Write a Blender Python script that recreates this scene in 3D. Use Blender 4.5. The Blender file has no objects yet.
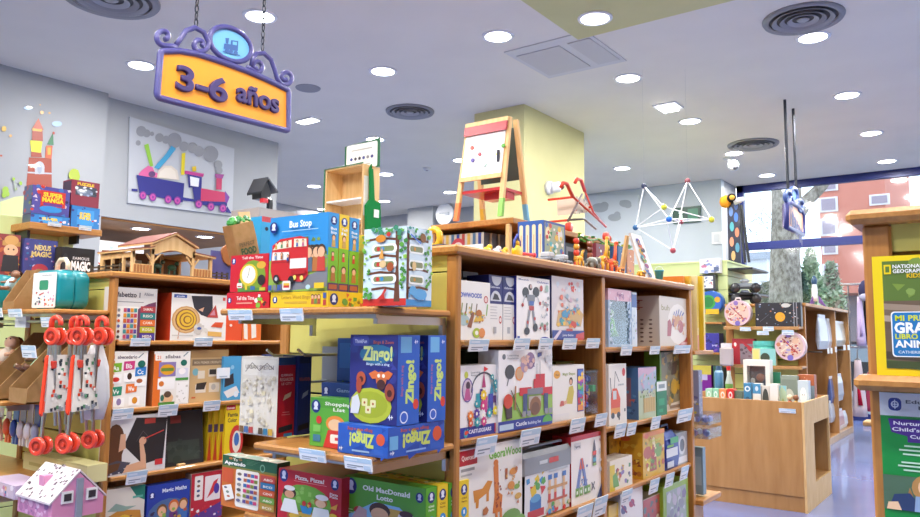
import bpy, math, random
from mathutils import Vector, Matrix
PI=math.pi
C=bpy.context.scene.collection
random.seed(7)
# ---------------------------------------------------------------- camera
FOC=743.; EYE=Vector((0,0,1.5))
YAW,PIT,ROL=[math.radians(a) for a in (36.45,5.85,0.55)]
fw=Vector((-math.sin(YAW)*math.cos(PIT),math.cos(YAW)*math.cos(PIT),math.sin(PIT)))
rt0=Vector((math.cos(YAW),math.sin(YAW),0)); up0=rt0.cross(fw)
rt=rt0*math.cos(ROL)+up0*math.sin(ROL); up=up0*math.cos(ROL)-rt0*math.sin(ROL)
cd=bpy.data.cameras.new('camera'); cam=bpy.data.objects.new('camera',cd); C.objects.link(cam)
cd.sensor_width=36; cd.lens=36*FOC/920; cd.clip_start=.05; cd.clip_end=500
m=Matrix((( rt.x,up.x,-fw.x,EYE.x),(rt.y,up.y,-fw.y,EYE.y),(rt.z,up.z,-fw.z,EYE.z),(0,0,0,1)))
cam.matrix_world=m; bpy.context.scene.camera=cam
def at(x,y,ax,val):
    """the point of the plane ax = val that a measured photo position falls on"""
    r=fw*FOC+rt*(x-460)-up*(y-258.5); i='XYZ'.index(ax)
    return EYE+r*((val-EYE[i])/r[i])
# ---------------------------------------------------------------- colours and materials
def lin(h):
    h=h.lstrip('#'); o=[]
    for i in (0,2,4):
        c=int(h[i:i+2],16)/255; o.append(c/12.92 if c<=.04045 else ((c+.055)/1.055)**2.4)
    return (*o,1)
MT={}
def mat(name,col='#ffffff',rough=.5,metal=0,spec=.5,coat=0,attr=False,emit=None,es=0,noise=0,nscale=8,bump=0,alpha=None,stretch=None,col2=None):
    M=bpy.data.materials.new(name); M.use_nodes=True; nt=M.node_tree; b=nt.nodes['Principled BSDF']
    b.inputs['Base Color'].default_value=lin(col); b.inputs['Roughness'].default_value=rough; b.inputs['Metallic'].default_value=metal
    b.inputs['Specular IOR Level'].default_value=spec; b.inputs['Coat Weight'].default_value=coat
    if attr:
        a=nt.nodes.new('ShaderNodeAttribute'); a.attribute_name='Col'; nt.links.new(a.outputs['Color'],b.inputs['Base Color'])
    if emit: b.inputs['Emission Color'].default_value=lin(emit); b.inputs['Emission Strength'].default_value=es
    if noise or bump:
        tc=nt.nodes.new('ShaderNodeTexCoord'); mp=nt.nodes.new('ShaderNodeMapping'); nz=nt.nodes.new('ShaderNodeTexNoise')
        mp.inputs['Scale'].default_value=stretch or (1,1,1); nz.inputs['Scale'].default_value=nscale; nz.inputs['Detail'].default_value=6
        nt.links.new(tc.outputs['Object'],mp.inputs[0]); nt.links.new(mp.outputs[0],nz.inputs['Vector'])
        if noise:
            mx=nt.nodes.new('ShaderNodeMix'); mx.data_type='RGBA'; rp=nt.nodes.new('ShaderNodeValToRGB')
            rp.color_ramp.elements[0].position=.35; rp.color_ramp.elements[1].position=.68
            mx.inputs[6].default_value=lin(col); mx.inputs[7].default_value=lin(col2 or col)
            nt.links.new(nz.outputs['Fac'],rp.inputs[0]); nt.links.new(rp.outputs[0],mx.inputs[0]); nt.links.new(mx.outputs[2],b.inputs['Base Color'])
        if bump:
            bp=nt.nodes.new('ShaderNodeBump'); bp.inputs['Strength'].default_value=bump; bp.inputs['Distance'].default_value=.01
            nt.links.new(nz.outputs['Fac'],bp.inputs['Height']); nt.links.new(bp.outputs[0],b.inputs['Normal'])
    MT[name]=M; return M
def glassy(name,tint='#ffffff',gl=.08,tr=1):
    M=bpy.data.materials.new(name); M.use_nodes=True; nt=M.node_tree; nt.nodes.clear()
    o=nt.nodes.new('ShaderNodeOutputMaterial'); mx=nt.nodes.new('ShaderNodeMixShader'); t=nt.nodes.new('ShaderNodeBsdfTransparent'); g=nt.nodes.new('ShaderNodeBsdfGlossy')
    t.inputs[0].default_value=lin(tint); g.inputs['Roughness'].default_value=.08; mx.inputs[0].default_value=gl
    nt.links.new(t.outputs[0],mx.inputs[1]); nt.links.new(g.outputs[0],mx.inputs[2]); nt.links.new(mx.outputs[0],o.inputs[0]); MT[name]=M
mat('print',rough=.38,attr=True,coat=.12)
mat('paint',rough=.5,attr=True)
mat('plastic',rough=.28,attr=True,coat=.2)
mat('cloth',rough=.95,attr=True,spec=.1)
mat('wood','#bd8442',.42,noise=1,col2='#a87034',nscale=5,stretch=(14,1,14),coat=.1)
mat('wood_upright','#b87f40',.42,noise=1,col2='#a56d34',nscale=5,stretch=(14,14,1),coat=.1)
mat('wood_pale','#b98a55',.42,noise=1,col2='#aa7a45',nscale=3,stretch=(5,5,.7),coat=.1)
mat('wood_raw','#e2bd85',.55,noise=1,col2='#d3a86c',nscale=6,stretch=(8,8,1))
mat('slat','#ccc46a',.45,noise=1,col2='#c6bd62',nscale=3)
mat('slat_green','#cfdc9c',.45,noise=1,col2='#c9d795',nscale=3)
mat('wall_white','#aeb1b4',.8,noise=1,col2='#aaadb0',nscale=2)
mat('wall_blue','#cdd6dc',.8,noise=1,col2='#c8d2d8',nscale=2)
mat('wall_grey','#a9acb3',.8,noise=1,col2='#a4a7ae',nscale=2)
mat('ceil','#e9e3d8',.85,noise=1,col2='#e5dfd4',nscale=1.5)
mat('yellow_paint','#cfcb95',.8,noise=1,col2='#cac68f',nscale=2)
mat('floor_blue','#7383b4',.2,noise=1,col2='#6b7bac',nscale=1.2,spec=.5,coat=.3)
mat('navy','#1f2a6b',.4)
mat('metal','#b9bcc0',.3,metal=1)
mat('dark_metal','#3a3c42',.4,metal=.8)
mat('lamp','#ffffff',emit='#fdfdff',es=14)
mat('kraft','#a37b4e',.8,noise=1,col2='#94703f',nscale=20)
mat('bark','#b5ab9b',.9,noise=1,col2='#6d6254',nscale=7,bump=.4,stretch=(1.6,1.6,.9))
mat('soffit','#b07840',.6,noise=1,col2='#9c6834',nscale=1.5)
mat('pink_brick','#d18672',.9,noise=1,col2='#c97e6a',nscale=1)
mat('asphalt','#8d8f93',.9,noise=1,col2='#83858a',nscale=3)
glassy('glass','#eef4f8',.05); glassy('clear_plastic','#f2f6f8',.14); glassy('dark_glass','#8a98a4',.25)
# ---------------------------------------------------------------- mesh builder
_tc={}
def textmesh(s,bold=0.0,ext=0,bev=0):
    k=(s,bold,ext,bev)
    if k in _tc: return _tc[k]
    cu=bpy.data.curves.new('t','FONT'); cu.body=s; cu.size=1; cu.offset=bold; cu.resolution_u=2
    if ext: cu.extrude=ext; cu.bevel_depth=bev; cu.bevel_resolution=2; cu.resolution_u=5
    ob=bpy.data.objects.new('t',cu); C.objects.link(ob); dg=bpy.context.evaluated_depsgraph_get()
    me=ob.evaluated_get(dg).to_mesh()
    v=[tuple(p.co) for p in me.vertices]; f=[tuple(p.vertices) for p in me.polygons]
    ob.evaluated_get(dg).to_mesh_clear(); bpy.data.objects.remove(ob); bpy.data.curves.remove(cu)
    if not v: v=[(0,0,0)]
    x0=min(a[0] for a in v); x1=max(a[0] for a in v)
    v=[(a[0]-x0,a[1],a[2]) for a in v]; _tc[k]=(v,f,x1-x0); return _tc[k]
class MB:
    def __init__(s): s.v=[];s.f=[];s.c=[];s.M=Matrix.Identity(4)
    def add(s,vs,fs,col='#ffffff'):
        n=len(s.v); s.v+=[tuple(s.M@Vector(p)) for p in vs]; s.f+=[tuple(i+n for i in f) for f in fs]
        s.c+=[lin(col)]*len(fs) if isinstance(col,str) else [lin(x) for x in col]
        return s
    def box(s,a,b,col='#ffffff',ch=0):
        x0,y0,z0=[min(a[i],b[i]) for i in range(3)]; x1,y1,z1=[max(a[i],b[i]) for i in range(3)]
        if not ch:
            return s.add([(x0,y0,z0),(x1,y0,z0),(x1,y1,z0),(x0,y1,z0),(x0,y0,z1),(x1,y0,z1),(x1,y1,z1),(x0,y1,z1)],
              [(0,3,2,1),(4,5,6,7),(0,1,5,4),(1,2,6,5),(2,3,7,6),(3,0,4,7)],col)
        ch=min(ch,(x1-x0)/2.01,(y1-y0)/2.01,(z1-z0)/2.01); V=[];F=[]
        cs=[(i,j,k) for k in (0,1) for j in (0,1) for i in (0,1)]; X=(x0,x1);Y=(y0,y1);Z=(z0,z1); sg=(1,-1); ix={}
        for (i,j,k) in cs:
            p=(X[i],Y[j],Z[k])
            for a in range(3):
                q=[p[0]+sg[i]*ch,p[1]+sg[j]*ch,p[2]+sg[k]*ch]; q[a]=p[a]; ix[(i,j,k,a)]=len(V); V.append(tuple(q))
        for (a,s0) in ((0,0),(0,1),(1,0),(1,1),(2,0),(2,1)):
            o=[b for b in range(3) if b!=a]; q=[]
            for (p0,p1) in ((0,0),(1,0),(1,1),(0,1)):
                k=[0,0,0]; k[a]=s0;k[o[0]]=p0;k[o[1]]=p1; q.append(ix[(*k,a)])
            F.append(tuple(q))
        for a in range(3):
            o=[b for b in range(3) if b!=a]
            for p0 in (0,1):
                for p1 in (0,1):
                    k0=[0,0,0];k0[o[0]]=p0;k0[o[1]]=p1;k1=list(k0);k1[a]=1
                    F.append((ix[(*k0,o[0])],ix[(*k1,o[0])],ix[(*k1,o[1])],ix[(*k0,o[1])]))
        for k in cs: F.append(tuple(ix[(*k,a)] for a in range(3)))
        # consistent outward winding
        ctr=Vector(((x0+x1)/2,(y0+y1)/2,(z0+z1)/2)); G=[]
        for f in F:
            p=[Vector(V[i]) for i in f]; n=(p[1]-p[0]).cross(p[2]-p[0]); mid=sum(p,Vector())/len(p)
            G.append(f if n.dot(mid-ctr)>0 else f[::-1])
        return s.add(V,G,col)
    def poly(s,pts,col): return s.add(pts,[tuple(range(len(pts)))],col)
    def prism(s,pts,vec,col):
        """extrude a planar outline by vec"""
        n=len(pts); vec=Vector(vec); P=[Vector(p) for p in pts]; Q=[p+vec for p in P]
        F=[tuple(range(n))[::-1],tuple(range(n,2*n))]+[(i,(i+1)%n,n+(i+1)%n,n+i) for i in range(n)]
        nn=Vector()
        for i in range(n): nn+=P[i].cross(P[(i+1)%n])
        if nn.dot(vec)<0: F=[f[::-1] for f in F]
        return s.add([tuple(p) for p in P+Q],F,col)
    def tube(s,pts,r,col='#ffffff',n=8,closed=False,caps=True):
        P=[Vector(p) for p in pts]; N=len(P); R=r if isinstance(r,(list,tuple)) else [r]*N; V=[];F=[]; ref=None
        for i,p in enumerate(P):
            a=P[(i-1)%N] if (closed or i>0) else p; b=P[(i+1)%N] if (closed or i<N-1) else p
            t=(b-a).normalized()
            if ref is None: ref=t.orthogonal().normalized()
            ref=(ref-t*ref.dot(t)); ref=ref.normalized() if ref.length>1e-6 else t.orthogonal().normalized()
            w=t.cross(ref)
            for k in range(n):
                th=2*PI*k/n; V.append(tuple(p+(ref*math.cos(th)+w*math.sin(th))*R[i]))
        M=N if closed else N-1
        for i in range(M):
            j=(i+1)%N
            for k in range(n): F.append((i*n+k,i*n+(k+1)%n,j*n+(k+1)%n,j*n+k))
        if caps and not closed: F+= [tuple(range(n))[::-1],tuple((N-1)*n+k for k in range(n))]
        return s.add(V,F,col)
    def lathe(s,prof,o=(0,0,0),ax=(0,0,1),col='#ffffff',n=20):
        """prof: (radius, height) pairs turned about ax at o"""
        ax=Vector(ax).normalized(); u=ax.orthogonal().normalized(); w=ax.cross(u); o=Vector(o); V=[];F=[]; c=[]
        cols=col if isinstance(col,list) else None
        for (r,h) in prof:
            for k in range(n):
                th=2*PI*k/n; V.append(tuple(o+ax*h+(u*math.cos(th)+w*math.sin(th))*max(r,1e-5)))
        for i in range(len(prof)-1):
            for k in range(n):
                F.append((i*n+k,i*n+(k+1)%n,(i+1)*n+(k+1)%n,(i+1)*n+k)); c.append(cols[i] if cols else col)
        return s.add(V,F,c)
    def ball(s,o,r,col='#ffffff',n=12,sc=(1,1,1)):
        V=[];F=[];m2=n//2
        for i in range(m2+1):
            a=PI*i/m2
            for k in range(n):
                t=2*PI*k/n; V.append((o[0]+r*sc[0]*math.sin(a)*math.cos(t),o[1]+r*sc[1]*math.sin(a)*math.sin(t),o[2]+r*sc[2]*math.cos(a)))
        for i in range(m2):
            for k in range(n): F.append((i*n+k,(i+1)*n+k,(i+1)*n+(k+1)%n,i*n+(k+1)%n))
        return s.add(V,F,col)
    def text(s,t,o,u,v,h,col,w=None,al='l',bold=.012,ext=0,bev=0):
        V,F,W=textmesh(t,bold,ext,bev); u=Vector(u).normalized(); v=Vector(v).normalized(); nn=u.cross(v); sy=h/.7; sx=sy if w is None else w/max(W,.01)
        o=Vector(o)-u*(W*sx*{'l':0,'c':.5,'r':1}[al])
        return s.add([tuple(o+u*(p[0]*sx)+v*(p[1]*sy)+nn*(p[2]*sy)) for p in V],F,col)
    def build(s,name,mt='print',parent=None,smooth=False):
        me=bpy.data.meshes.new(name); me.from_pydata(s.v,[],s.f); me.materials.append(MT[mt])
        ca=me.color_attributes.new('Col','FLOAT_COLOR','CORNER'); buf=[]
        for p,c in zip(me.polygons,s.c): buf+=list(c)*p.loop_total
        ca.data.foreach_set('color',buf)
        if smooth: me.polygons.foreach_set('use_smooth',[True]*len(me.polygons))
        me.update(); o=bpy.data.objects.new(name,me); C.objects.link(o)
        if parent is not None: o.parent=parent
        return o
def T(o,label,cat,group=None):
    o['label']=label; o['category']=cat
    if group: o['group']=group
    return o
def struct(o): o['kind']='structure'; return o
def empty(name,loc=(0,0,0),rz=0,label=None,cat=None,group=None,rx=0):
    o=bpy.data.objects.new(name,None); o.empty_display_size=.05; C.objects.link(o); o.location=loc; o.rotation_euler=(rx,0,rz)
    if label: T(o,label,cat,group)
    return o
def spin(objs,px,py,deg):
    a=math.radians(deg); R=Matrix.Translation((px,py,0))@Matrix.Rotation(a,4,'Z')@Matrix.Translation((-px,-py,0))
    for o in objs: o.location=R@o.location; o.rotation_euler.z+=a
def copy_tree(o,parent=None):
    c=o.copy(); C.objects.link(c)
    if parent is not None: c.parent=parent
    for ch in [x for x in C.objects if x.parent==o]: copy_tree(ch,c)
    return c
# ---------------------------------------------------------------- printed art on a flat face
class Art:
    """draws flat shapes on a face: o = lower left corner, u, v = edge vectors; coordinates are fractions of the face"""
    def __init__(s,o,u,v,d0=.0004):
        s.o=Vector(o);s.u=Vector(u);s.v=Vector(v);s.n=s.u.cross(s.v).normalized();s.d=d0;s.m=MB();s.t=MB();s.asp=s.u.length/s.v.length
    def P(s,x,y): return tuple(s.o+s.u*x+s.v*y+s.n*s.d)
    def step(s): s.d+=.00012
    def poly(s,pts,col):
        s.m.poly([s.P(*p) for p in pts],col); s.step()
    def rect(s,x0,y0,x1,y1,col): s.poly([(x0,y0),(x1,y0),(x1,y1),(x0,y1)],col)
    def rr(s,x0,y0,x1,y1,col,r=.03):
        ry=r*s.asp; pts=[]
        for (cx,cy,a) in ((x1-r,y1-ry,0),(x0+r,y1-ry,90),(x0+r,y0+ry,180),(x1-r,y0+ry,270)):
            for k in range(4):
                t=math.radians(a+30*k); pts.append((cx+r*math.cos(t),cy+ry*math.sin(t)))
        s.poly(pts,col)
    def ell(s,cx,cy,rx,ry=None,col='#000000',n=16,a0=0,a1=360):
        ry=rx*s.asp if ry is None else ry
        full=a1-a0>=360; k=n if full else n+1
        pts=[(cx+rx*math.cos(math.radians(a0+(a1-a0)*i/n)),cy+ry*math.sin(math.radians(a0+(a1-a0)*i/n))) for i in range(k)]
        s.poly(pts,col)
    def ring(s,cx,cy,r0,r1,col,n=20):
        pts=lambda r:[(cx+r*math.cos(2*PI*i/n),cy+r*s.asp*math.sin(2*PI*i/n)) for i in range(n)]
        a=[s.P(*p) for p in pts(r0)];b=[s.P(*p) for p in pts(r1)]
        s.m.add(a+b,[(i,(i+1)%n,n+(i+1)%n,n+i)[::-1] for i in range(n)],col); s.step()
    def line(s,pts,w,col):
        for (a,b) in zip(pts,pts[1:]):
            dx,dy=(b[0]-a[0])*s.asp,b[1]-a[1]; L=math.hypot(dx,dy) or 1; nx,ny=-dy/L*w/2,dx/L*w/2
            s.m.poly([s.P(a[0]-nx/s.asp,a[1]-ny),s.P(b[0]-nx/s.asp,b[1]-ny),s.P(b[0]+nx/s.asp,b[1]+ny),s.P(a[0]+nx/s.asp,a[1]+ny)],col)
        s.step()
    def text(s,t,x,y,h,col,w=None,al='l',bold=.02,rot=0,sub=False):
        """h: cap height as a fraction of the face height; w: width as a fraction of the face width (of the height when rot)"""
        vl=s.v.length;ul=s.u.length
        if rot: u=s.v.normalized()*rot; v=-s.u.normalized()*rot; hh=h*ul; ww=None if w is None else w*vl
        else: u=s.u;v=s.v;hh=h*vl;ww=None if w is None else w*ul
        s.m.text(t,s.P(x,y),u,v,hh,col,ww,al,bold); s.step()
    def bits(s,x0,y0,x1,y1,cols,n,sz=.05,seed=1):
        r=random.Random(seed)
        for _ in range(n):
            cx,cy=r.uniform(x0,x1),r.uniform(y0,y1);a=r.uniform(.5,1)*sz;k=r.choice((3,4,5,7));t0=r.uniform(0,6)
            s.m.poly([s.P(cx+a*math.cos(t0+2*PI*i/k),cy+a*s.asp*r.uniform(.6,1)*math.sin(t0+2*PI*i/k)) for i in range(k)],r.choice(cols)); s.d+=.00004
    def person(s,x,y,h,shirt,hair,skin='#e8b48c'):
        """a small printed figure"""
        w=h/s.asp
        s.poly([(x-w*.22,y),(x+w*.22,y),(x+w*.18,y+h*.55),(x-w*.18,y+h*.55)],shirt)
        s.ell(x,y+h*.78,w*.23,h*.24,hair); s.ell(x,y+h*.72,w*.18,h*.2,skin)
def goods(name,label,cat,loc,rz,w,d,h,col,front=None,left=None,right=None,top=None,group=None,cols=None,rx=0,single=False,carton='carton',mt='print'):
    """a printed carton: w x d x h with its front at local -y; loc = middle of the front bottom edge"""
    root=empty(name,loc,rz,label,cat,group,rx)
    b=MB(); cc=[col]*6
    if cols:
        for k,v in cols.items(): cc['bot top front right back left'.split().index(k)]=v
    b.box((-w/2,0,0),(w/2,d,h),cc); b.build(carton,mt,root)
    for fn,nm,o,u,v in ((front,'cover',(-w/2,0,0),(w,0,0),(0,0,h)),(right,'side',(w/2,0,0),(0,d,0),(0,0,h)),(left,'side',(-w/2,d,0),(0,-d,0),(0,0,h)),(top,'top',(-w/2,0,h),(w,0,0),(0,d,0))):
        if fn:
            A=Art(o,u,v); A.rect(0,0,1,1,(cols or {}).get({'cover':'front','side':'left' if fn is left else 'right','top':'top'}[nm],col)); fn(A)
            p=None
            if A.m.f: p=A.m.build(nm+'_print','print',root)
            if A.t.f: A.t.build(nm+'_lettering','print',p or root)
    return root
def GX(name,label,cat,x0,x1,yt,z,X,d,col,front=None,left=None,group=None,h=None,**k):
    """goods facing +X whose front spans photo columns x0-x1 on the plane X"""
    a=at(x0,yt,'X',X); y1=at(x1,yt+3,'X',X).y; hh=h or a.z-z
    return goods(name,label,cat,(X,(a.y+y1)/2,z),PI/2,y1-a.y,d,hh,col,front,left=left,group=group,**k)
def GY(name,label,cat,x0,x1,yt,z,Y,d,col,front=None,right=None,group=None,h=None,**k):
    """goods facing -Y"""
    a=at(x0,yt,'Y',Y); xx=at(x1,yt,'Y',Y).x; hh=h or a.z-z
    return goods(name,label,cat,((a.x+xx)/2,Y,z),0,xx-a.x,d,hh,col,front,right=right,group=group,**k)
TAGN=0
def ptag(x0,x1,y0,y1,ax,val,what,side=0):
    """price ticket in its clear holder, clipped to a shelf edge"""
    a=at(x0,y0,ax,val); b=at(x1,y1,ax,val); 
    w=(b-a).y if ax=='X' else (b-a).x; h=a.z-b.z
    r=empty('price_tag',((a.x+b.x)/2,(a.y+b.y)/2,b.z),PI/2 if ax=='X' else 0,'price ticket clipped to the shelf edge '+what,'price tag','price tickets on the shelf edges',rx=.2)
    m=MB(); m.box((-w/2,-.003,0),(w/2,.001,h),'#eef1f3'); m.build('ticket','print',r); MB().box((-w/2,.001,h*.7),(w/2,.022,h*.8)).build('clip','clear_plastic',r)
    A=Art((-w/2,-.003,0),(w,0,0),(0,0,h)); A.rect(0,.62,1,1,'#bcd6e6'); A.rect(.06,.72,.5,.86,'#dfeaf2'); A.rect(.1,.3,.7,.38,'#8f9aa5'); A.rect(.1,.14,.45,.2,'#8f9aa5'); A.rect(.72,.1,.95,.45,'#c5d7e4')
    A.m.build('ticket_print','print',r)
# ================================================================ room shell
ZC=4.6; WY=15.6
def slab(name,a,b,mt): return struct(MB().box(a,b).build(name,mt))
slab('floor',(-14.2,-5,-.1),(7.2,WY+.15,0),'floor_blue')
slab('ceiling',(-14.2,-5,ZC),(7.2,WY+.15,ZC+.15),'ceil')
slab('wall_castle',(-14,-5,0),(-9.35,4.87,ZC),'wall_white')
slab('wall_bulkhead',(-14,4.87,3.0),(-9.5,7.82,ZC),'wall_white')
slab('ceiling_soffit',(-14,4.9,2.97),(-9.53,7.8,2.999),'soffit')
slab('wall_far',(-14.2,-5,0),(-14,WY,ZC),'wall_grey')
slab('wall_back',(-14,14.5,0),(-7.6,14.7,ZC),'wall_grey')
slab('wall_clouds',(-7.6,14.62,0),(-4.43,14.82,ZC),'wall_blue')
slab('wall_return',(-4.6,14.82,0),(-4.43,WY,ZC),'wall_white')
slab('wall_rear',(-14.2,-5.2,0),(7.2,-5,ZC),'wall_white')
slab('wall_east',(7.0,-5,0),(7.2,WY,ZC),'wall_white')
slab('wall_pilaster',(-11.9,13.9,0),(-11.1,14.5,ZC),'wall_white')
slab('wall_column',(-5.93,8.34,0),(-5.11,10.09,ZC),'yellow_paint')
a=at(578,37,'Z',ZC)
slab('ceiling_yellow_panel',(a.x,a.y-3.2,ZC-.03),(a.x+3.4,a.y,ZC-.001),'yellow_paint')
# window wall
XW0=-4.4; XW1=7.0
w=MB()
w.box((XW0,WY-.06,ZC-.14),(XW1,WY+.06,ZC)); w.box((XW0,WY-.06,0),(XW0+.13,WY+.06,ZC)); w.box((XW0,WY-.06,0),(XW1,WY+.06,.12))
z0=at(800,247.5,'Y',WY).z; z1=at(800,239.5,'Y',WY).z
w.box((XW0,WY-.05,z0),(XW1,WY+.05,z1)); 
for x in (1.6,5.2): w.box((x-.05,WY-.05,0),(x+.05,WY+.05,ZC))
win=struct(w.build('window_1','navy')); MB().box((XW0,WY-.006,.05),(XW1,WY+.006,ZC-.05)).build('window_pane','glass',win)
# ---- ceiling fittings
def downlight(px,py,sq=False):
    p=at(px,py,'Z',ZC)
    return p
LP=[(260,16),(141,65),(383,71),(375,139),(498,36),(595,15),(628,78),(690,121),(813,37),(847,95),(871,133),(887,161),(734,153),(767,175),(622,168),(386,174),(314,186),(384,201),(450,192),(461,160),(323,209),(368,139)]
LP.pop()
pts=[at(x,y,'Z',ZC) for x,y in LP]; pts[5].z=ZC-.031
vis=len(pts)
grid=[(x,y) for x in (-4.4,-2.9,-1.4,.1,1.6,3.1) for y in (-4,-2.6,-1.2,.2)]+[(x,y) for x in (-5.6,-2.9,-.2,2.5,5.2) for y in (-3.2,-.4,2.2,5,8,11)]  # unseen downlights; the close rows are added to brighten the end shelves
for (x,y) in grid:
    if 1:
        q=Vector((x,y,ZC))
        if all((q-p).length>1.35 for p in pts):
            e=q-EYE; zc=e.dot(fw); u=460+FOC*e.dot(rt)/zc if zc>0 else -1; v=258.5-FOC*e.dot(up)/zc if zc>0 else -1
            if not(-20<u<940 and -20<v<540): pts.append(q)
near={(0):'above the hanging 3-6 sign',1:'beside the hanging 3-6 sign, over the white wall',2:'between the sign and the easel',4:'above the easel, near the ceiling hatch',5:'in the yellow ceiling panel'}
ld=bpy.data.lights.new('downlight','AREA'); ld.shape='DISK'; ld.size=.24; ld.energy=62; ld.color=(1,.975,.945)
proto=None
def ceiling_light(p,k):
    r=empty('ceiling_light',p,0,near.get(k,'white round recessed ceiling downlight, number %d of the ceiling'%k),'ceiling light','round recessed downlights')
    if k>5 and k<vis: r['label']='white round recessed downlight in the ceiling, one of those over the shelves'
    elif k>=vis: r['label']='white round recessed downlight added to the ceiling out of view for extra light'
    else: r['label']='white round recessed downlight '+near.get(k,'behind the chain of the hanging sign')
    MB().lathe([(.135,-.012),(.165,-.012),(.17,0),(.135,0)],n=28,col='#f4f4f6').build('trim_ring','paint',r,True)
    MB().lathe([(.001,-.008),(.136,-.010),(.136,-.002),(.001,-.001)],n=28).build('diffuser','lamp',r)
    l=bpy.data.objects.new('lamp_glow',ld); C.objects.link(l); l.location=(0,0,-.03); l.parent=r
for k,p in enumerate(pts): ceiling_light(p,k)
# soffit spots
for (x,y,t) in ((141,222,'nearer the castle wall'),(205,230,'nearer the train mural corner')):
    p=at(x,y+3,'X',-9.95); p.z=2.97; r=empty('soffit_light',p,0,'small round downlight under the low soffit '+t,'ceiling light')
    MB().lathe([(.11,-.01),(.14,-.01),(.145,0),(.11,0)],n=20,col='#f0f0f0').build('trim_ring','paint',r,True)
    MB().lathe([(.001,-.006),(.11,-.008),(.11,0),(.001,0)],n=20).build('diffuser','lamp',r)
    l=bpy.data.lights.new('soffit','AREA'); l.shape='DISK'; l.size=.2; l.energy=14; l.color=(1,.93,.85)
    o=bpy.data.objects.new('lamp_glow',l); C.objects.link(o); o.location=(0,0,-.03); o.parent=r
def diffuser(px,py,rad,label):
    p=at(px,py,'Z',ZC); r=empty('air_vent',p,0,label,'air vent')
    MB().lathe([(rad*.86,-.02),(rad,-.03),(rad*1.03,-.012),(rad*1.03,0),(rad*.86,0)],n=36,col='#8e8e92').build('outer_ring','paint',r,True)
    for j,q in enumerate((.66,.46,.27)):
        MB().lathe([(rad*q,-.012),(rad*(q+.11),-.035),(rad*(q+.13),-.033),(rad*(q+.04),-.005)],n=32,col=['#97979b','#8b8b90','#a3a3a8'][j]).build('vane','paint',r,True)
    MB().lathe([(.001,-.03),(rad*.13,-.03),(rad*.16,-.02),(.001,-.004)],n=20,col='#a7a7ab').build('hub','paint',r,True)
    MB().lathe([(.001,-.003),(rad*.88,-.003),(rad*.88,0),(.001,0)],n=32,col='#4a4a4e').build('duct','paint',r)
diffuser(803,18,.36,'large grey round air vent beside a square downlight')
diffuser(410,111,.33,'grey round air vent over the market stall and easel')
diffuser(753,144,.38,'grey round air vent over the window side of the shop')
diffuser(111,-2,.42,'grey round air vent above the hanging 3-6 sign, mostly out of the photo')
def ceil_box(name,px,py,sx,sy,label,cat,rz=0):
    p=at(px,py,'Z',ZC); r=empty(name,p,rz,label,cat); return r
r=ceil_box('emergency_light',668,106,0,0,'small square emergency light fitting on the white ceiling','emergency light',0)
MB().box((-.16,-.16,-.02),(.16,.16,0),'#e6e6e8').build('base_plate','paint',r); MB().box((-.1,-.13,-.05),(.1,.13,-.02)).build('diffuser','lamp',r)
r=ceil_box('strip_light',308,120,0,0,'short rectangular ceiling lamp beside the end of the sign','ceiling light')
MB().box((-.19,-.1,-.02),(.19,.1,0),'#e6e6e8').build('trim_ring','paint',r); MB().box((-.16,-.075,-.028),(.16,.075,-.02)).build('diffuser','lamp',r)
r=ceil_box('ceiling_speaker',308,88,0,0,'flat round grey loudspeaker set in the ceiling','speaker')
MB().lathe([(.15,-.012),(.16,0),(.14,0)],n=24,col='#a0a0a6').build('rim','paint',r); MB().lathe([(.001,-.012),(.15,-.012),(.15,0),(.001,0)],n=24,col='#8f8f95').build('grille','paint',r)
r=ceil_box('ceiling_hatch',566,56,0,0,'square cassette air conditioner hatch next to the yellow ceiling panel','air conditioner')
MB().box((-.5,-.5,-.012),(.5,.5,0),'#cfcdcf').build('panel','paint',r)
for (a,b) in (((-.44,-.34,-.02),(.1,.4,-.012)),((.2,-.34,-.02),(.46,.4,-.012))): MB().box(a,b,'#c4c1c3').build('vent_flap','paint',r)
r=ceil_box('smoke_detector',427,168,0,0,'little white smoke detector on the far ceiling','smoke detector')
MB().lathe([(.001,-.05),(.05,-.05),(.07,-.02),(.08,0),(.001,0)],n=16,col='#dcdcdf').build('body','paint',r,True); MB().lathe([(.001,-.055),(.025,-.053),(.03,-.045),(.001,-.045)],n=12,col='#555555').build('sensor','paint',r)
p=at(729,158,'Z',ZC)
r=empty('security_camera',(p.x,p.y,ZC),0,'white dome camera hanging beside the far round air vent','camera')
MB().lathe([(.001,-.02),(.1,-.02),(.1,0),(.001,0)],n=16,col='#d5d5d8').build('base_plate','paint',r); MB().tube([(0,0,-.02),(.05,-.05,-.12)],.04,'#cfcfd2').build('arm','paint',r)
MB().ball((.1,-.1,-.17),.1,'#d8d8da',14).build('housing','plastic',r,True); MB().ball((.14,-.15,-.2),.055,'#55555c',12).build('lens','plastic',r,True)
p=at(548,188,'X',-5.11)
r=empty('wall_camera',p,0,'small white camera fixed to the yellow column','camera')
MB().lathe([(.001,0),(.1,0),(.09,.06),(.001,.06)],ax=(1,0,0),n=16,col='#e6e6e8').build('base_plate','plastic',r,True); MB().tube([(.05,0,0),(.13,.09,.02)],.075,'#ececee',14).build('housing','plastic',r,True); MB().ball((.145,.11,.025),.05,'#34343a',12).build('lens','plastic',r,True)
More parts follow.
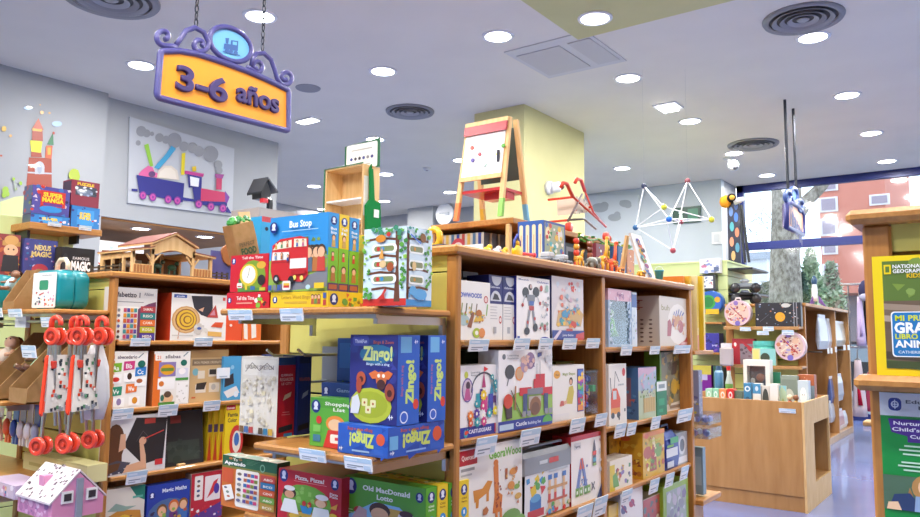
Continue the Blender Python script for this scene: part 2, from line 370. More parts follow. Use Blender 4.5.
# ================================================================ outdoors
slab('pavement',(-40,WY+.2,-.25),(60,90,-.05),'asphalt')
wd=bpy.data.worlds.new('sky'); bpy.context.scene.world=wd; wd.use_nodes=True; nt=wd.node_tree
bg=nt.nodes['Background']; tc=nt.nodes.new('ShaderNodeTexCoord'); sp=nt.nodes.new('ShaderNodeSeparateXYZ'); rp=nt.nodes.new('ShaderNodeValToRGB')
nt.links.new(tc.outputs['Generated'],sp.inputs[0]); nt.links.new(sp.outputs['Z'],rp.inputs[0]); nt.links.new(rp.outputs[0],bg.inputs[0])
rp.color_ramp.elements[0].color=lin('#eef3fb'); rp.color_ramp.elements[1].color=lin('#d6e4f8'); bg.inputs[1].default_value=3.8
def outq(px,py,Y): return at(px,py,'Y',Y)
# salmon apartment block across the street
BY=48.
bl=empty('apartment_building',(outq(855,300,BY).x,BY,0),0,'salmon pink brick apartment block across the street seen through the window','building')
o=bl.location
def bb(x0,y0,x1,y1,Y,dep):
    a=outq(x0,y0,Y);b=outq(x1,y1,Y); return (a.x-o.x,Y-o.y,a.z),(b.x-o.x,Y-o.y+dep,b.z)
a,b=bb(817,150,890,292,BY,14); a=(a[0],a[1],40); b2=(b[0],b[1],b[2]); MB().box(a,b2).build('facade','pink_brick',bl)
a,b=bb(835,292,930,345,BY+3,6); MB().box(a,b,'#8a7f84').build('ground_floor','paint',bl)
for (x0,y0,x1,y1) in ((818,183,838,190),(819,198,838,211),(820,219,838,235),(822,244,838,254),(822,264,838,276),(869,195,890,204),(826,285,838,292)):
    a,b=bb(x0,y0,x1,y1,BY-.12,.1); wq=MB().box(a,b,'#e8e2e2').build('window_frame','paint',bl)
    a2=(a[0]+.12,a[1]-.05,a[2]-.1); b2=(b[0]-.12,a[1],b[2]+.1); MB().box(a2,b2,'#9c8c98').build('window_glass','plastic',wq)
hb=empty('pale_building',(outq(758,232,90).x,90,0),0,'distant pale house between the window jamb and the tree','building')
a,b=outq(744,222,90),outq(768,300,90); MB().box((a.x-hb.location.x,0,a.z*.7),(b.x-hb.location.x,8,-.1),'#dfe3ea').build('facade','paint',hb); MB().box((a.x-hb.location.x-1,-.5,a.z*.7),(b.x-hb.location.x+1,9,a.z*.7+.8),'#a8b0bc').build('roof','paint',hb)
# plane tree outside
TY=24.
t0=outq(786,318,TY);t1=outq(785,255,TY);t2=outq(787,215,TY);t3=outq(785,150,TY)
tr=empty('plane_tree',(t0.x,TY,-.05),0,'mottled plane tree trunk just outside the shop window','tree')
L=lambda p:(p.x-t0.x,p.y-TY,p.z+.05)
MB().tube([(L(t0)[0],0,0),L(t0),L(t1),L(t2),L(t3)],[.62,.5,.42,.44,.4],n=14).build('trunk','bark',tr,True)
b0=outq(792,222,TY);b1=outq(806,202,TY);b2=outq(822,186,TY)
MB().tube([L(b0),L(b1),L(b2),(L(b2)[0]+1,0,L(b2)[2]+1.6)],[.24,.2,.16,.1],n=10).build('branch','bark',tr,True)
rr=random.Random(3)
tw=MB()
for k in range(26):
    p=L(outq(rr.uniform(744,770),rr.uniform(196,235),TY)); q=[p]
    for j in range(3): p=(p[0]+rr.uniform(-.3,.3),p[1]+rr.uniform(-.3,.3),p[2]+rr.uniform(-.4,.1)); q.append(p)
    tw.tube(q,.009,'#a3a2a8',4)
tw.build('twig','paint',tr)
def bush(name,label,px0,px1,py0,py1,Y,cols,n,sz,seed):
    r=random.Random(seed); a=outq(px0,py0,Y);b=outq(px1,py1,Y); cx=(a.x+b.x)/2
    e=empty(name,(cx,Y,-.05),0,label,'tree'); 
    MB().tube([(0,0,0),(.05,0,a.z*.5),(0,0,a.z*.85)],[.09,.06,.02],'#5b4c3c').build('trunk','bark',e)
    m=MB(); W=(b.x-a.x)/2; z0=max(b.z,.3); H=a.z-z0
    for _ in range(n):
        t=r.random()**.8; rad=W*(1.05-t**1.6*.9)
        th=r.uniform(0,2*PI); q=r.random()**.5; p=Vector((math.cos(th)*rad*q,math.sin(th)*rad*q*.7,z0+H*t)); 
        d=Vector((r.gauss(0,1),r.gauss(0,1),r.gauss(0,1))).normalized()*sz*r.uniform(.5,1.2); e2=d.orthogonal().normalized()*sz*.45
        m.poly([tuple(p-d),tuple(p+e2),tuple(p+d),tuple(p-e2)],r.choice(cols))
    m.build('foliage','cloth',e)
bush('leafy_tree','pale green leafy tree outside, behind the wooden unit with the rocket on top',797,826,250,308,26,['#9db38a','#b9c6a0','#87a078','#c9d2b2','#6f8a68'],900,.16,5)
bush('leafy_shrub','greyish green shrub outside, in front of the pink building',818,846,262,312,27,['#a5b594','#bfc8aa','#8c9f80','#d6d8c0','#a58f80'],900,.16,6)
bush('dark_conifer','dark little conifer outside beside the tree trunk',790,812,272,312,25,['#3f5546','#52695a','#2f4038'],420,.13,8)
bush('pale_bush','pale bush outside under the plane tree',752,780,282,316,25,['#b5b2a4','#c9c6ba','#9c9a90','#7d8b7a'],420,.13,9)
# parked car outside
cx=outq(858,352,20)
car=empty('parked_car',(cx.x,20,0),0,'dark parked car outside low behind the hanging clothes','car')
P=[(-2.1,0,.25),(2.1,0,.25),(2.15,0,.75),(1.5,0,.9),(.9,0,1.4),(-.9,0,1.45),(-1.6,0,.95),(-2.15,0,.85)]
MB().prism([(x,0,z) for x,_,z in P],(0,1.7,0),'#3b3f49').build('body','plastic',car)
MB().prism([(1.35,-.01,.93),(.85,-.01,1.33),(-.85,-.01,1.37),(-1.45,-.01,.97)],(0,.02,0),'#aab4bd').build('window_glass','plastic',car)
for x in (-1.3,1.3): MB().lathe([(.001,0),(.32,0),(.32,.2),(.001,.2)],(x,-.02,.32),(0,1,0),'#1d1d20',18).build('wheel','paint',car)
# ================================================================ murals
class PA(Art):
    """wall art measured in photo pixels on a wall plane"""
    def __init__(s,ax,val,d0=.004):
        s.ax,s.val,s.d=ax,val,d0; s.m=MB(); s.t=MB(); s.n=Vector((1,0,0)) if ax=='X' else Vector((0,-1,0)); s.asp=1
    def P(s,x,y): return tuple(at(x,y,s.ax,s.val)+s.n*s.d)
    def poly(s,pts,col):
        q=[s.P(*p) for p in pts]; nn=Vector()
        for i in range(len(q)): nn+=Vector(q[i]).cross(Vector(q[(i+1)%len(q)]))
        if nn.dot(s.n)<0: q=q[::-1]
        s.m.poly(q,col); s.step()
    def step(s): s.d+=.0006
    def rect(s,x0,y0,x1,y1,col): s.poly([(x0,y0),(x1,y0),(x1,y1),(x0,y1)],col)
    def e(s,cx,cy,rx,ry,col,n=18): s.poly([(cx+rx*math.cos(2*PI*i/n),cy+ry*math.sin(2*PI*i/n)) for i in range(n)],col)
    def sk(s,pts,k): pass
# train panel
xw=-9.46; pa=PA('X',xw,.001)
fr=MB(); 
cor=[at(x,y,'X',-9.5) for x,y in ((126.5,203),(231,216),(233,149),(128.5,117))]
tm=T(MB().prism([tuple(p) for p in cor],(.035,0,0),'#bcc0c6').build('train_mural','paint'),'white wall panel painted with a purple steam train pulling musical instruments','mural')
Zm=lambda x,y:(120+x/4.7,110+y/4.7)
A=pa; q=lambda pts:[Zm(*p) for p in pts]
def el(x,y,rx,ry,c): X,Y=Zm(x,y); A.e(X,Y,rx/4.7,ry/4.7,c)
for (x,y,r_) in ((100,100,24),(125,110,18),(150,112,10),(85,155,12),(185,130,20),(215,140,18),(255,143,34),(300,172,22),(340,178,24),(370,195,24),(425,207,36),(460,258,20),(465,285,16)): el(x,y,r_,r_*1.05,'#96989d')
A.poly(q([(112,165),(132,158),(155,262),(140,268)]),'#8fc241')
A.poly(q([(215,205),(240,168),(262,182),(232,222),(180,280),(158,270)]),'#3f9fc9')
A.poly(q([(85,302),(100,285),(130,262),(152,270),(160,290),(178,300),(172,318),(90,310)]),'#d8639b'); el(148,302,16,14,'#5b3a6e')
A.poly(q([(172,318),(178,285),(205,262),(240,262),(268,285),(276,330)]),'#d9cdbd'); A.poly(q([(180,318),(186,290),(210,272),(238,272),(258,290),(264,326)]),'#e6dccd')
A.poly(q([(288,205),(305,200),(300,305),(284,305)]),'#e5d11f')
A.poly(q([(75,305),(300,345),(292,435),(88,390)]),'#1f2180'); A.poly(q([(52,370),(80,372),(80,384),(52,380)]),'#1f2180'); A.poly(q([(292,410),(350,420),(350,432),(292,425)]),'#1f2180')
A.poly(q([(302,285),(392,300),(388,315),(300,300)]),'#c23a8c'); A.poly(q([(316,302),(382,316),(378,435),(345,425),(338,365),(320,365)]),'#1f2180'); A.poly(q([(326,312),(370,322),(366,362),(328,356)]),'#eceef0')
A.poly(q([(336,268),(354,264),(356,288),(338,290)]),'#e5c11f')
A.poly(q([(378,368),(492,388),(490,432),(376,428)]),'#c22f60'); A.poly(q([(352,428),(500,432),(500,452),(352,445)]),'#1f2180'); A.poly(q([(490,380),(512,410),(500,440),(490,432)]),'#7c3c9c'); A.poly(q([(450,320),(476,322),(474,376),(448,374)]),'#c22f60'); A.poly(q([(442,300),(486,304),(478,324),(446,320)]),'#9c3a8c')
A.poly(q([(500,452),(522,488),(492,480)]),'#1f2180')
for x,y in ((104,402),(150,410),(222,421),(265,427),(365,443),(422,455),(478,463)): el(x,y,17,20,'#7a2c8c'); el(x,y,12,14,'#c0489c'); el(x,y,5,6,'#7a2c8c')
A.m.build('mural_print','print',tm)
cm=empty('castle_mural',at(39,150,'X',-9.35),0,'painted red and yellow castle with clouds and plants on the white wall','mural')
def flush(nm):
    o=A.m.build(nm,'print',cm); o.matrix_parent_inverse=Matrix.Translation(-cm.location); A.m=MB()
# castle decal
A=PA('X',-9.35,.002); Zc=lambda x,y:(x/3.98,90+y/3.98); q=lambda pts:[Zc(*p) for p in pts]
def el(x,y,rx,ry,c): X,Y=Zc(x,y); A.e(X,Y,rx/3.98,ry/3.98,c)
A.poly(q([(0,445),(60,425),(110,420),(110,560),(0,560)]),'#d3dc9a')
flush('hill_print')
A.poly(q([(115,268),(205,272),(206,395),(105,390),(105,370)]),'#a04632'); A.poly(q([(108,325),(206,330),(206,336),(108,331)]),'#b9bec6'); el(157,310,20,26,'#b9bec6'); A.poly(q([(138,310),(176,310),(176,335),(138,335)]),'#b9bec6'); el(157,315,9,18,'#9aa4b4')
A.poly(q([(124,240),(162,243),(166,268),(122,266)]),'#a04632'); A.poly(q([(118,200),(168,205),(162,250),(124,246)]),'#d9d22f'); A.poly(q([(128,150),(168,152),(170,204),(126,200)]),'#a04632'); A.poly(q([(124,158),(152,112),(172,160)]),'#b8563c'); A.poly(q([(128,152),(168,158),(164,166),(128,162)]),'#d9a93c')
A.poly(q([(182,222),(208,222),(204,275),(178,270)]),'#c8613c'); A.poly(q([(186,216),(210,168),(212,220)]),'#3f7a55'); el(212,172,5,6,'#a03c2c'); A.rect(*Zc(188,230),*Zc(200,258),'#e0a03c')
flush('castle_print')
el(110,72,18,8,'#a9c8e6'); flush('cloud_print')
el(225,135,20,11,'#a9c8e6'); flush('cloud_print')
el(165,90,8,7,'#e0b26a'); flush('star_print')
el(195,92,5,4,'#e0b26a'); flush('star_print')
el(158,60,3,3,'#e0b26a'); flush('star_print')
el(14,155,10,11,'#d9b24c'); flush('star_print')
el(40,183,6,6,'#e0b26a'); flush('star_print')
el(2,262,5,4,'#c05a3c'); flush('star_print')
for (x,y,s_) in ((20,400,16),(14,418,12),(28,415,10)): el(x,y,s_*.8,s_,'#9cc13f')
flush('leaf_print')
for (x,y,s_) in ((52,355,7),(80,372,8),(60,395,6)): el(x,y,s_*.8,s_,'#9cc13f')
A.poly(q([(52,360),(56,360),(62,400),(58,400)]),'#a9b7a0')
flush('sprout_print')
A.poly(q([(290,320),(308,318),(316,345),(300,400),(272,345)]),'#9cc13f'); el(292,340,22,26,'#a7b83a')
flush('tree_print')
# grey clouds on the cool wall
A=PA('Y',14.62,.004); Zk=lambda x,y:(560+x/4.31,150+y/4.31)
m0=[at(x,y,'Y',14.615) for x,y in ((585,196),(639,195),(641,245),(585,248))]
cp=T(MB().prism([tuple(p) for p in m0],(0,-.03,0),'#d2dae0').build('cloud_mural','paint'),'pale wall panel with grey painted clouds behind the toy pushchair','mural')
A.d=.04
for (x,y,a_,b_) in ((175,250,36,20),(195,240,18,16),(285,232,26,16),(296,240,16,12),(270,228,10,10),(238,292,28,16),(250,280,14,14)): X,Y=Zk(x,y); A.e(X,Y,a_/4.31,b_/4.31,'#a9b0b6')
A.m.build('mural_print','print',cp)
ex=at(687,215,'Y',14.6); e=empty('exit_sign',(ex.x,14.58,ex.z),0,'green exit sign high on the pale blue wall','sign')
MB().box((-.28,-.02,-.16),(.28,.03,.16),'#1d4a3a').build('sign_box','print',e); A=Art((-.28,-.02,-.16),(.56,0,0),(0,0,.32)); A.rect(.55,.15,.92,.85,'#2f7a5a'); A.person(.3,.2,.6,'#d8ece2','#d8ece2','#d8ece2'); A.m.build('sign_print','print',e)
ex=at(717,238,'Y',14.6); e=empty('wall_switch',(ex.x,14.6,ex.z),0,'white switch plate on the pale blue wall','switch'); MB().box((-.1,-.02,-.12),(.1,.02,.12),'#eef0f0').build('plate','plastic',e); MB().box((-.05,-.035,-.07),(.05,-.02,.07),'#dfe3e4').build('rocker','plastic',e)
ex=at(417,228,'Y',14.4); e=empty('exit_sign',(ex.x,14.4,ex.z),0,'small green exit sign on the far wall behind the tree puzzle box','sign')
MB().box((-.3,-.02,-.2),(.3,.03,.12),'#1f6b4c').build('sign_box','print',e); MB().box((-.22,-.03,-.02),(-.05,-.02,.08),'#cfe8dc').build('sign_print','print',e)
ex=at(445,214,'Y',13.9); e=empty('round_sign',(ex.x,13.9,ex.z),0,'little white round sign hanging far behind the counter shelves','sign')
MB().lathe([(.001,0),(.26,0),(.26,.03),(.001,.03)],ax=(0,-1,0),n=24,col='#f0f2f4').build('disc','print',e); MB().box((-.15,-.05,-.04),(.15,-.03,.03),'#9aa2ac').build('sign_lettering','print',e); MB().tube([(0,0,.25),(0,0,ZC-ex.z)],.008,'#777777',4).build('cord','paint',e)
# ================================================================ hanging sign 3-6
SX=-4.0
S=lambda x,y:at(x,y,'X',SX)
c0=S(223,90); sg=empty('hanging_sign',c0,0,'big orange 3-6 age sign with purple scrolls hanging on chains over the left wall side','sign')
def sl(x,y,d=0):
    p=S(x,y); return Vector((d,p.y-c0.y,p.z-c0.z))
Zs=lambda x,y:(150+x/4.133,15+y/4.133)
SL=lambda x,y,d=0: sl(*Zs(x,y),d)
def corner(a0,p,b0,r=.03,n=5):
    s=p+(a0-p).normalized()*r; t=p+(b0-p).normalized()*r
    return [s*(1-j/n)**2+p*2*(j/n)*(1-j/n)+t*(j/n)**2 for j in range(n+1)]
top=[(44,150),(120,148),(190,160),(260,182),(330,206),(400,232),(470,262),(530,290),(572,312)]
tp=[SL(x,y) for x,y in top]; br=SL(572,480); blc=SL(28,340)
outl=corner(blc,tp[0],tp[1],.02)+tp[1:-1]+corner(tp[-2],tp[-1],br,.02)+corner(tp[-1],br,blc)+corner(br,blc,tp[0])
MB().prism([tuple(p) for p in outl],(-.03,0,0),'#f39a1c').build('board','paint',sg)
MB().tube([tuple(p) for p in outl],.021,'#4c4a86',8,closed=True).build('frame','plastic',sg,True)
def spiral(cx,cy,r0,r1,a0,a1,n=18): return [SL(cx+(r0+(r1-r0)*i/n)*math.cos(math.radians(a0+(a1-a0)*i/n)),cy+(r0+(r1-r0)*i/n)*math.sin(math.radians(a0+(a1-a0)*i/n))) for i in range(n+1)]
def scroll(pts): MB().tube([tuple(p) for p in pts],[.017]*len(pts),'#4c4a86',8).build('scroll','plastic',sg,True)
scroll([SL(110,130),SL(75,128)]+spiral(58,90,36,10,100,440))
scroll([SL(105,128),SL(125,100),SL(148,66),SL(185,52),SL(222,72),SL(242,110)]+spiral(206,122,34,10,20,400))
scroll([SL(420,210),SL(425,180),SL(440,160),SL(470,158),SL(500,185),SL(515,225),SL(525,262),SL(545,288)]+spiral(560,258,30,9,70,-300))
scroll([SL(400,215),SL(440,238)]+spiral(440,212,27,9,60,-280))
ov=[SL(332+math.cos(t*2*PI/28)*86+0,121+math.sin(t*2*PI/28)*68+math.cos(t*2*PI/28)*24) for t in range(28)]
MB().prism([tuple(p) for p in ov],(-.025,0,0),'#6db4e4').build('medallion','print',sg); MB().tube([tuple(p) for p in ov],.018,'#4c4a86',8,closed=True).build('medallion_frame','plastic',sg,True)
A=PA('X',SX,.003); qq=lambda pts:[Zs(*p) for p in pts]; A.P=lambda x,y:tuple(sl(x,y,A.d))
A.poly(qq([(305,118),(332,122),(334,104),(364,108),(362,150),(304,140)]),'#2f5c9c'); A.poly(qq([(310,95),(326,96),(322,120),(312,118)]),'#2f5c9c'); A.poly(qq([(340,110),(358,113),(357,126),(340,123)]),'#6db4e4')
for x,y in ((316,148),(332,153),(352,158)): A.e(*Zs(x,y),9/4.13,9/4.13,'#2f5c9c')
A.poly(qq([(298,148),(370,166),(368,170),(298,152)]),'#2f5c9c')
A.m.build('train_print','print',sg)
u=(sl(*Zs(528,390))-sl(*Zs(110,290))); u.x=0; u.normalize(); 
Yv=Vector((0,1,0)); Zv=Vector((0,0,1))
def sign_word(t,px0,py0,px1,h):
    a=SL(px0,py0); b=SL(px1,py0+(px1-px0)*.235); m=MB(); m.text(t,(.006,a.y,a.z),(0,1,0),(0,0,1),h,'#3a2b66',w=b.y-a.y,bold=.0,ext=.05,bev=.034); m.build('raised_lettering','paint',sg,True)
hh=(SL(120,205)-SL(120,305)).z
sign_word('3-6',102,302,315,hh*.98); sign_word('años',352,352,528,hh*.86)
def chain(x,y0,zt,name='chain'):
    p=S(x,y0); m=MB(); z=p.z-c0.z; k=0; y=p.y-c0.y; L_=.045
    while z<zt-c0.z:
        ring=[]
        for i in range(10):
            t=2*PI*i/10; a_,b_=.011*math.cos(t),L_*.62*math.sin(t); ring.append((a_,y,z+b_+.02) if k%2 else (0,y+a_,z+b_+.02))
        m.tube(ring,.0045,'#54545a',5,closed=True); z+=L_; k+=1
    m.build(name,'dark_metal',sg)
chain(196,26,ZC); chain(262.5,50,ZC)
# far hanging sign
p0=at(794,216,'Z',3.1); FX=p0.x; S2=lambda x,y:at(x,y,'X',FX); c1=S2(794,216); 
sg2=empty('hanging_sign',c1,0,'small orange sign with blue scrolls hanging on chains against the window','sign')
Zf=lambda x,y:(775+x/7.95,180+y/7.95)
def s2(x,y,d=0): p=S2(*Zf(x,y)); return (d,p.y-c1.y,p.z-c1.z)
bo=[s2(x,y) for x,y in ((90,190),(130,185),(170,205),(205,240),(222,280),(222,435),(90,372))]
MB().prism(bo,(-.05,0,0),'#5a4a70').build('board','print',sg2); MB().poly([(x+.004,y,z) for x,y,z in bo],'#f0b48c').build('board_face_print','print',sg2); MB().tube(bo,.035,'#3c3f7c',6,closed=True).build('frame','plastic',sg2,True)
ov=[s2(148+26*math.cos(t*2*PI/18),120+58*math.sin(t*2*PI/18)+8*math.cos(t*2*PI/18)) for t in range(18)]
MB().prism(ov,(-.06,0,0),'#7fa9dc').build('medallion','print',sg2); MB().tube(ov,.03,'#3f5794',6,closed=True).build('medallion_frame','plastic',sg2,True)
for (cx,cy) in ((100,130),(198,205)): MB().tube([s2(cx+22*math.cos(t*.6),cy+45*math.sin(t*.6)) for t in range(11)],.028,'#3f5794',6).build('scroll','plastic',sg2,True)
m=MB(); a=s2(98,318); b=s2(205,318); m.text('Títeres',(.02,a[1],a[2]),(0,1,-.35),(0,0,1),.3,'#3a2b66',w=b[1]-a[1],bold=.05); m.build('raised_lettering','print',sg2)
for x in (103,168):
    a=s2(x,75); MB().tube([a,(a[0],a[1],ZC-c1.z)],.02,'#55555c',6).build('chain','dark_metal',sg2)
# ================================================================ shelving
def slats(m,x0,x1,y,z0,z1,pitch,ax='Y',off=0,gap=.008,th=.018):
    z=z1-off
    k=z
    while z>z0+.01:
        a=max(z0,z-pitch+gap)
        if ax=='Y': m.box((x0,y,a),(x1,y+th,z),ch=.002)
        else: m.box((y,x0,a),(y+th,x1,z),ch=.002)
        z-=pitch
TOPZ=1.805; TH=.032
def wp(e,name,a,b,mt='wood',ch=.004):
    o=e.location; return MB().box(tuple(Vector(a)-o),tuple(Vector(b)-o),ch=ch).build(name,mt,e)
def gondola(label,xb,xf,y0,y1,divs,shelves,panel_right=True):
    """double sided wooden gondola: open shelves towards +X, slat panel on its -Y end; shelves = one list of heights per bay"""
    e=empty('gondola',((xb+xf)/2,(y0+y1)/2,0),0,label,'shelving')
    wp(e,'top_board',(xb-.01,y0-.02,TOPZ-TH),(xf+.012,y1+.02,TOPZ),ch=.008)
    wp(e,'plinth',(xb+.02,y0+.01,0),(xf-.02,y1-.01,.1),'wood_upright')
    mid=(xb+xf)/2-.02
    wp(e,'back_panel',(mid-.012,y0+.03,.1),(mid,y1-.03,TOPZ-TH),'wood_upright')
    for x in (xb+.024,xf-.024): wp(e,'corner_post',(x-.024,y0,.0),(x+.024,y0+.03,TOPZ-TH),'wood_upright',.006)
    o=e.location; m=MB(); m.M=Matrix.Translation(-o); slats(m,xb+.05,xf-.05,y0+.012,.12,TOPZ-TH,.15,off=.06); m.box((xb+.05,y0+.012,TOPZ-TH-.055),(xf-.05,y0+.03,TOPZ-TH)); m.build('slat_panel','slat',e)
    wp(e,'panel_core',(xb+.05,y0+.031,.1),(xf-.05,y0+.045,TOPZ-TH),'dark_metal',0)
    cuts=[y0+.045]+list(divs)+[y1-.04]
    wp(e,'end_upright',(xb,y1-.04,0),(xf,y1,TOPZ-TH),'wood_upright')
    for d in divs: wp(e,'divider',(mid,d-.018,.1),(xf-.006,d+.018,TOPZ-TH),'wood_upright')
    for i,hs in enumerate(shelves):
        a=cuts[i]+(.018 if i else 0); b=cuts[i+1]-(.018 if i<len(divs) else 0)
        for z in hs: wp(e,'shelf',(mid,a,z-.024),(xf-.008,b,z),ch=.006)
    return e
CX=-1.5
cent=gondola('long wooden gondola in the middle with white toy boxes and a yellow slatted end','' and 0 or -2.4,CX,2.015,4.33,[3.16],[[.44,.785,1.147,1.482],[.44,.785,1.083,1.448]])
LX=-3.65
left=gondola('long wooden gondola with letter game boxes, toy stable on its top',-4.6,LX,1.985,4.35,[3.14],[[.43,.772,1.108,1.453],[.43,.772,1.108,1.453]])
# wooden riser standing on the middle gondola
rz=TOPZ
ris=empty('display_riser',(-2.13,3.6,rz),0,'wooden riser on top of the middle gondola carrying the easel','riser')
Yr0,Yr1=3.0,4.2; Zr=at(513,217,'X',-1.9).z
wp(ris,'top_board',(-2.41,Yr0,Zr-.03),(-1.9,Yr1,Zr),'wood',.004); wp(ris,'back_panel',(-2.41,Yr0+.02,rz),(-2.395,Yr1,Zr-.03),'wood_upright'); wp(ris,'side_panel',(-1.945,Yr0,rz),(-1.92,Yr0+.025,Zr-.03),'wood_raw')
wp(ris,'side_panel',(-2.395,Yr1-.025,rz),(-1.92,Yr1,Zr-.03),'wood_upright'); wp(ris,'partition',(-2.395,Yr0+.3,rz),(-1.95,Yr0+.32,Zr-.03),'wood_upright')
# end shelves of the middle gondola
def end_shelf(label,x0,x1,yf,yb,z,brk=True):
    e=empty('end_shelf',((x0+x1)/2,(yf+yb)/2,z),0,label,'shelf')
    wp(e,'board',(x0,yf,z-.022),(x1,yb,z),'wood',.006)
    o=e.location
    for x in (x0+.06,x1-.03):
        m=MB(); m.M=Matrix.Translation(-o); m.box((x-.008,yf+.04,z-.05),(x+.008,yb,z-.024)); m.box((x-.008,yb-.02,z-.09),(x+.008,yb,z-.024)); m.build('bracket','metal',e)
    m=MB(); m.M=Matrix.Translation(-o); m.box((x0+.02,yf+.03,z-.034),(x1-.02,yf+.045,z-.022)); m.build('rail','metal',e)
    return e
ZB=1.58; ZZ=1.142; ZL=at(424,600,'X',CX).z
YB=1.60; YZ=1.60
BUSSHELF=end_shelf('wooden end shelf holding the bus game boxes',-2.19,CX,YB,2.0,ZB)
end_shelf('wooden end shelf holding the blue bingo-style game boxes',-2.02,CX,YZ,2.012,ZZ)
YO=at(427,500,'X',CX).y-.01
ZO=.83
end_shelf('low wooden end shelf under the farm and pizza games',-2.36,CX+.02,YO-.02,2.012,ZO)
# hooks and clear shelf behind the hanging puzzle book box
e=empty('display_hook',(-2.1,1.98,1.42),0,'long chrome display peg on the yellow slat panel','hook')
for dx,dz in ((-.0,0),(.16,0.005),(.0,-.1)):
    MB().tube([(dx,.03,dz),(dx,-.24,dz),(dx,-.27,dz+.02)],.005,n=6).build('peg','metal',e); 
MB().box((-.03,.02,-.13),(.2,.032,.03)).build('back_plate','metal',e)
# left gondola: end shelf with cases, hanging rod
YE=1.985; ZT=1.605
te=end_shelf('wooden end shelf with the teal carry cases and cardboard trays',-4.95,LX-.02,1.70,YE,ZT)
e=empty('hanging_rail',(-4.0,1.74,1.545),0,'chrome rail under the teal cases where the toy pushchairs hang','rail')
MB().tube([(-.42,0,0),(.32,0,0)],.007,n=8).build('rod','metal',e)
for x in (-.35,.25): MB().tube([(x,0,0),(x,.24,0)],.006,n=6).build('arm','metal',e)
MB().box((-.12,-.01,-.03),(.0,.01,.03),'#e8e8ea').build('ticket','print',e)
# pale green wall unit beyond the left gondola with its top shelf
MX=-5.5
zs=at(60,225,'X',MX).z; zs1=zs
mu=empty('wall_unit',(-5.85,2.0,0),0,'pale green slatted wall unit behind the teal cases with magic sets on its top shelf','shelving')
m=MB(); m.M=Matrix.Translation(-mu.location); slats(m,.6,2.78,MX-.32,.1,2.33,.16,ax='X'); m.build('slat_panel','slat_green',mu)
wp(mu,'core',(MX-.38,.6,0),(MX-.325,2.78,2.33),'dark_metal',0)
wp(mu,'end_post',(MX-.3,2.70,0),(MX-.22,2.78,zs-.05),'slat_green')
wp(mu,'top_shelf',(MX-.3,2.36,zs-.05),(MX,2.88,zs),'wood'); 
wp(mu,'shelf',(MX-.3,1.6,1.9),(MX-.05,2.7,1.93),'wood')
for y in (2.4,2.75): wp(mu,'bracket',(MX-.3,y-.01,zs-.11),(MX-.1,y+.01,zs-.05),'dark_metal',0)
# green slat unit on the far side (H)
HX=-3.2
hc=at(727,262,'X',HX); HY=hc.y; HZ=hc.z
hu=empty('slat_unit',(-4.2,HY+.6,0),0,'pale green slatted display unit below the wire model, beside the window','shelving')
m=MB(); m.M=Matrix.Translation(-hu.location); slats(m,-5.4,HX,HY,.1,HZ,.2); m.build('slat_panel','slat_green',hu)
m=MB(); m.M=Matrix.Translation(-hu.location); slats(m,HY+.02,HY+1.3,HX-.02,.1,HZ,.2,ax='X'); m.build('slat_side','slat_green',hu)
wp(hu,'core',(-5.38,HY+.02,0),(HX-.02,HY+1.28,HZ-.02),'slat_green',0); wp(hu,'top_board',(-5.4,HY-.01,HZ),(HX+.01,HY+1.3,HZ+.03),'slat_green')
for (x0,x1,y) in ((693,722,322),(690,722,352),(690,724,402)):
    a=at(x0,y,'Y',HY-.3); b=at(x1,y,'Y',HY-.3); wp(hu,'shelf',(a.x,HY-.3,a.z-.03),(b.x,HY,a.z),'wood')
for y in (293,304,268):
    z=at(740,y,'Y',HY+.1).z; wp(hu,'side_shelf',(HX,HY+.03,z-.03),(HX+.34,HY+.9,z),'dark_metal')
# wooden unit with slatted end near the window (G)
GXF=-2.117; g0=at(812,306,'X',GXF); GY0=10.35; GY1=13.6; GZ=1.95; GXB=-3.1
gu=empty('gondola',((GXB+GXF)/2,(GY0+GY1)/2,0),0,'tall wooden unit with clear bags in its bays, near the shop window','shelving')
wp(gu,'top_board',(GXB-.02,GY0-.03,GZ-.04),(GXF+.02,GY1+.03,GZ),'wood'); wp(gu,'plinth',(GXB,GY0,0),(GXF,GY1,.06),'wood_pale')
m=MB(); m.M=Matrix.Translation(-gu.location); slats(m,GXB+.06,GXF-.1,GY0,.1,GZ-.04,.2,off=.1); m.box((GXB+.06,GY0,GZ-.13),(GXF-.1,GY0+.02,GZ-.04)); m.build('slat_panel','slat',gu)
wp(gu,'panel_core',(GXB+.06,GY0+.021,.06),(GXF-.1,GY0+.035,GZ-.04),'dark_metal',0)
for x in (GXB+.03,GXF-.05): wp(gu,'corner_post',(x-.05,GY0-.01,0),(x+.05,GY0+.04,GZ-.04),'wood_upright')
wp(gu,'back_panel',(GXB+.35,GY0+.04,.06),(GXB+.37,GY1-.04,GZ-.04),'wood_pale')
ym=at(836,340,'X',GXF).y
for y,w_ in ((ym,.05),(GY1-.04,.08)): wp(gu,'upright',(GXB+.37,y-w_/2,.06),(GXF,y+w_/2,GZ-.04),'wood_pale')
for z in (.1,.62,1.34): pass
wp(gu,'bottom_shelf',(GXB+.37,GY0+.04,.06),(GXF,GY1-.08,.10),'wood_pale')
for (x,y,z) in ((0,0,0),): pass
for (px,py) in ((822,352),(843,350)):
    p=at(px,py,'X',GXF-.02); m=MB(); m.M=Matrix.Translation(-gu.location); m.tube([(GXB+.37,p.y,p.z),(GXF-.02,p.y,p.z)],.012,n=6); m.build('peg','metal',gu)
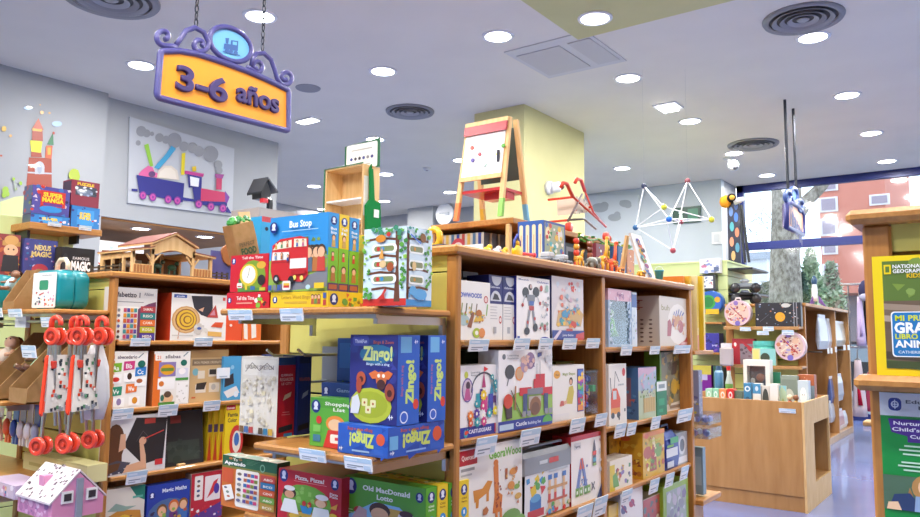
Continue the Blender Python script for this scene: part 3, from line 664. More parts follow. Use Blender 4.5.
# low maple counter bin
BX0,BX1,BY0,BY1,BZ=-2.62,-1.48,7.06,8.14,.94
bi=empty('display_counter',((BX0+BX1)/2,(BY0+BY1)/2,0),0,'low pale wooden counter with an open tray top, on the blue floor','counter')
wp(bi,'front_panel',(BX0,BY0,.13),(BX1-.02,BY0+.022,BZ),'wood_pale',.003); wp(bi,'kickboard',(BX0,BY0+.012,0),(BX1-.02,BY0+.03,.128),'wood_pale',.002)
a=at(818,415,'X',BX1); b=at(831,412,'X',BX1); y0,y1=at(814.5,440,'X',BX1).y,at(829.5,440,'X',BX1).y
zt=at(814.5,423,'X',BX1).z; zb=at(814.5,483,'X',BX1).z
m=MB(); m.M=Matrix.Translation(-bi.location)
m.box((BX1-.02,BY0,0),(BX1,y0,BZ)); m.box((BX1-.02,y1,0),(BX1,BY1,BZ)); m.box((BX1-.02,y0,zt),(BX1,y1,BZ)); m.box((BX1-.02,y0,0),(BX1,y1,zb)); m.build('side_frame','wood_raw',bi)
wp(bi,'back_panel',(BX0,BY1-.022,0),(BX1-.02,BY1,BZ),'wood_pale'); wp(bi,'end_panel',(BX0,BY0+.022,0),(BX0+.02,BY1-.022,BZ),'wood_pale')
BT=.80; wp(bi,'tray_floor',(BX0+.02,BY0+.03,BT-.02),(BX1-.02,BY1-.022,BT),'wood_pale',0); wp(bi,'niche_floor',(BX1-.5,BY0+.03,zb-.02),(BX1-.02,BY1-.022,zb),'wood_pale',0); wp(bi,'niche_back',(BX1-.52,BY0+.03,.02),(BX1-.5,BY1-.022,BT-.02),'wood_pale',0)
# book display with yellow slatted end at the frame edge (R)
RX=-.275; RY=2.0
ru=empty('gondola',(.3,RY+1,0),0,'wooden display with yellow slats holding the big animal book and a green poster','shelving')
wp(ru,'top_board',(RX-.03,RY-.04,TOPZ-.035),(.9,RY+2.3,TOPZ),'wood',.012); 
for x in (RX+.03,.83): wp(ru,'corner_post',(x-.03,RY,0),(x+.03,RY+.05,TOPZ-.035),'wood_upright',.006)
m=MB(); m.M=Matrix.Translation(-ru.location); m.box((RX+.06,RY+.014,TOPZ-.1),(.8,RY+.03,TOPZ-.035)); slats(m,RX+.06,.8,RY+.014,.1,TOPZ-.035,.13,off=.085,gap=.02); m.build('slat_panel','slat',ru)
wp(ru,'panel_core',(RX+.06,RY+.035,0),(.8,RY+.05,TOPZ-.04),'kraft',0)
wp(ru,'side_panel',(RX,RY+.05,0),(RX+.02,RY+2.25,TOPZ-.035),'wood_upright'); wp(ru,'plinth',(RX+.02,RY+.05,0),(.86,RY+2.25,.08),'wood_upright')
LZ=at(876,375,'Y',RY-.06).z
wp(ru,'ledge',(RX-.02,RY-.09,LZ-.035),(.85,RY,LZ),'wood',.012)
# ================================================================ animal book and poster on that display
a=at(872,257,'Y',RY-.05); bw=.235; bh=a.z-LZ
def bk(A):
    A.rect(0,0,1,1,'#f3d613'); A.rect(.085,.06,.96,.955,'#6f8a4e')
    A.rect(.085,.62,.96,.955,'#5f7a33'); A.bits(.1,.66,.95,.95,['#7f9a3f','#4f6e2a','#8aa653'],16,.07,2); A.rect(.085,.06,.96,.62,'#6e5b48')
    for k,(y,c) in enumerate(((.6,'#a08c78'),(.55,'#7a6653'),(.5,'#b3a08c'),(.45,'#6a5644'),(.2,'#4c3f33'),(.13,'#5c6b3c'))): A.poly([(.085,y),(.96,y-.06),(.96,y-.11),(.085,y-.06)],c)
    A.rect(.085,.06,.96,.12,'#43502c')
    A.rect(.1,.845,.16,.925,'#f3d613'); A.rect(.113,.86,.147,.91,'#5f7a33')
    A.text('NATIONAL',.175,.893,.03,'#ffffff',.25); A.text('GEOGRAPHIC',.175,.853,.03,'#ffffff',.3); A.text('KIDS',.29,.81,.036,'#f3c613',.12)
    A.rr(.14,.155,.72,.53,'#ffffff',.03); A.rr(.15,.163,.71,.522,'#1b78b8',.03)
    A.text('MI PRIMER',.175,.455,.044,'#d9e021',.38,bold=.03); A.text('GRAN',.165,.355,.083,'#ffffff',.34,bold=.04); A.text('LIBRO DE LOS',.17,.305,.04,'#d9e021',.44,bold=.03); A.text('ANIMALES',.165,.235,.056,'#ffffff',.46,bold=.035); A.text('CATHERINE D. HUGHES',.19,.185,.022,'#d7e6f2',.44)
goods('picture_book','big yellow framed animal book standing on the wooden ledge','book',(a.x+bw/2,RY-.055,LZ),0,bw,.03,bh,'#e6c90f',bk,carton='pages',cols={'top':'#e9e4d6'})
pz1=at(879,392,'Y',RY-.01); 
def po(A):
    A.rect(0,0,1,1,'#0f8a3c'); A.rect(0,.8,1,1,'#d9dde2'); A.rr(.1,.845,.25,.955,'#2d3f8f',.05); A.ring(.175,.9,.03,.045,'#dfe5f2'); A.line([(.13,.9),(.22,.9)],.008,'#dfe5f2'); A.line([(.175,.86),(.175,.94)],.008,'#dfe5f2')
    A.text('Educational',.3,.912,.03,'#5a5f6a',.6); A.text('Insights',.44,.862,.03,'#5a5f6a',.4)
    A.poly([(.09,.775),(.9,.775),(.93,.64),(.86,.63),(.86,.58),(.3,.58),(.3,.63),(.12,.66)],'#4b2a8a')
    A.text('Nurture Your',.15,.725,.03,'#f2f0fa',.62); A.text("Child's Natural",.13,.672,.03,'#f2f0fa',.7); A.text('Curiosity!',.33,.615,.03,'#f2f0fa',.4)
    for i,(s,x,y,w) in enumerate((('Enjoy learning',.24,.535,.5),('activities together',.2,.495,.6),('and discover more',.22,.455,.56),('every day with',.22,.385,.5),('hands-on fun',.18,.345,.55),('for curious kids',.2,.305,.55))): pass
    for y,x0,x1 in ((.54,.26,.72),(.505,.2,.82),(.47,.24,.78),(.4,.22,.6),(.37,.18,.74),(.335,.24,.7)): A.rect(x0,y,x1,y+.014,'#bfe3c8')
    A.rect(0,0,1,.29,'#4f6d55'); A.poly([(.6,.29),(1,.29),(1,.1),(.75,.12)],'#6f8a6e')
    A.ell(.52,.2,.2,.12,'#b98a4f'); A.poly([(.3,.2),(.38,.02),(.3,0),(.26,.1)],'#a97a42'); A.poly([(.72,.2),(.78,.04),(.7,0),(.66,.1)],'#b98a4f'); A.ell(.52,.205,.13,.085,'#f0c9a0'); A.ell(.46,.215,.016,.01,'#4a3424'); A.ell(.57,.215,.016,.01,'#4a3424'); A.ell(.52,.163,.045,.013,'#c8665c')
    A.poly([(.12,.13),(.3,.15),(.36,.1),(.4,0),(.05,0)],'#2c3f68'); A.poly([(.36,.13),(.66,.13),(.7,0),(.34,0)],'#8fa9cc'); A.poly([(.05,.06),(.16,.07),(.2,-.0),(.03,0)],'#f0c9a0'); A.rr(.5,.0,.74,.07,'#2e9ab0',.03)
zlo=.62
pr=empty('poster',(pz1.x,RY-.004,zlo),0,'green poster of a girl fixed below the animal book','poster'); pwd=.175
MB().box((0,-.004,0),(pwd,.002,pz1.z-zlo),'#0f8a3c').build('sheet','print',pr)
hh_=pz1.z-zlo; hvis=.262
A=Art((0,-.004,hh_-hvis),(pwd,0,0),(0,0,hvis)); po(A); A.m.build('poster_print','print',pr)
# ================================================================ goods, middle gondola, shelves facing the aisle
GA='toy boxes on the middle gondola shelves'
GI=CX-.02
def brandblob(A,x,y,r,c='#274b9c'): A.ell(x,y,r,None,c); A.ring(x,y,r*.62,r*.86,'#e8ecf4'); A.ell(x,y,r*.3,None,'#e8ecf4')
# bay 1, top shelf (1.482)
Z1=1.482
def a_(A):
    A.text('BOWWOODS',.02,.72,.075,'#4f66b8',.72,bold=.05); A.ell(.87,.70,.07,.065,'#b5403c'); A.ell(.87,.70,.05,.045,'#e8c9c5')
    for x,c in ((.12,'#8f9a63'),(.25,'#5d6b48'),(.4,'#8a8f70'),(.55,'#7d6b50'),(.88,'#86b560')): A.line([(x,.42),(x+.04,.62)],.03,c)
    A.ell(.2,.33,.17,.09,'#a9c2c6'); A.poly([(.3,.22),(.42,.2),(.52,.46),(.44,.48)],'#8c5a44'); A.ell(.65,.45,.09,.07,'#b5703a'); A.poly([(.48,.3),(.8,.33),(.76,.42),(.55,.4)],'#e2b94a'); A.ell(.58,.12,.12,.085,'#a9bf3f'); A.ell(.58,.12,.05,.04,'#f0efe8'); A.ell(.74,.12,.1,.085,'#d98a4a'); A.bits(.05,.3,.85,.58,['#9fb56b','#d8b24a','#7da3b0','#c07a4a'],18,.04,3)
GX('toy_box','white box of wooden food animals beside the corner post, middle gondola','toy box',457,490,279.5,Z1,GI,.09,'#e9e7e3',a_,group=GA)
def c_(A):
    A.rect(0,.56,1,1,'#262c6e'); A.rect(.05,.88,.95,1,'#262c6e')
    for cx,cy in ((.5,.60),(.55,.98)): A.ell(cx,cy,.4,.16,'#c9cdd6',a0=0,a1=180) if cy<.7 else A.ell(cx,cy,.36,.14,'#c3c8d2',a0=180,a1=360)
    A.poly([(.25,.62),(.4,.72),(.62,.7),(.78,.62)],'#3b3d46'); A.rect(0,0,1,.555,'#e6e5e2'); A.text('Clicformers',.08,.8,.03,'#d9dcea',.7)
    for k in range(5): A.rect(.08,.5-k*.045,.6-.06*(k%2),.512-k*.045,'#b9b9bd')
    A.ell(.82,.31,.11,.06,'#b5403c'); A.ell(.82,.31,.08,.035,'#e9d6d4'); A.rect(.3,.1,.52,.2,'#a9a9ad')
GX('toy_box','blue and white box back with black ovals, beside the wooden food animals box','toy box',489,502.5,274.5,Z1,GI-.012,.1,'#262c6e',c_,group=GA,)
GX('toy_box','blue and white box back with black ovals, beside the robot box','toy box',503,516,276,Z1,GI-.012,.1,'#262c6e',c_,group=GA)
GX('toy_box','small grey box far back at the top corner of the upper shelf','toy box',463,478,271,Z1,GI-.14,.08,'#8d8f92',lambda A:(A.rect(.1,.6,.9,.9,'#b5b7ba'),A.rect(.1,.2,.6,.5,'#6c6e74')),group=GA)
def r_(A):
    A.text('Mecanik',.06,.94,.025,'#5563a0',.3); A.text('Clicformers',.6,.92,.035,'#39459a',.36)
    R='#b23a3a';G='#8f949b';K='#33353c'
    A.ell(.4,.84,.06,.05,K); A.ell(.42,.85,.035,.03,'#c9a9a0'); A.poly([(.28,.7),(.55,.72),(.5,.55),(.34,.54)],G); A.ell(.26,.75,.1,.085,K); A.ell(.57,.77,.1,.085,K); A.rect(.3,.62,.53,.72,'#7d828a')
    A.line([(.24,.7),(.18,.58)],.03,'#b9bec6'); A.line([(.6,.7),(.68,.6)],.03,'#b9bec6'); A.ell(.17,.55,.035,.03,R); A.ell(.69,.59,.035,.03,R); A.rect(.36,.55,.5,.62,'#4a6ab0'); A.rect(.36,.47,.5,.54,R)
    A.line([(.37,.47),(.3,.2)],.06,'#8a8f98'); A.line([(.47,.47),(.53,.24)],.06,'#8a8f98'); A.ell(.29,.14,.08,.06,K); A.ell(.54,.2,.07,.065,K); A.ell(.31,.28,.03,.03,R); A.ell(.52,.34,.03,.03,R)
    A.ell(.72,.84,.045,.05,'#b5403c'); A.poly([(.84,.78),(.95,.8),(.94,.9),(.86,.9)],'#9db7a9'); A.bits(.72,.52,.95,.72,['#b9bec6','#8f949b','#b23a3a'],8,.04,4); A.bits(.68,.34,.95,.42,['#c3c6cc','#9aa2ac'],8,.03,5); A.bits(.66,.12,.95,.28,['#7d9a8a','#8f949b','#b9bec6','#b23a3a'],10,.05,6); A.ell(.9,.5,.03,.03,'#b5403c')
    A.ell(.82,.0,.16,.05,'#2f3f9a',a0=0,a1=180); A.rect(.0,0,.07,.06,'#3a56a8')
GX('toy_box','white box with a standing robot figure, blue edge, middle gondola top shelf','toy box',516.5,549.5,275.5,Z1,GI,.09,'#2b3290',r_,group=GA,cols={'front':'#eceaea'})
def f_(A):
    A.rect(0,.16,1,1,'#cfc9cc'); A.poly([(0,.16),(1,.16),(.95,.4),(.7,.62),(.2,.6),(.05,.4)],'#dcd6d4'); A.bits(.15,.75,.9,.95,['#b9b9c6','#d8a9a9','#c9d3dc','#e0dede'],14,.06,7); A.bits(.5,.78,.75,.92,['#c23a3a','#d85a4a'],8,.05,8)
    A.poly([(.12,.22),(.9,.22),(1,.42),(.86,.5),(.5,.5),(.2,.46)],'#c8a56a'); A.bits(.18,.22,.85,.52,['#e07a2c','#3f8fb8','#e8b93a','#4fa3a0','#c8452f'],34,.07,9); A.bits(.2,.5,.8,.7,['#c9a9b9','#9ab0c0','#d86a4a','#dad2cf'],14,.06,10)
    A.rect(0,0,1,.15,'#2b3a90'); A.poly([(.7,0),(1,0),(1,.13),(.74,.09)],'#c83a3a'); A.text('Junior Builder',.3,.06,.035,'#d9dcf0',.36); A.poly([(.02,.02),(.1,.0),(.28,.14),(.22,.16)],'#d9c9d9'); A.rect(.42,.14,.62,.18,'#b5403c')
GX('toy_box','box of orange and blue building pieces in a bowl, blue foot, next to empty shelf','toy box',551.5,583,275.5,Z1,GI,.1,'#2b3a90',f_,group=GA,cols={'front':'#d3cccf','left':'#39406e'})
# bay 1, middle shelf (1.147)
Z2=1.147
def g_(A):
    A.rect(0,0,1,.15,'#2a349a'); A.text('CASTLEGEARS',.2,.055,.05,'#dfe3f6',.55,bold=.04); A.bits(.03,.03,.18,.12,['#c23a8a','#3fa3b8','#d8452f'],6,.05,2); A.rect(.83,.02,.98,.15,'#c8322f'); A.text('95',.86,.07,.04,'#ffffff',.09)
    A.ell(.13,.87,.045,.05,'#b9c24a'); A.text('Learning',.24,.89,.025,'#8f9499',.22); A.text('Resources',.24,.85,.025,'#8f9499',.22)
    A.ell(.16,.66,.13,.17,'#6f62a8'); A.ell(.16,.66,.11,.15,'#c9b8c8'); A.ell(.17,.72,.05,.06,'#4a3a4a'); A.poly([(.08,.52),(.24,.52),(.2,.68),(.12,.68)],'#b85a90')
    pts=[(.33+.0+.3*math.cos(t)+.22,.62+.27*math.sin(t)) for t in [PI*k/14 for k in range(15)]]; A.line(pts,.025,'#3f4a5c')
    A.poly([(.55,.9),(.55,.98),(.66,.94)],'#d8323a'); A.poly([(.5,.68),(.55,.9),(.6,.68)],'#b03a78'); A.poly([(.7,.58),(.75,.76),(.8,.58)],'#2f8fb0')
    for x0,x1,y0,y1,c in ((.36,.48,.4,.6,'#2f9aa8'),(.45,.52,.5,.66,'#4a3a90'),(.5,.64,.3,.55,'#c2458f'),(.66,.78,.3,.58,'#3a49a8'),(.78,.88,.45,.55,'#5a2f70'),(.84,.88,.4,.5,'#5a2f70')): A.rect(x0,y0,x1,y1,c)
    for cx,cy,r,c in ((.54,.57,.085,'#e8c52a'),(.53,.42,.08,'#c8357f'),(.37,.46,.06,'#2f9aa8'),(.52,.29,.085,'#e9e6ea'),(.37,.32,.08,'#5a3a98'),(.22,.3,.08,'#e07a2c'),(.68,.31,.08,'#2f9aa8'),(.83,.33,.075,'#e8d92a'),(.38,.2,.075,'#2f9aa8'),(.54,.2,.075,'#c8357f'),(.22,.2,.06,'#c8452f'),(.82,.73,.06,'#2f9aa8'),(.74,.82,.05,'#2f9aa8'),(.84,.64,.05,'#2f9aa8')):
        A.poly([(cx+r*(1 if k%2 else .72)*math.cos(PI*k/9),cy+r*A.asp*(1 if k%2 else .72)*math.sin(PI*k/9)) for k in range(18)],c); A.ell(cx,cy,r*.3,None,'#f3eeda')
GX('toy_box','white and blue castle gears building set beside the corner post','toy box',460.5,501,366,Z2,GI,.09,'#2a349a',g_,group=GA,cols={'front':'#e9e8ea','top':'#e9e8ea'})
def h_(A):
    A.rect(0,0,1,.13,'#2a3a96'); A.text('Castle',.3,.045,.05,'#e6eaf6',.2); A.text('Building Set',.52,.045,.035,'#c9d3ee',.25); A.rect(.02,.02,.26,.09,'#b9cfe2'); A.ell(.9,.04,.1,.09,'#57a845',a0=0,a1=180)
    A.poly([(.05,.13),(1,.13),(1,.42),(.72,.5),(.3,.46),(.08,.34)],'#8fb84f'); A.ell(.09,.92,.03,.035,'#6f7782'); A.text('Learning',.15,.925,.022,'#9aa0a8',.2); A.text('Resources',.15,.89,.022,'#9aa0a8',.2)
    A.ell(.19,.73,.085,.09,'#43454a'); A.line([(.17,.65),(.14,.56)],.02,'#6a6c70'); A.ell(.36,.7,.075,.09,'#e08a3a'); A.ell(.36,.7,.06,.07,'#c9a07a'); A.ell(.45,.8,.07,.09,'#a58ba8'); A.ell(.56,.86,.09,.11,'#8a6f94'); A.bits(.42,.74,.62,.92,['#c9a9b0','#6a5a80','#d8b0a0'],10,.05,3); A.poly([(.7,.9),(.78,.92),(.78,.97),(.7,.96)],'#3f4690')
    for x0,y0,x1,y1,c in ((.62,.5,.84,.62,'#c8323a'),(.66,.6,.84,.68,'#c8323a'),(.36,.42,.58,.52,'#c8323a'),(.77,.4,.99,.5,'#c8323a'),(.42,.18,.5,.44,'#44507a'),(.82,.18,.9,.42,'#44507a'),(.5,.42,.8,.5,'#7d7f8a'),(.52,.24,.76,.4,'#b0a59a')): A.rect(x0,y0,x1,y1,c)
    A.ell(.65,.27,.11,.12,'#8a5f3c'); A.ell(.65,.24,.08,.08,'#6f4a30'); A.line([(.68,.68),(.68,.82)],.012,'#6a6c70'); A.line([(.74,.62),(.74,.86)],.012,'#6a6c70')
    for x in (.4,.49,.83,.91): A.rect(x,.15,x+.07,.22,'#8a8d94')
    A.poly([(.1,.3),(.22,.3),(.22,.16),(.12,.15)],'#3f302c'); A.ell(.15,.37,.08,.09,'#c8452f'); A.line([(.2,.5),(.32,.28),(.4,.16)],.02,'#5a4436'); A.line([(.28,.55),(.27,.25)],.03,'#a86a3a')
    A.bits(.85,.7,.97,.92,['#c9ccd2','#e0e2e6'],4,.05,6)
GX('toy_box','big white box of red turreted castle building set, front of the middle shelf','toy box',498.5,552,350.5,Z2,GI+.012,.09,'#e8e8ea',h_,group=GA)
def i_(A):
    A.ell(.13,.84,.1,.075,'#e0a02a'); A.text('Flexi',.09,.82,.03,'#7a4a1a',.1); A.text('Magic Shapes',.3,.815,.05,'#8fa04a',.4); A.poly([(.38,.3),(.6,.28),(.66,.5),(.62,.62),(.5,.6),(.44,.44)],'#c9b84f'); A.ell(.56,.7,.06,.075,'#3a302c'); A.ell(.555,.685,.045,.05,'#d8a88a'); A.poly([(.22,.25),(.42,.3),(.44,.36),(.28,.34)],'#d8a88a'); A.poly([(.2,.27),(.34,.27),(.32,.36),(.24,.36)],'#c05a4a')
    A.rect(.02,.02,.5,.13,'#e0e0e2'); A.rect(.76,.12,.97,.92,'#4a3f8a')
    for k,c in enumerate(('#e08a3a','#c83a4a','#3f9ac8','#8ac04a','#c84a9a','#3f6ac8')): A.rect(.78,.14+k*.13,.95,.25+k*.13,c)
    A.bits(.78,.15,.95,.88,['#f0c93a','#d8452f','#3fa88a','#7a4ab0'],12,.06,6)
GX('toy_box','white box with coloured strip showing a child with bendy shapes','toy box',552.5,584,366,Z2,GI,.07,'#e6e5e2',i_,group=GA)
def tub(nm,label,x0,x1,yt,z,X,dep,cols,seed,lid='#e6e8ea'):
    p=at(x0,yt,'X',X);y1=at(x1,yt,'X',X).y; w=y1-p.y;h=p.z-z
    e=empty(nm,(X,(p.y+y1)/2,z),PI/2,label,'toy tub',None)
    MB().box((-w/2,0,0),(w/2,dep,h),ch=.008).build('clear_box','clear_plastic',e)
    m=MB();r=random.Random(seed)
    for _ in range(34):
        a=(r.uniform(-w/2+.02,w/2-.02),r.uniform(.02,dep-.02),r.uniform(.02,h*.85)); c=r.choice(cols)
        if r.random()<.5: m.ball(a,.018,c,6)
        else: m.box((a[0]-.014,a[1]-.014,a[2]-.014),(a[0]+.014,a[1]+.014,a[2]+.014),c)
    o=m.build('coloured_pieces','plastic',e); o['kind']='stuff'
    MB().box((-w/2-.002,-.002,h-.018),(w/2+.002,dep+.002,h+.002),lid,ch=.004).build('lid','clear_plastic' if lid=='#e6e8ea' else 'plastic',e)
    return e
tub('toy_tub','clear tub of bright plastic shapes at the end of the middle shelf, by the divider',585,598,370,Z2,GI,.1,['#3a4ab0','#c83a3a','#3fa84a','#e0c02a','#4a3a8a'],4)
GX('toy_box','dark green box far back behind the castle gears set','toy box',465,481,351,Z2,GI-.14,.1,'#4a5a44',lambda A:A.rect(.1,.3,.9,.9,'#3d4c38'),group=GA)
GX('toy_box','bright green box far back behind the castle gears set','toy box',481.5,503,350,Z2,GI-.15,.1,'#5f9a3a',lambda A:A.rect(.05,.4,.95,.95,'#6aa63f'),group=GA)
GX('toy_box','low green jungle game box behind the bendy shapes box','toy box',556,592,362,Z2,GI-.13,.1,'#6a7a3a',lambda A:A.bits(.05,.5,.95,.98,['#7a9a3a','#c05a3a','#d8a83a','#4a6a3a'],16,.08,3),group=GA,h=.235)
# bay 1, low shelf (.785)
Z3=.785
def j_(A):
    A.rect(0,.83,.26,.985,'#b81f2c'); A.text('Quercetti',.03,.885,.05,'#f6e3d8',.2); A.text('GeoraWood',.44,.84,.09,'#6fae3f',.54,bold=.035); A.rect(.02,.77,.22,.8,'#9a9a9a'); A.rect(.02,.72,.18,.74,'#b5b5b5')
    O='#d08a35';B='#a35a2a'
    A.poly([(.22,.42),(.44,.5),(.5,.6),(.42,.62),(.34,.55),(.2,.55)],O); A.poly([(.24,.36),(.28,.36),(.29,.46),(.24,.46)],O); A.poly([(.4,.4),(.44,.4),(.44,.52),(.4,.5)],O)
    A.poly([(.5,.25),(.64,.25),(.66,.42),(.6,.46),(.59,.76),(.54,.8),(.51,.74),(.53,.44)],'#cf7a35'); A.ell(.55,.79,.04,.035,'#cf7a35'); A.bits(.53,.3,.63,.72,['#a8502a','#8f3f24'],16,.022,2)
    A.poly([(.54,.1),(.58,.1),(.58,.28),(.54,.28)],'#cf7a35'); A.poly([(.61,.1),(.65,.1),(.65,.28),(.61,.28)],'#cf7a35')
    A.poly([(.7,.58),(.74,.58),(.74,.7),(.7,.7)],B); A.ell(.84,.65,.07,.04,O); A.ell(.8,.5,.06,.045,O); A.ell(.9,.47,.05,.03,'#7aa33f'); A.ell(.92,.36,.06,.035,'#c9a04a'); A.ell(.8,.15,.16,.09,'#6f9a45'); A.ell(.95,.08,.1,.07,'#7aa84f'); A.bits(.1,.14,.4,.34,['#d9a24a','#b5703a','#8a9a4a'],12,.05,4); A.bits(.68,.28,.95,.7,['#d8a050','#b06a34','#7a9a48'],10,.03,5)
GX('toy_box','white box of wooden zoo animals with a giraffe, red brand corner, low shelf','toy box',459.5,522,450.5,Z3,GI,.1,'#e6e4df',j_,group=GA,cols={'left':'#cfcdc8'})
# bucket with grey lid
p=at(521,462,'X',GI); p2=at(574,462,'X',GI); bw=p2.y-p.y; bh=at(522,452,'X',GI).z-Z3
e=empty('toy_bucket',(GI-.10,(p.y+p2.y)/2,Z3),PI/2,'clear bucket of building blocks with a grey lid, low shelf of the middle gondola','toy bucket')
def rrect(w,d,z,r=.03,n=5):
    o=[]
    for cx,cy,a in ((w/2-r,d/2-r,0),(-w/2+r,d/2-r,90),(-w/2+r,-d/2+r,180),(w/2-r,-d/2+r,270)):
        for k in range(n+1): t=math.radians(a+90*k/n); o.append((cx+r*math.cos(t),cy+r*math.sin(t),z))
    return o
def loft(m,rings,col):
    n=len(rings[0]); V=[p for r in rings for p in r]; F=[]
    for i in range(len(rings)-1):
        for k in range(n): F.append((i*n+k,i*n+(k+1)%n,(i+1)*n+(k+1)%n,(i+1)*n+k))
    F.append(tuple(range(n))[::-1]); F.append(tuple((len(rings)-1)*n+k for k in range(n))); m.add(V,F,col); return m
lz=bh-.075
loft(MB(),[rrect(bw*.86,.15,0),rrect(bw*.96,.175,lz)],'#ffffff').build('clear_pail','clear_plastic',e)
loft(MB(),[rrect(bw*1.0,.2,lz-.02),rrect(bw*1.0,.2,lz+.045),rrect(bw*.95,.18,lz+.065),rrect(bw*.93,.17,lz+.05),rrect(bw*.9,.16,lz+.052)],'#85888c').build('lid','plastic',e)
m=MB(); m.tube([(-bw*.45,-.05,lz+.07),(-bw*.3,-.08,lz+.082),(bw*.3,-.08,lz+.082),(bw*.45,-.05,lz+.07)],.006,'#6b6e72',6); m.build('handle','plastic',e)
A=Art((-bw*.46,-.088,.0),(bw*.92,0,0),(0,-.004,lz)); A.d=.006; A.rect(.04,.02,.96,.96,'#dfe3e6')
A.rect(.1,.05,.42,.2,'#b8322f'); A.rect(.14,.2,.36,.42,'#3f74b5'); A.ell(.25,.42,.1,.08,'#5fa0cf'); A.bits(.08,.55,.4,.92,['#c8352f','#3f8fc8','#e0c02a','#5aa34a'],12,.07,2)
for x in (.5,.62,.8): A.rect(x,.1,x+.05,.7,'#e0b98a'); A.rect(x-.01,.7,x+.07,.8,'#3f6fb5'); A.rect(x,.3,x+.05,.42,'#c8453a')
A.rect(.48,.5,.9,.56,'#c99a5f'); A.rect(.48,.25,.9,.3,'#b85a3a'); A.rect(.5,.85,.9,.93,'#b9c3cc'); A.bits(.45,.04,.95,.2,['#e0c02a','#3f8fc8','#5aa34a','#c8352f','#d9c3a0'],14,.06,7)
A.m.build('label_print','print',e)
A=Art((-bw*.2,-.101,lz+.0),(bw*.4,0,0),(0,0,.035)); A.rect(.5,.2,.95,.8,'#c8453a'); A.rect(.05,.3,.42,.7,'#c9ced2'); A.m.build('lid_print','print',e)
def k_(A):
    A.rect(0,.93,1,1,'#b5202c'); A.rr(.08,.8,.3,.9,'#d8dadd',.02); A.text('Tegamag',.1,.83,.035,'#54585f',.18); A.text('N',.9,.85,.04,'#b5202c',.04)
    for k,(y,c) in enumerate(((.64,'#d8452f'),(.56,'#3f6fb5'),(.48,'#e08a2a'))): pass
    A.poly([(.12,.18),(.22,.18),(.32,.5),(.42,.18),(.52,.18),(.36,.66),(.28,.66)],'#6f7fb8'); A.poly([(.24,.5),(.4,.5),(.345,.66),(.295,.66)],'#d8653a'); A.poly([(.3,.3),(.34,.42),(.38,.3)],'#e6e4e0'); A.line([(.3,.64),(.4,.25)],.025,'#3f4f90'); A.bits(.16,.2,.5,.6,['#7a9ad0','#5a6ab0','#d87a4a'],12,.03,4)
    for x,c in ((.12,'#6a9a3a'),(.24,'#7aa84a'),(.38,'#5f9248'),(.48,'#7aa84a')): A.rect(x,.12,x+.1,.24,c); A.rect(x+.025,.15,x+.07,.2,'#e4efe0')
    A.line([(.62,.26),(.72,.14)],.02,'#3a3a40'); A.line([(.62,.14),(.72,.26)],.02,'#3a3a40'); A.poly([(.66,.5),(.78,.5),(.76,.78),(.72,.9),(.68,.78)],'#5a5560'); A.rect(.66,.66,.78,.72,'#d8452f'); A.rect(.67,.56,.77,.62,'#4fa0b8'); A.rect(.67,.5,.77,.54,'#8ab04a')
    A.ell(.9,.7,.03,.05,'#c9ced6'); A.ell(.9,.56,.05,.03,'#d8dade'); A.ell(.92,.42,.03,.04,'#c9ced6'); A.poly([(.78,0),(1,0),(1,.26)],'#2c3868')
GX('toy_box','white and red magnetic triangles building set beside the grey-lidded bucket','toy box',571,602,437.5,Z3,GI,.09,'#c3262f',k_,group=GA,cols={'front':'#eeecea','top':'#b52a34'})
GX('toy_box','red box lying behind the grey-lidded bucket','toy box',545,570,441,Z3,GI-.13,.1,'#a9302f',lambda A:A.rect(.1,.6,.9,.9,'#c9b8b4'),group=GA)
# bay 2, top shelf (1.448)
Z4=1.448
p=at(608,288,'X',GI); p2=at(631,291,'X',GI); w=p2.y-p.y; h=p.z-Z4
e=empty('toy_box',(GI,(p.y+p2.y)/2,Z4),PI/2,'pale blue fairy window box with a pink top and green figure inside','toy box',GA)
m=MB(); m.box((-w/2,.0,0),(w/2,.11,.014),'#a9c0d8'); m.box((-w/2,0,h*.8),(w/2,.11,h),'#d8a9bb'); m.box((-w/2,0,.014),(-w/2+.02,.11,h*.8),'#9fb8d6'); m.box((w/2-.02,0,.014),(w/2,.11,h*.8),'#9fb8d6'); m.box((-w/2+.02,.1,.014),(w/2-.02,.11,h*.8),'#93a591'); m.build('carton','print',e)
A=Art((-w/2,0,0),(w,0,0),(0,0,h)); A.bits(.03,.82,.97,.98,['#c79ab8','#d8b8c8','#e2cfd8','#b58aa8'],16,.06,2); A.bits(.02,.05,.17,.8,['#b9cbe0','#8fa8cc','#c9d6e6'],22,.05,3); A.bits(.83,.05,.98,.8,['#b9cbe0','#8fa8cc','#c9d6e6'],22,.05,4); A.text('Fairy',.35,.88,.06,'#8a4a80',.3); A.m.build('cover_print','print',e); A.t.build('cover_lettering','print',e)
MB().box((-w/2+.02,.003,.014),(w/2-.02,.004,h*.8)).build('window','clear_plastic',e)
m=MB(); m.ball((-.01,.05,h*.58),.022,'#b9d89a',10); m.tube([(-.01,.05,h*.5),(0,.055,h*.3),(.0,.055,.05)],[.02,.03,.045],'#7ab54a',10); m.tube([(-.02,.05,h*.48),(-.05,.05,h*.36)],.01,'#8fc46a',6); m.build('figure','plastic',e,True)
GX('toy_box','thin blue and white box between the fairy box and the cream toy boxes','toy box',631.5,636.5,292,Z4,GI-.01,.1,'#c9d6e2',lambda A:(A.rect(0,.72,1,.96,'#3f5aa0'),A.bits(.1,.1,.9,.6,['#8fb5a0','#b5a9c8','#9ab5d0'],9,.2,3)),group=GA)
def bs(A):
    A.text('buh',.28,.92,.25,'#a85a52',.2,rot=-1)
    for r_ in range(6):
        for c_ in range(3): A.ell(.25+c_*.25,.52-r_*.085,.055,.018,'#6f5a54',8)
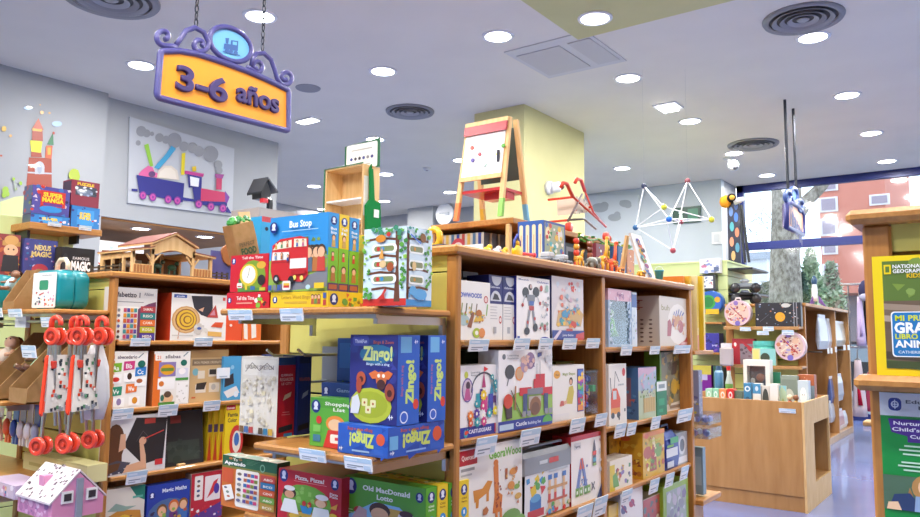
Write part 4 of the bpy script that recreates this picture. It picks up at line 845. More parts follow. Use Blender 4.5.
def bf(A):
    A.text('buh',.07,.72,.11,'#8f8448',.26,bold=.01); A.ell(.62,.45,.36,.42,'#e4dcd4')
    A.poly([(.24,.2),(.36,.2),(.4,.42),(.34,.55),(.26,.5)],'#a84a52'); A.ell(.5,.5,.1,.12,'#c98a5a'); A.ell(.7,.4,.1,.13,'#b05a60'); A.ell(.62,.55,.07,.1,'#c9925f')
    for k in range(5): A.line([(.46+k*.07,.62),(.5+k*.08,.76-.03*abs(k-2))],.04,['#5a5aa0','#6a62a8','#4f5a98','#6868b0','#5a62a0'][k])
    A.bits(.4,.25,.85,.6,['#c98a6a','#b56a6a','#d8b08a','#8f5a78'],12,.05,5); A.poly([(.55,0),(1,0),(1,.3),(.85,.12)],'#b5453f'); A.rect(.7,.03,.95,.08,'#d8a8a0'); A.rect(.93,.85,1,1,'#b5453f')
for (x0,x1,s_,lb) in ((647.6,648.2,1,'cream dotted toy box with only its side showing, in the second bay'),(659,688,0,'cream toy box with wooden animal figures on its front, beside the far post')):
    pass
a=at(659,296,'X',GI); b=at(688,299,'X',GI); hb_=at(659,295.5,'X',GI).z-Z4
goods('toy_box','cream toy box with wooden figures on its front, end of the upper shelf','toy box',(GI,(a.y+b.y)/2,Z4),PI/2,b.y-a.y,.2,hb_,'#cfc4b8',bf,left=bs,group=GA)
goods('toy_box','cream dotted toy box standing behind its twin, only the side in view','toy box',(GI-.205,(a.y+b.y)/2,Z4),PI/2,b.y-a.y,.19,hb_,'#c9beb2',lambda A:A.rect(.1,.1,.9,.9,'#cfc4b8'),left=bs,group=GA)
# bay 2, second shelf (1.083)
Z5=1.083
def cr(A):
    O='#d8562f'; A.rect(.1,.18,.62,.3,'#e09a3a'); A.poly([(.1,.28),(.62,.28),(.64,.42),(.5,.56),(.44,.6),(.2,.6),(.1,.45)],O); A.rect(.22,.42,.42,.56,'#c9d3d8'); A.line([(.3,.6),(.36,.88),(.58,.7)],.02,'#6a6e78'); A.line([(.08,.78),(.14,.45)],.025,'#4a4e58'); A.ell(.2,.16,.1,.05,'#3a3c42'); A.ell(.52,.16,.1,.05,'#3a3c42'); A.ell(.84,.86,.09,.07,'#c8353a'); A.text('crane',.5,.64,.04,'#7a8a9a',.34); A.ell(.55,.1,.04,.03,'#3a3c42'); A.rect(.84,.2,.92,.25,'#4a5a6a')
GX('toy_box','white box with an orange crane truck, beside the divider in the second bay','toy box',608.5,626,364.5,Z5,GI,.09,'#e8e6e2',cr,group=GA)
def bb_(A):
    A.rect(0,.55,1,1,'#a9bcd0'); A.rect(0,0,1,.55,'#b9c8a8'); A.poly([(0,.8),(.3,.9),(.5,.84),(1,.95),(1,1),(0,1)],'#c9a9c4'); A.bits(.05,.3,.95,.9,['#c9b0d0','#8fb5a8','#e0c9a0','#9aa8c8','#d8a8b0','#7a9a5a'],34,.07,6); A.rect(.25,.12,.9,.4,'#c9b070')
    for x in (.3,.42,.55,.68,.8): A.line([(x,.14),(x,.4)],.015,'#a88a4a')
    A.bits(.15,.42,.85,.58,['#3a4250','#54606a'],10,.035,8)
def bl_(A): A.rect(0,0,1,1,'#466a96'); A.rect(.25,.25,.7,.8,'#8a5f6a'); A.bits(.1,.1,.9,.9,['#c9a04a','#5a86b0','#b5605a','#36507a'],18,.12,3)
GX('toy_box','blue sided puzzle box with a pastel town scene in the second bay','toy box',638,656,368,Z5,GI,.13,'#466a96',bb_,left=bl_,group=GA)
def gn(A): A.rect(0,.72,1,1,'#e2e8e6'); A.rect(.2,.8,.8,.92,'#8a9aa0'); A.rect(.2,.3,.75,.5,'#2c9a62'); A.rect(.2,.1,.6,.2,'#2c9a62')
GX('toy_box','slim green box with a white top standing in front of the dinosaur set','toy box',656.5,666.5,382,Z5,GI+.005,.045,'#187a45',gn,group=GA)
def dn(A):
    A.rect(0,0,1,1,'#8a8468'); A.rect(0,0,.06,1,'#6fa03a'); A.poly([(.1,0),(1,0),(1,.15),(.1,.1)],'#d8d2c6'); A.bits(.1,.15,.95,.95,['#6a5a44','#a8904f','#c9a23a','#7a7a5a','#54603f','#c8b898'],50,.1,4); A.ell(.62,.4,.16,.13,'#c9a23a'); A.poly([(.5,.6),(.72,.62),(.8,.85),(.55,.8)],'#5a4a3c'); A.rect(.4,.04,.95,.09,'#8a7a6a')
GX('toy_box','olive brown dinosaur set at the far end of the second bay','toy box',659.5,681,352,Z5,GI-.05,.09,'#6fa03a',dn,group=GA)
# bay 2, third shelf (.785)
def yb(A): A.rect(0,0,1,1,'#d8b030'); A.ell(.45,.45,.4,.36,'#c9b83a'); A.poly([(.3,.12),(.62,.12),(.6,.62),(.5,.8),(.4,.62)],'#a8483c'); A.ell(.22,.55,.2,.14,'#b5604a'); A.ell(.7,.55,.18,.16,'#7aa04a'); A.bits(.1,.08,.95,.85,['#e6d24a','#8fa83a','#c05a40','#6a8a3a','#efe0b0'],34,.07,7); A.rect(0,.9,1,1,'#e08a3a'); A.ell(.16,.92,.1,.06,'#d86a3a'); A.text('Forest',.3,.76,.07,'#d9e06a',.5)
def ybl(A): A.ell(.4,.86,.2,.06,'#d86a3a'); A.bits(.1,.1,.9,.75,['#b5702a','#8a4a2a','#e0c04a'],16,.14,3)
GX('toy_box','large yellow forest game box on the third shelf of the second bay','toy box',642.5,664,433.5,Z3,GI,.16,'#cf9c28',yb,left=ybl,group=GA)
GX('toy_box','yellow game box standing behind the small bee box, third shelf','toy box',617,630,434,Z3,GI-.12,.06,'#c8a028',lambda A:A.bits(.1,.1,.9,.9,['#b5702a','#8a4a2a','#e0c04a','#6a4a2a'],14,.12,5),group=GA)
GX('toy_box','dark yellow game box deepest on the third shelf by the divider','toy box',609,617,436,Z3,GI-.12,.06,'#b08a28',lambda A:A.bits(.1,.1,.9,.9,['#8a6a2a','#6a4a2a','#c9a83a'],8,.15,6),group=GA)
def sb(A): A.rect(0,0,1,1,'#e8e2d2'); A.rect(0,0,.22,.85,'#d8c02a'); A.poly([(.15,.1),(.4,.1),(.3,.6),(.12,.5)],'#6aa03a'); A.bits(.3,.15,.9,.75,['#c05a4a','#8a7ab0','#c9a24a','#5a8a5a','#4a4a50'],18,.08,3)
GX('toy_box','small white and yellow box with a hanging tab at the shelf front','toy box',609.5,632,461.5,Z3,GI,.09,'#e8dccb',sb,group=GA)
# blue bag
p=at(664,440,'X',GI); p2=at(680,440,'X',GI); w=p2.y-p.y; h=at(664,428,'X',GI).z-Z3
e=empty('toy_bag',(GI-.05,(p.y+p2.y)/2,Z3),PI/2,'dark blue zip bag with a green label on the third shelf','bag')
loft(MB(),[rrect(w*.9,.09,0,.02),rrect(w,.11,h*.3,.03),rrect(w*.95,.1,h*.7,.03),rrect(w*.6,.05,h*.88,.02)],'#2a3f9a').build('pouch','plastic',e)
MB().tube([(-w*.25,0,h*.84),(-w*.2,0,h),(w*.2,0,h),(w*.25,0,h*.84)],.008,'#22307a',6).build('handle','plastic',e)
A=Art((-w/2,-.056,0),(w,0,0),(0,0,h)); A.d=.002; A.rect(.05,.3,.75,.5,'#d9dde2'); A.rect(.1,.06,.5,.2,'#cfd6de'); A.rect(.3,.6,.8,.74,'#3fa05a'); A.rect(.1,.53,.5,.58,'#7ab83a'); A.m.build('label_print','print',e)
GX('toy_box','grey and silver boxed figure beside the blue zip bag','toy box',676,687.5,434,Z3,GI-.01,.09,'#a8b0b8',lambda A:(A.ell(.5,.6,.32,.3,'#d2d6da'),A.ell(.5,.6,.2,.2,'#6a727c'),A.rect(.1,.05,.9,.25,'#e2e5e8')),group=GA)
# bay 2, bottom shelf (.44)
def wl(A):
    for k,(x,y) in enumerate(((.15,.75),(.5,.8),(.25,.5))): A.ell(x,y,.12,.06,['#5a5a8a','#a83a5a','#6a6aa0'][k]); A.line([(x-.1,y+.08),(x+.14,y-.06)],.03,'#8a3a6a')
    A.ell(.78,.35,.16,.12,'#b52a4a')
GX('toy_box','white box with dark pink writing marks on the bottom shelf','toy box',620,642.5,494,.44,GI,.09,'#e2e0e4',wl,group=GA)
GX('toy_box','small red and cream box beside the green window box, bottom shelf','toy box',643,662,500,.44,GI-.02,.1,'#b8a888',lambda A:(A.rect(0,.5,1,.98,'#b04a42'),A.bits(.05,.3,.95,.9,['#d8c8a8','#8a3a3a','#5a6a6a'],14,.1,3)),group=GA)
GX('toy_box','mustard box leaning at the divider on the bottom shelf','toy box',608.5,619.5,506,.44,GI-.01,.09,'#c9a438',lambda A:(A.rect(0,.8,1,1,'#d8b84a'),A.ell(.5,.5,.3,.1,'#a86a2a')),group=GA)
p=at(663,487.5,'X',GI); p2=at(688,484,'X',GI); w=p2.y-p.y; h=p.z-.44
e=empty('toy_box',(GI,(p.y+p2.y)/2,.44),PI/2,'lime green frame box with a grey unicorn picture on the bottom shelf','toy box',GA)
MB().box((-w/2,0,0),(w/2,.11,h),'#8fae2e').build('carton','print',e); A=Art((-w/2,0,0),(w,0,0),(0,0,h)); A.rect(.12,.08,.9,.88,'#9aa4a0'); A.bits(.16,.12,.86,.84,['#b9b0c0','#8a8a9a','#c9c9d0','#7a6a90'],26,.1,4); A.m.build('cover_print','print',e)
# price tickets of the middle gondola
TX=CX+.0
for t in ((468,487,339,351,'under the wooden food animals box'),(513,528,338,350,'under the robot box, tilted'),(538,551,338,350,'at the corner of the robot box'),(562,575,338,349,'under the bowl of building pieces'),(585.5,598,338,348,'under the empty end of the upper shelf'),
 (474,494,438,453,'under the castle gears set'),(519,538,430,443,'under the red castle set'),(569,583,419,431,'under the bendy shapes box'),(594,605,414,425,'under the clear tub of shapes'),(575,590,507,520,'under the magnetic triangles set'),(592,604.5,498,513,'beside the divider on the low shelf'),
 (620,630.5,345,355,'under the fairy box'),(649,658.5,346,354,'under the dotted side of the cream box'),(673,689,345,353,'under the cream figures box'),
 (613.5,624,424,436,'under the orange crane box'),(626,634.5,423,434,'under the pastel town puzzle'),(650,658.5,417,428,'under the slim green box'),(676,690.5,410,420,'under the dinosaur set'),
 (620,630,491,501,'under the small box with a tab'),(648,657,480,491,'under the yellow forest game'),(664,672,474,485,'under the blue zip bag'),(679,686.5,467,478,'under the silver figure box')):
    ptag(*t[:4],'X',TX+.008,t[4])
# ================================================================ goods on the end shelves of the middle gondola
GE='game boxes on the end shelves'
def ot(A,x,y,r=.06): A.ell(x,y,r,None,'#1d2f78'); A.ell(x,y+r*.3*A.asp,r*.45,None,'#dfe5f5'); A.poly([(x-r*.5,y-r*.5*A.asp),(x+r*.5,y-r*.5*A.asp),(x+r*.2,y+r*.2*A.asp),(x-r*.2,y+r*.2*A.asp)],'#dfe5f5')
YS=YB+.03
mark=set(C.objects)
q=at(275,307,'Y',YS)
zb0=ZB+.002; yh=at(300,292,'Y',YS).z-zb0
def yl(A):
    ot(A,.08,.5,.045); A.text('Letters Word Bingo',.2,.55,.22,'#b8912a',.5); A.rect(.25,.25,.65,.38,'#c9a83a')
    for k,c in enumerate(('#b5603a','#6a8a4a','#a8543a')): A.person(.74+k*.055,.2,.6,c,'#5a3a2a')
    A.rect(.92,.12,.97,.45,'#b5453f'); A.rect(.92,.55,.97,.88,'#3f5aa0')
def yr(A): ot(A,.12,.5,.09); A.bits(.35,.15,.9,.85,['#8a6a2a','#6a9a3a','#d86a3a','#c9b02a'],12,.07,4)
a=at(275,292,'Y',YS); bx=at(329,292,'Y',YS).x
goods('game_box','flat yellow word game box lying under the bus games','game box',((a.x+bx)/2,YS,zb0),0,bx-a.x,.21,yh,'#e6c22a',yl,right=yr,group=GE)
def bus(A):
    A.rect(0,0,1,1,'#2f8fd0'); A.poly([(0,0),(1,0),(1,.45),(.8,.52),(0,.42)],'#8fae4a'); A.poly([(.1,0),(1,.05),(1,.3),(.75,.22),(.2,.1)],'#7d7f86'); A.bits(.62,.3,.98,.72,['#7a9a4a','#5f7f3f','#a8b86a','#8a8f7a'],24,.06,3)
    for k,(x,c,h) in enumerate(((.74,'#3f5a3f','#3a2c20'),(.82,'#b5703a','#2c2420'),(.9,'#c8453a','#4a3424'),(.69,'#5a6a7a','#5a4434'))): A.person(x,.25,.34,c,h)
    R='#c8282c'
    A.poly([(.04,.3),(.06,.62),(.2,.7),(.55,.72),(.68,.68),(.69,.2),(.6,.12),(.08,.16)],R); A.rect(.06,.38,.68,.4,'#a81f24'); A.poly([(.06,.42),(.36,.42),(.36,.52),(.07,.53)],'#e8e4dc'); A.poly([(.38,.3),(.66,.3),(.66,.43),(.38,.43)],'#e8e4dc')
    A.poly([(.07,.56),(.4,.58),(.4,.68),(.18,.66)],'#efe3c8'); A.poly([(.44,.58),(.66,.58),(.65,.68),(.44,.69)],'#efe3c8')
    for x,y,c in ((.13,.57,'#c8a03a'),(.23,.58,'#5a8a5a'),(.33,.585,'#b5603a'),(.5,.585,'#4a6ab0'),(.6,.585,'#c86a8a'),(.13,.43,'#7a9ac0'),(.24,.43,'#a86a3a'),(.35,.4,'#2f4a8a')): A.person(x,y,.09,c,'#3a2a20')
    A.rect(.42,.22,.66,.28,'#b52226'); A.ell(.6,.17,.03,None,'#f0d86a'); A.ell(.48,.18,.03,None,'#f0d86a'); A.ell(.16,.17,.055,None,'#26262a'); A.ell(.16,.17,.025,None,'#b9bcc2'); A.ell(.42,.15,.05,None,'#26262a')
    ot(A,.09,.86,.07); A.text('Bus Stop',.37,.84,.085,'#eef4fb',.38,bold=.03); A.rect(.24,.79,.86,.8,'#a9d3ee')
    A.rr(.28,.02,.42,.14,'#e8e2d8',.02); A.rect(.3,.05,.4,.08,'#c8342f'); A.rect(.3,.08,.4,.11,'#e0b93a'); A.rect(.03,.02,.09,.09,'#3f5a9a'); A.rect(.11,.02,.17,.09,'#7a7f8a'); A.rect(.19,.02,.25,.09,'#3f5a9a'); A.rect(.82,.03,.98,.1,'#e6c22a'); A.ell(.72,.05,.04,.03,'#b9d8dc')
def bside(c,t):
    def f(A): 
        A.rect(0,0,1,1,c); A.rect(0,0,1,.55,'#7ab52f'); ot(A,.5,.9,.32); A.text(t[0],.5,.78,.035,'#eef4fb',.6,'c'); A.text(t[1],.5,.73,.035,'#eef4fb',.6,'c'); A.person(.5,.56,.16,'#c8a05a','#5a3a24'); A.person(.45,.38,.12,'#c8453a','#3a2a20'); A.person(.5,.12,.2,'#b5703a','#5a3a24'); A.rect(0,0,1,.1,'#5a3a6a'); A.rect(.1,.02,.9,.08,'#b5603a')
    return f
zs_=ZB+yh+.003; a=at(275,219.5,'Y',YS); bx=at(329.5,219,'Y',YS).x; hb_=a.z-zs_
goods('game_box','blue bus stop game box with a red double decker bus, standing at the front','game box',((a.x+bx)/2,YS,zs_),0,bx-a.x,.046,hb_,'#2f8fd0',bus,right=bside('#2f8fd0',('Bus','Stop')),group=GE)
goods('game_box','yellow game box sandwiched between the two blue bus game boxes','game box',((a.x+bx)/2,YS+.049,zs_),0,bx-a.x,.046,hb_,'#e6c22a',None,right=bside('#e6c22a',('Tell','It')),group=GE)
goods('game_box','blue game box third in the row behind the yellow one','game box',((a.x+bx)/2,YS+.098,zs_),0,bx-a.x,.046,hb_-.004,'#2f8fd0',None,right=bside('#2f8fd0',('Bus','Stop')),group=GE)
goods('game_box','yellow lying game box peeking out behind the tree puzzle box','game box',(bx+.03,YS+.20,zb0),0,.16,.12,at(400,232,'Y',YS+.2).z-zb0,'#e6c22a',lambda A:(A.rect(.05,.05,.95,.95,'#d8b82a'),A.bits(.1,.75,.9,.97,['#b5832a','#8a9a3a','#5a8a4a'],14,.06,5)),group=GE)
# tell the time boxes
def t1(A):
    ot(A,.07,.5,.05); A.text('Tell the Time',.24,.52,.24,'#f5dfd8',.42); A.rect(.24,.28,.62,.36,'#e0a090'); A.bits(.68,.15,.92,.85,['#e8e4dc','#7ab53f','#d8b03a','#4a3424'],9,.06,3)
a=at(234,293.5,'Y',YS); bx=at(273.5,293,'Y',YS).x; h1=a.z-zb0
goods('game_box','flat red clock game box lying under its twin','game box',((a.x+bx)/2,YS,zb0),0,bx-a.x,.2,h1,'#c81f2f',t1,group=GE)
def t2(A):
    ot(A,.08,.84,.06); A.text('Tell the Time',.3,.88,.07,'#f5dfd8',.56); A.ell(.6,.42,.34,.42,'#7a9a2f'); A.ell(.82,.7,.12,.1,'#d8a83a'); A.ell(.35,.3,.12,.1,'#3f7a3f'); A.rect(.22,0,.95,.1,'#5a8a3f')
    A.ell(.5,.45,.24,.3,'#d8c03a'); A.ell(.5,.46,.18,.24,'#f2eedc'); A.line([(.5,.46),(.52,.64)],.015,'#333333'); A.line([(.5,.46),(.46,.36)],.015,'#333333') ; A.poly([(.42,.05),(.48,.05),(.47,.2),(.4,.2)],'#d8c03a'); A.ell(.84,.3,.1,.14,'#2f2a2a'); A.rr(.2,.1,.34,.24,'#e8e2d8',.02); A.rect(.22,.13,.32,.16,'#c8342f'); A.rect(.56,.04,.68,.14,'#3f6fa0'); A.rect(.8,.02,.95,.1,'#c9c03a')
z2=zb0+h1+.002; a=at(238,257,'Y',YS); bx=at(273,256,'Y',YS).x
goods('game_box','red clock game box with a yellow alarm clock, standing on its twin','game box',((a.x+bx)/2,YS,z2),0,bx-a.x,.08,at(238,257,'Y',YS).z-z2,'#c81f2f',t2,group=GE)
# tree shaped puzzle box (two faces of one tall prism)
YT=YB+.02
a=at(363,230,'Y',YT); b=at(403.5,230,'Y',YT); 
e0=at(429,236,'X',b.x+.0)
def tree1(A):
    A.rect(0,0,1,1,'#cfe3ea'); A.rect(0,0,1,.09,'#c8322a')
    A.poly([(.72,.05),(.86,.05),(.82,.5),(.84,.95),(.74,.95),(.76,.5)],'#6a3f2c')
    for y,x0 in ((.84,.1),(.62,.15),(.4,.1),(.2,.2)): A.line([(.78,y),(x0+.3,y+.03),(x0,y+.01)],.03,'#6a3f2c')
    for y in (.73,.53,.34):
        A.rr(.2,y-.06,.78,y+.06,'#f4f6f4',.07); A.rr(.25,y-.035,.72,y+.035,'#7f8f5a',.05); A.ell(.35,y,.04,None,'#c8352f'); A.ell(.45,y,.04,None,'#3f8fc8')
    A.bits(.0,.12,.16,.9,['#5aa03a','#3f7f3a','#8fc04a'],20,.05,3); A.bits(.84,.2,1,.95,['#5aa03a','#3f7f3a','#8fc04a'],22,.06,4); A.bits(.2,.9,.95,.99,['#4a9a4a','#3f8a6a','#6ab04a'],16,.07,5); A.ell(.42,.86,.12,.05,'#d88a2a'); A.ell(.6,.91,.05,.03,'#c8352f'); A.ell(.65,.49,.08,.06,'#a8542c'); A.poly([(.38,.6),(.46,.75),(.5,.6)],'#e0a04a'); A.ell(.48,.53,.08,.05,'#e2c28a')
    A.poly([(.35,.08),(.55,.08),(.52,.14),(.58,.2),(.54,.22),(.46,.14)],'#c8322a'); A.bits(.03,.08,.25,.16,['#3f8a3f','#5aa34a'],8,.06,6)
def tree2(A):
    A.rect(0,0,1,1,'#d3e4ee'); A.rect(0,0,1,.08,'#3f8fc8'); A.poly([(0,.08),(.08,.08),(.1,.9),(0,.95)],'#6a3f2c')
    for y in (.84,.45,.22): A.line([(.05,y),(.5,y+.02),(.85,y)],.03,'#6a3f2c')
    for y in (.72,.52,.33): A.rr(.08,y-.06,.66,y+.06,'#f4f6f4',.07); A.rr(.12,y-.035,.62,y+.035,'#8a8f6a',.05); A.ell(.3,y,.04,None,'#d8902a')
    A.bits(.7,.15,1,.95,['#5aa03a','#3f7f3a','#8fc04a'],24,.07,7); A.bits(0,.86,.9,.99,['#4a9a4a','#6ab04a','#3f8f8a'],16,.08,8); A.ell(.6,.88,.12,.06,'#8a5a2c'); A.ell(.5,.15,.28,.07,'#5fa8dc'); A.ell(.22,.19,.14,.06,'#5fa8dc'); A.line([(.1,.17),(.08,.1)],.03,'#5fa8dc'); A.poly([(.4,.08),(.48,.08),(.48,.14),(.4,.14)],'#5fa8dc'); A.poly([(.64,.08),(.72,.08),(.72,.14),(.64,.14)],'#5fa8dc'); A.ell(.25,.5,.08,.06,'#e2c28a'); A.line([(.1,.9),(.5,.8)],.02,'#3f6fc8')
dd=at(430,250,'X',b.x).y-YT
goods('puzzle_box','tall jungle tree maze box with an elephant on its side, on the end shelf','puzzle box',((a.x+b.x)/2,YT,zb0),0,b.x-a.x,min(dd,.3),a.z-zb0,'#bcd8e2',tree1,right=tree2,group=GE)
spin([o for o in C.objects if o not in mark and o.parent is None]+[BUSSHELF],CX,1.8,3)
# toy lying on the shelf top behind: bingo style games
def zi(A):
    A.rect(0,0,1,1,'#2a2f78'); A.bits(.05,.5,.95,.95,['#343a88','#3a4296','#2a3a80'],16,.12,3)
    A.rr(.06,.87,.4,.99,'#3f4a9a',.05); A.text('ThinkFun',.1,.905,.04,'#c9cfea',.26); A.text('Bingo & Zoom',.5,.9,.035,'#b5605a',.42)
    A.ell(.57,.78,.36,.11,'#2f6f9a'); A.text('Zingo!',.28,.715,.15,'#d3e08a',.62,bold=.04); A.text('Bingo with a zing',.36,.655,.028,'#c9dcf0',.48)
    A.ell(.46,.2,.44,.2,'#b5c03a'); A.ell(.46,.21,.36,.15,'#a3b02f'); 
    for x,y in ((.34,.23),(.52,.22),(.42,.15)): A.rr(x-.06,y-.04,x+.06,y+.045,'#e4e0a8',.02); A.ell(x,y,.02,None,'#b5603a')
    A.ell(.68,.5,.11,.09,'#c86a3a'); A.poly([(.42,.56),(.55,.6),(.68,.56),(.82,.6),(.92,.57),(.84,.5),(.68,.52),(.5,.5)],'#d8703a'); A.ell(.68,.44,.09,.06,'#4a2a2a'); A.ell(.63,.54,.03,None,'#f2ead8'); A.ell(.73,.54,.03,None,'#f2ead8')
    A.ell(.26,.5,.1,.08,'#b5563a'); A.ell(.26,.49,.05,.035,'#4a2420'); A.ell(.22,.42,.06,.09,'#a84a34'); A.ell(.86,.36,.1,.1,'#9a4a3a'); A.ell(.86,.35,.05,.04,'#4a2420'); A.poly([(.05,.1),(.22,.1),(.26,.22),(.2,.32),(.08,.28)],'#d8dade'); A.text('4+',.84,.06,.06,'#e8ecf8',.1)
def zs(A):
    A.rect(0,0,1,1,'#2560c0'); A.rect(.12,.8,.62,.98,'#6fb2e0'); A.text('Zingo!',.72,.22,.34,'#c9e07a',.5,rot=1,bold=.05); A.text('Bingo with a zing',.24,.32,.1,'#b56a8a',.34,rot=1); A.ell(.84,.22,.13,.06,'#d8453a'); A.rect(.1,.03,.5,.14,'#3a66c8'); A.ring(.3,.085,.14,.18,'#dfe8f8'); A.text('4+',.74,.9,.05,'#e8ecf8',.16)
zz0=ZZ+.002
YJ=YZ+.03
# lying box, upside down lettering
XJ1=at(388,440,'Y',YJ).x; aJ=at(338.5,423,'Y',YJ)
hJ=at(388,428,'Y',YJ).z-zz0
dJ=at(444,440,'X',XJ1).y-YJ
def jo(w_):
    def f(A):
        A.rect(0,0,1,1,'#2a5cba'); A.bits(.05,.05,.95,.95,['#2a5ab8','#1f4aa6'],12,.1,2)
        V=A.u; A2=Art(A.o+A.u+A.v,-A.u,-A.v,A.d); A2.text('Zingo!',.26,.3,.42,'#c9d86a',.5,bold=.05); A2.text('Bingo with a zing',.2,.72,.12,'#c86a4a',.45) if 0 else None
        A2.ell(.14,.42,.085,None,'#d85a3a'); A2.rect(.08,.74,.26,.94,'#2f62c0'); A2.text('4+',.9,.78,.14,'#e8ecf8',.07); A2.text('Bingo with a zing',.3,.12,.11,'#c05a48',.5); A2.rect(.35,.84,.7,.9,'#8fb2e0')
        if w_: A2.rect(.84,.3,.98,.75,'#6fb2e0')
        n=len(A.m.v); A.m.v+=A2.m.v; A.m.f+=[tuple(i+n for i in t) for t in A2.m.f]; A.m.c+=A2.m.c
        n=len(A.t.v); A.t.v+=A2.t.v; A.t.f+=[tuple(i+n for i in t) for t in A2.t.f]; A.t.c+=A2.t.c
    return f
goods('game_box','blue game box lying upside down under the two standing ones','game box',((aJ.x+XJ1)/2,YJ,zz0),0,XJ1-aJ.x,min(dJ,.3),hJ,'#2a5cba',jo(0),right=jo(1),group=GE)
zz1=zz0+hJ+.002; YK=YJ+.035
XK1=at(397.5,380,'Y',YK).x; aK=at(351,332.5,'Y',YK); hK=at(397.5,335,'Y',YK).z-zz1
goods('game_box','blue game box with orange characters at a green table, standing in front of its twin','game box',((aK.x+XK1)/2,YK,zz1),0,XK1-aK.x,.10,hK,'#2560c0',zi,right=zs,group=GE,cols={'top':'#3a3f80'})
goods('game_box','blue game box standing behind its twin, only its side in view','game box',((aK.x+XK1)/2+.005,YK+.135,zz1),0,XK1-aK.x,.09,hK,'#2560c0',zi,right=zs,group=GE)
# shopping list and blue boxes behind
def sh(A):
    A.rect(0,0,1,1,'#5aa83a'); A.rect(0,.8,1,1,'#4f9a34'); ot(A,.12,.82,.1); A.text('Shopping',.32,.86,.07,'#eef4e6',.55); A.text('List',.5,.75,.07,'#eef4e6',.25); A.ell(.55,.5,.2,.16,'#e08a3a'); A.ell(.55,.47,.15,.12,'#e8c39a'); A.poly([(.3,0),(.85,0),(.78,.36),(.4,.36)],'#c8352f'); A.rr(.45,.1,.85,.28,'#efe6dc',.03); A.rect(.55,.16,.68,.22,'#c8342f'); A.rect(.08,.3,.24,.44,'#7ac05a'); A.rect(.08,.1,.24,.24,'#3f7a9a'); A.rect(.85,.3,1,.6,'#3f6fb0'); A.ell(.2,.55,.06,None,'#c8352f')
YG_=YZ+.07
a=at(311,397,'Y',YG_); b=at(358,397,'Y',YG_)
goods('game_box','green shopping game box behind the lying blue box','game box',((a.x+b.x)/2,YG_,zz0),0,b.x-a.x,.07,a.z-zz0,'#5aa83a',sh,group=GE)
a=at(322,382,'Y',YG_+.09); b=at(360,382,'Y',YG_+.09)
goods('game_box','dark blue game box standing right behind the green shopping game','game box',((a.x+b.x)/2,YG_+.09,zz0),0,b.x-a.x,.06,a.z-zz0,'#24458a',lambda A:(ot(A,.12,.85,.1),A.text('Game',.4,.85,.06,'#8fa8d8',.4)),group=GE)
a=at(338,338,'Y',YG_+.17); b=at(360,338,'Y',YG_+.17)
goods('game_box','tall blue puzzle box at the back of the shelf against the yellow slats','game box',((a.x+b.x)/2,YG_+.17,zz0),0,b.x-a.x,.05,a.z-zz0,'#2a62a8',lambda A:(A.rect(.1,.7,.9,.95,'#3f7fc0'),A.bits(.1,.4,.9,.7,['#d8a83a','#5aa03a','#c86a3a'],10,.12,4)),group=GE)
# hanging puzzle book boxes on the peg
YA=1.70
a=at(242,356,'Y',YA); b=at(279,356,'Y',YA); z0=at(242,433,'Y',YA).z
def ag(A):
    A.rect(0,0,1,1,'#dcd5c6'); A.rect(.05,.76,.95,.96,'#e6e0d2'); A.line([(.12,.8),(.3,.92),(.5,.82),(.7,.92),(.88,.84)],.012,'#8f8577'); A.text('URBAN SKETCH',.12,.84,.05,'#8a8074',.76); A.bits(.06,.12,.94,.74,['#cfc6b2','#e8e1d0','#c4b9a2','#d8cfbd','#e9ddb8'],80,.06,3); A.bits(.06,.12,.94,.7,['#a89c86','#b8a688'],36,.014,5)
    for k in range(7): A.rect(.04+k*.13,.02,.15+k*.13,.1,['#7a5a3a','#4a6a9a','#b5453f','#d8d2c8','#5a4a3a','#3f7a9a','#c8a03a'][k])
def agr(A):
    A.rect(0,0,1,1,'#c02030'); A.rect(0,.9,1,1,'#23457a'); A.text('QUEBRADA',.5,.76,.028,'#e8c8c8',.7,'c'); A.text('REGARDER',.5,.7,.04,'#e8b8b0',.8,'c'); A.text('LE CITY',.5,.65,.03,'#e8b8b0',.6,'c'); A.poly([(.3,.45),(.75,.5),(.8,.56),(.4,.52)],'#d8c0a0'); A.rect(.3,.3,.7,.31,'#d88080'); A.rect(.25,.27,.75,.28,'#d88080'); A.poly([(.1,.05),(.9,.08),(.9,.15),(.1,.12)],'#1d2430'); A.rect(.4,-.0,.9,.04,'#3f8fc8')
goods('puzzle_box','cream sketch covered puzzle box with a red side hanging on the chrome peg','puzzle box',((a.x+b.x)/2,YA,z0),0,b.x-a.x,.075,a.z-z0,'#c02030',ag,right=agr,group=GE,cols={'top':'#e0d8c8'})
def agb(A): A.rect(0,0,1,1,'#23357a'); A.rect(.1,.9,.9,.98,'#16204a'); A.text('REGARDER',.5,.68,.04,'#b5605a',.8,'c'); A.poly([(.3,.45),(.75,.5),(.8,.56),(.4,.52)],'#8fa0c0'); A.poly([(.1,.05),(.9,.08),(.9,.15),(.1,.12)],'#121a34')
goods('puzzle_box','dark blue puzzle box hanging behind the red sided one','puzzle box',((a.x+b.x)/2+.01,YA+.08,z0),0,b.x-a.x,.06,a.z-z0+.005,'#23357a',None,right=agb,group=GE)
